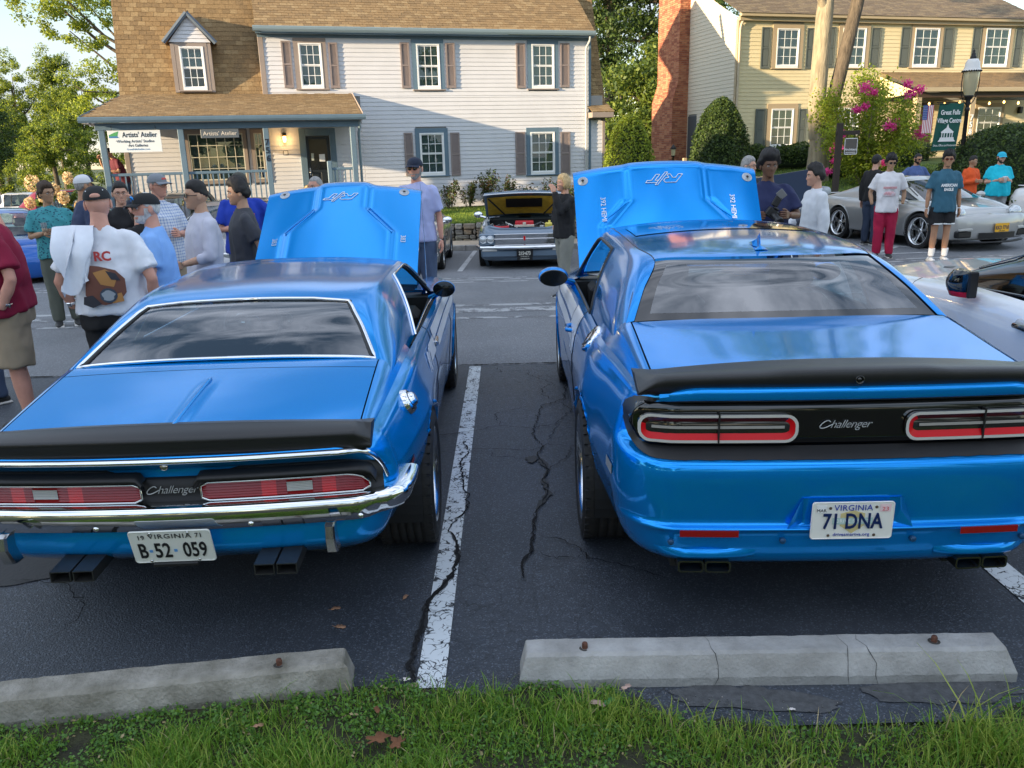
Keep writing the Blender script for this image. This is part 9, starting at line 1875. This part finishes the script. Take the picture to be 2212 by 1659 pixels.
text('shirt_letters','Phillies',frame(Vector((.03,-.172,1.29)),(1,0,0),(0,-.1,1)),mat('team_red_letters',(.75,.10,.14)),T,size=.10,ext=.001,bold=.002,sx=.85); text('shirt_letters','BASEBALL | P',frame(Vector((.03,-.178,1.215)),(1,0,0),(0,0,1)),WHITEP,T,size=.045,ext=.001); b=MB(); b.T=frame(Vector((-.0,-.158,1.375)),(1,0,0),(0,-.3,1)); b.tube([(-.025,.008,0),(-.015,-.005,0),(.03,.014,0)],[.001,.004,.0008],5); b.build('swoosh_mark',WHITEP,T)
person('short-haired person mostly hidden behind the raised hood of the vintage coupe',(-2.24,9.95,-.06),R_(-30),1.77,1.0,'pink',('buzz','grey'),GRYP,'short',DEN,False,seed=13,vox=.022,detail=False)
T,A,HM=person('tall man in cap, mirrored sunglasses and pale lavender shirt right of the vintage hood',(-1.10,10.3,-.07),R_(-8),1.965,.98,'pink',('rim','brown'),LAV,'short',DEN,False,('down','pocket'),(-.1,0,0),hat=dict(m=NCAP),glass=('dark',),beard=('grey',False),seed=14,vox=.018)
T,A,HM=person('blond woman in black top and loose grey cargo trousers raising a hand to her face',(.83,11.9,-.11),R_(-62),1.71,.95,'fair',('bob','blond'),BLK,'long',CARGO,False,('face','hip'),(0,-.1,0),seed=15,vox=.018,legs=(.5,-.4))
T,A,HM=person('man with short afro in navy t-shirt holding a camera beside the modern hood',(2.80,8.95,-.03),R_(-6),1.87,1.22,'dark',('afro','black'),NAVY_,'short',cloth('dark_trousers',(.02,.02,.025)),False,('cam','cam'),(.12,.05,0),seed=16,belly=.02,fat=1.08)
C_=(A[0][2]+A[1][2])/2+Vector((0,-.045,.02)); cp=T.matrix_basis@C_
cg=empty('camera',tuple(cp),R_(-6),'black camera with big zoom lens and flash held by the man in navy','camera')
b=MB(); b.T=Matrix.Rotation(R_(35),4,'Y'); b.box(-.07,-.03,-.05,.07,.035,.05,.012); b.box(-.03,-.03,.05,.03,.03,.075,.008); b.build('camera_body',BLACKP,cg); b=MB(); b.T=Matrix.Rotation(R_(25),4,'X')@Matrix.Rotation(R_(15),4,'Z'); b.lathe([(.030,-.02),(.036,-.06),(.036,-.13),(.044,-.15),(.045,-.19),(.040,-.19),(.0,-.17)],axis='y',n=24); b.build('zoom_lens',mat('lens_black',(.015,.015,.016),rough=.35),cg)
b=MB(); b.T=Matrix.Translation((.04,0,.13))@Matrix.Rotation(R_(28),4,'Y'); b.box(-.035,-.025,-.06,.035,.02,.05,.008); b.build('flash',BLACKP,cg); b=MB(); b.T=Matrix.Translation((.07,-.02,.19))@Matrix.Rotation(R_(50),4,'Y'); b.box(-.045,-.005,-.03,.045,.005,.05,.004); b.build('diffuser',mat('diffuser_grey',(.15,.15,.15),rough=.3),cg)
person('grey-haired man with glasses and beard peering from behind the modern hood',(3.45,12.0,-.09),R_(35),1.87,1.05,'fair',('short','grey'),BLK,'long',DEND,False,('down','down'),(.3,0,0),glass=('thin',),beard=('grey',True),seed=17,vox=.022,detail=False)
def hoodie_guy():
 JK=cloth('white_windbreaker',(.62,.64,.68)); T,A,HM=person('teenager in profile with black hair, white and grey windbreaker and grey trousers',(3.62,9.75,-.05),R_(-88),1.74,.98,'fair',('swept','black'),JK,'long',GRYP,False,('down','bend'),(-.05,.05,0),seed=18)
 G2=cloth('slate_sleeve',(.10,.11,.14)); G3=cloth('pale_grey_hood',(.36,.39,.42))
 S0,E1,W1=A[1];
 b=MB(); b.tube([S0.lerp(E1,.35),E1,E1.lerp(W1,.6)],[.076,.070,.066],14); b.ball(tuple(E1),.070,12,8); solid('sleeve_panel',b,G2,T,vox=.014,sm=2,wr=.006,seed=4)
 b=MB(); b.tube([(-.12,.05,1.45),(-.06,.10,1.46),(.0,.12,1.45),(.06,.10,1.46),(.12,.05,1.45)],[.035,.055,.06,.055,.035],10); solid('hood_collar',b,G3,T,vox=.014,sm=2)
hoodie_guy()
WS=mat('white_sneaker',(.60,.61,.62),rough=.6,col2=(.12,.15,.20),noise_scale=16,contrast=(.55,.6))
T,A,HM=person('young man in white graphic t-shirt and crimson joggers, hands in pockets',(6.62,14.45,-.02),R_(-14),1.74,.96,'olive',('curly','black'),cloth('white_tee2',(.70,.68,.70)),'short',REDP,False,('pocket','pocket'),(.15,.1,0),glass=('dark',),seed=19,legs=(0,.0),coat_len=.06)
b=MB(); b.box(-.11,-.165,1.20,.11,-.160,1.235,.001); b.build('print_lettering',mat('faded_print',(.62,.33,.34),rough=.9,noise_amt=.4,noise_scale=60),T); b=MB(); b.ball((0,-.158,1.11),(.10,.012,.045),16,8); b.build('print_car',mat('faded_print_car',(.60,.28,.30),rough=.9,col2=(.68,.62,.66),noise_scale=22,contrast=(.4,.6)),T)
T,A,HM=person('young man in teal t-shirt and black basketball shorts standing before the silver sports car',(7.22,13.72,-.01),R_(-6),1.77,.96,'tan',('curly','black'),TEE2,'short',BLK,.72,('down','down'),(-.28,-.05,0),glass=('red',),seed=20,coat_len=.05,shoes=WS)
text('shirt_letters','AMERICAN',frame(Vector((0,-.158,1.235)),(1,0,0),(0,0,1)),WHITEP,T,size=.062,ext=.001,bold=.003,sx=.8); text('shirt_letters','EAGLE',frame(Vector((0,-.158,1.17)),(1,0,0),(0,0,1)),WHITEP,T,size=.062,ext=.001,bold=.003,sx=.8)
for (x,z,w_) in ((.09,.62,.112),(-.09,.62,.112)): b=MB(); b.lathe([(w_,0),(w_+.003,.008),(w_,.022)],c=(x*1.02,-.01,z-.008),n=28); b.build('hem_stripe',WHITEP,T)
for sg in (-1,1): b=MB(); b.tube([(sg*.105,-.005,.10),(sg*.105,-.02,.22)],[.046,.052],12); b.build('sock',WHITEP,T)
person('man in black cap and black shirt turned away behind the curly-haired youth',(7.18,16.3,-.01),R_(120),1.72,1.05,'fair',('short','black'),BLK,'long',DEND,False,hat=dict(m=BCAP),seed=21,vox=.022,detail=False)
person('bald bearded man in slate blue t-shirt and sunglasses behind the silver car',(9.05,18.5,0),R_(8),1.70,1.12,'tan',('buzz','black'),SBL,'short',DEND,False,('hip','hip'),(.1,.2,0),glass=('dark',),beard=('black',True),seed=22,vox=.02,detail=False)
T,A,HM=person('person in bright orange hoodie with folded arms beside the dome shrub',(10.55,19.0,0),R_(18),1.60,.92,'olive',('fade','black'),ORG,'long',DEND,False,('fold','fold'),(.5,.1,0),seed=23,vox=.02,detail=False)
T,A,HM=person('stocky man in cyan t-shirt and blue-white cap holding a white cup',(10.25,17.4,0),R_(-4),1.70,1.28,'fair',('rim','brown'),CYAN,'short',GRYP,False,('hold_in','hold_in'),(-.1,.05,0),hat=dict(m=mat('cyan_cap',(.02,.42,.60),rough=.8),panel=None),beard=('brown',True),seed=24,vox=.018,belly=.03)
cq=T.matrix_basis@((A[0][2]+A[1][2])/2+Vector((0,-.06,0))); g=empty('paper_cup',tuple(cq),0,'white paper cup between the hands of the man in cyan','cup'); b=MB(); b.lathe([(0,-.05),(.032,-.05),(.042,.06),(.044,.062),(.044,.07),(0,.075)],n=18); b.build('cup_wall',WHITEP,g)
pp=HL.matrix_basis@Vector((-9.22,-1.35,.62)); person('man in dark maroon shirt bending over the porch rail with a camera',tuple(pp),R_(-38),1.70,1.05,'tan',('rim','black'),MRN2,'short',DEND,False,('cam','up'),(0,.3,0),hat=dict(m=BCAP),seed=25,vox=.022,detail=False,lean=.42)
person('distant person in maroon top walking by the white vehicles',(-29.5,40,-.7),R_(60),1.7,1.0,'fair',('short','brown'),MAR,'short',DEN,False,seed=26,vox=.035,detail=False)
IRON=mat('dark_iron',(.018,.017,.018),rough=.45,metal=.3); GLOBE=mat('lamp_globe',(.50,.44,.28),rough=.25,coat=.4,trans=.15)
def street_lamp(loc,label,h=3.95,s=1.0):
 z0=loc[2]; T=empty('street_lamp',loc,0,label,'street lamp'); T.scale=(s,)*3; b=MB(); b.lathe([(.16,0),(.16,.08),(.11,.14),(.10,.45),(.06,.55),(.055,.7),(.045,h-1.35),(.06,h-1.33),(.06,h-1.28),(.035,h-1.24)],n=16); b.build('post',IRON,T)
 b=MB(); b.lathe([(.035,h-1.25),(.06,h-1.15),(.05,h-1.10),(.10,h-1.02),(.12,h-.98),(.0,h-.98)],n=16); b.build('lamp_neck',IRON,T)
 b=MB(); b.lathe([(.105,h-.98),(.155,h-.80),(.175,h-.55),(.17,h-.42)],n=24); b.build('lamp_globe',GLOBE,T)
 b=MB(); n=24
 b.lathe([(.215,h-.42),(.20,h-.40),(.17,h-.34),(.155,h-.22),(.11,h-.15),(.0,h-.14)],n=24); b.build('lamp_hood',mat('lamp_hood_white',(.70,.68,.66),rough=.35),T); b=MB()
 for k in range(24): a=2*math.pi*k/24; b.ball((.208*math.cos(a),.208*math.sin(a),h-.425),.022,8,6)
 b.build('scalloped_rim',IRON,T); b=MB(); b.lathe([(.07,h-.16),(.075,h-.10),(.045,h-.07),(.05,h-.03),(.02,h+.0),(.03,h+.03),(.0,h+.08)],n=14); b.build('finial',IRON,T)
 for sg in (-1,1): b=MB(); b.tube([(sg*.20,0,h-.42),(sg*.215,0,h-.7),(sg*.19,0,h-.95),(sg*.12,0,h-1.12),(sg*.04,0,h-1.2)],.012,6); b.build('lamp_bracket',IRON,T)
 return T
lx,ly=11.35,20.95; SL=street_lamp((lx,ly,lz(lx,ly)-.02),'black street lamp with white hood carrying the green banner',h=3.42)
gb=empty('banner',(lx,ly,0),R_(2),'dark green village centre banner with white gazebo hanging from the street lamp','banner')
b=MB(); rows=[]; W0=-.78
for i in range(13):
 x=-.10-.62*i/12; rows.append([(x-(1.98-0)*0-.10*(1-t),-.02+.015*math.sin(i*.9),1.72+1.12*t) for t in np.linspace(0,1,8)])
b.grid(rows); b.grid([[(x,y+.006,z) for x,y,z in r] for r in rows],flip=True); b.build('cloth',mat('banner_green',(.006,.085,.065),rough=.7),gb)
b=MB(); b.tube([(0,0,2.86),(-.78,0,2.86)],.012,6); b.tube([(0,0,1.70),(-.88,0,1.70)],.012,6); b.build('banner_rod',IRON,gb)
F_=lambda x,z: frame(Vector((x,-.042,z)),(1,0,0),(0,0,1))
text('lettering','Great Falls',F_(-.43,2.62),WHITEP,gb,size=.155,ext=.001,sx=.72,bold=.003); text('lettering','Village Centre',F_(-.44,2.43),WHITEP,gb,size=.155,ext=.001,sx=.68,bold=.003); text('lettering','Shops, Offices and Restaurants',F_(-.49,1.85),WHITEP,gb,size=.07,ext=.001,sx=.66)
gz_=MB(); gz_.T=F_(-.46,2.10); P2=lambda u,v,q:(u,v,q)
gz_.prism([(-.17,.06),(0,.19),(.17,.06)],P2,0,.001); gz_.prism([(-.03,.17),(0,.26),(.03,.17)],P2,0,.001); gz_.prism([(-.15,.04),(.15,.04),(.15,.06),(-.15,.06)],P2,0,.001)
for x in (-.13,-.07,0,.07,.13): gz_.prism([(x-.010,-.10),(x+.010,-.10),(x+.010,.04),(x-.010,.04)],P2,0,.001)
gz_.prism([(-.19,-.13),(.19,-.13),(.17,-.06),(-.17,-.06)],P2,0,.001); gz_.prism([(-.22,-.16),(.22,-.16),(.20,-.13),(-.20,-.13)],P2,0,.001); gz_.build('gazebo_picture',WHITEP,gb)
fl=empty('small_flag',(lx-.88,ly-.12,0),R_(4),'small striped flag hanging left of the green banner','flag'); RD=mat('flag_red',(.50,.05,.07),rough=.8); BL=mat('flag_blue',(.08,.12,.30),rough=.8); wf=.27
for k in range(13):
 b=MB(); x0=-.27+wf*k/13; x1=-.27+wf*(k+1)/13; top_=2.55 if k<6 else 2.80; b.add([(x0+.0-.00,.0,2.15),(x1,.0,2.15),(x1,.004,(2.46 if k<6 else 2.80)),(x0,.004,(2.46 if k<6 else 2.80))],[(0,1,2,3)]); b.build('stripe',RD if k%2==0 else WHITEP,fl)
b=MB(); b.add([(-.27,0,2.46),(-.27+wf*6/13,0,2.46),(-.27+wf*6/13,.004,2.80),(-.27,.004,2.80)],[(0,1,2,3)]); b.build('canton',BL,fl)
for i in range(5):
 for j in range(6): b=MB(); b.T=frame(Vector((-.26+.023*i,-.002,2.49+.054*j)),(1,0,0),(0,0,1)); b.prism([(.006*(1 if q%2==0 else .42)*math.cos(q*math.pi/5),.006*(1 if q%2==0 else .42)*math.sin(q*math.pi/5)) for q in range(10)],P2,0,.001); b.build('star',WHITEP,fl)
b=MB(); b.tube([(-.28,0,2.81),(.9,.10,2.84)],.008,5); b.build('flag_pole',IRON,fl)
sx_,sy_=8.1,20.55; ss=empty('sign_post',(sx_,sy_,lz(sx_,sy_)-.02),0,'dark wooden post with arm carrying the small hanging trade sign','sign post'); b=MB(); b.box(-.065,-.065,0,.065,.065,1.88,.008); b.build('post',mat('dark_brown_wood',(.035,.025,.020),rough=.7,bump=.4,bump_scale=30,bump_dist=.004),ss); b=MB(); b.box(-.08,-.05,1.60,.48,.05,1.70,.008); b.build('sign_arm',MATS['dark_brown_wood'],ss)
hs=empty('trade_sign',(sx_+.29,sy_-.02,lz(sx_,sy_)-.02),0,'small dark grey hanging sign reading Architect','sign'); b=MB(); b.box(-.15,-.012,1.15,.15,.012,1.52,.006); b.build('board',mat('sign_grey',(.10,.09,.08),rough=.5),hs); b=MB(); b.box(-.155,-.016,1.145,.155,.0,1.16); b.box(-.155,-.016,1.51,.155,.0,1.525); b.box(-.155,-.016,1.145,-.145,0,1.525); b.box(.145,-.016,1.145,.155,0,1.525); b.build('sign_border',WHITEP,hs)
text('lettering','Architect',frame(Vector((0,-.016,1.26)),(1,0,0),(0,0,1)),WHITEP,hs,size=.075,ext=.001,bold=.001); b=MB(); b.box(-.12,-.015,1.19,.12,-.012,1.20); b.build('sign_rule',WHITEP,hs)
for x in (-.1,.1): b=MB(); b.tube([(x,0,1.52),(x,0,1.61)],.006,5); b.build('hanger',IRON,hs)
bx=empty('display_board',(4.25,13.6,-.10),R_(6),'large navy blue display panel standing behind the photographer and teenager','panel'); b=MB(); V=[(-1.0,0,.25),(.60,0,.18),(.80,0,1.66),(-1.05,0,1.42)]; b.add(V+[(x,y+.04,z) for x,y,z in V],[(0,1,2,3),(4,7,6,5),(0,4,5,1),(1,5,6,2),(2,6,7,3),(3,7,4,0)]); b.build('panel_face',mat('navy_panel',(.022,.04,.085),rough=.35),bx)
for x in (-.7,.35): b=MB(); b.tube([(x,-.03,.75),(x+.08,-.30,0)],.014,6); b.build('easel_leg',DCHROME,bx)
gl_=empty('garden_lantern',(5.05,25.4,.55),0,'small black lantern on a post between the two clipped shrubs','lantern'); b=MB(); b.lathe([(.03,0),(.025,1.15),(.05,1.17),(.05,1.2)],n=10); b.lathe([(.09,1.38),(.10,1.40),(.03,1.50),(0,1.53)],n=6); b.build('post',IRON,gl_); b=MB(); b.lathe([(.05,1.2),(.075,1.38)],n=6); b.build('lantern_glass',GLOBE,gl_)
fn=empty('rail_fence',(4.4,27.6,.7),R_(14),'cream post and rail fence between the shrubs in front of the chimney','fence')
for z in (.72,.42): b=MB(); b.box(-.3,-.03,z,3.4,.03,z+.13,.006); b.build('rail',TRIMH,fn)
for x in (-.2,1.6,3.3): b=MB(); b.box(x-.06,-.05,0,x+.06,.05,.95,.006); b.build('post',TRIMH,fn)
cb=empty('garden_cable',(-20,30,0),0,'thin sagging cable across the trees left of the porch','cable'); b=MB(); b.tube([(-9+11.2*t,-2-3*t,1.55-.5*math.sin(t*3.14)*.4) for t in np.linspace(0,1,16)],.02,5); b.build('wire',mat('pale_cable',(.5,.5,.48)),cb)
modern_car(); classic_car()
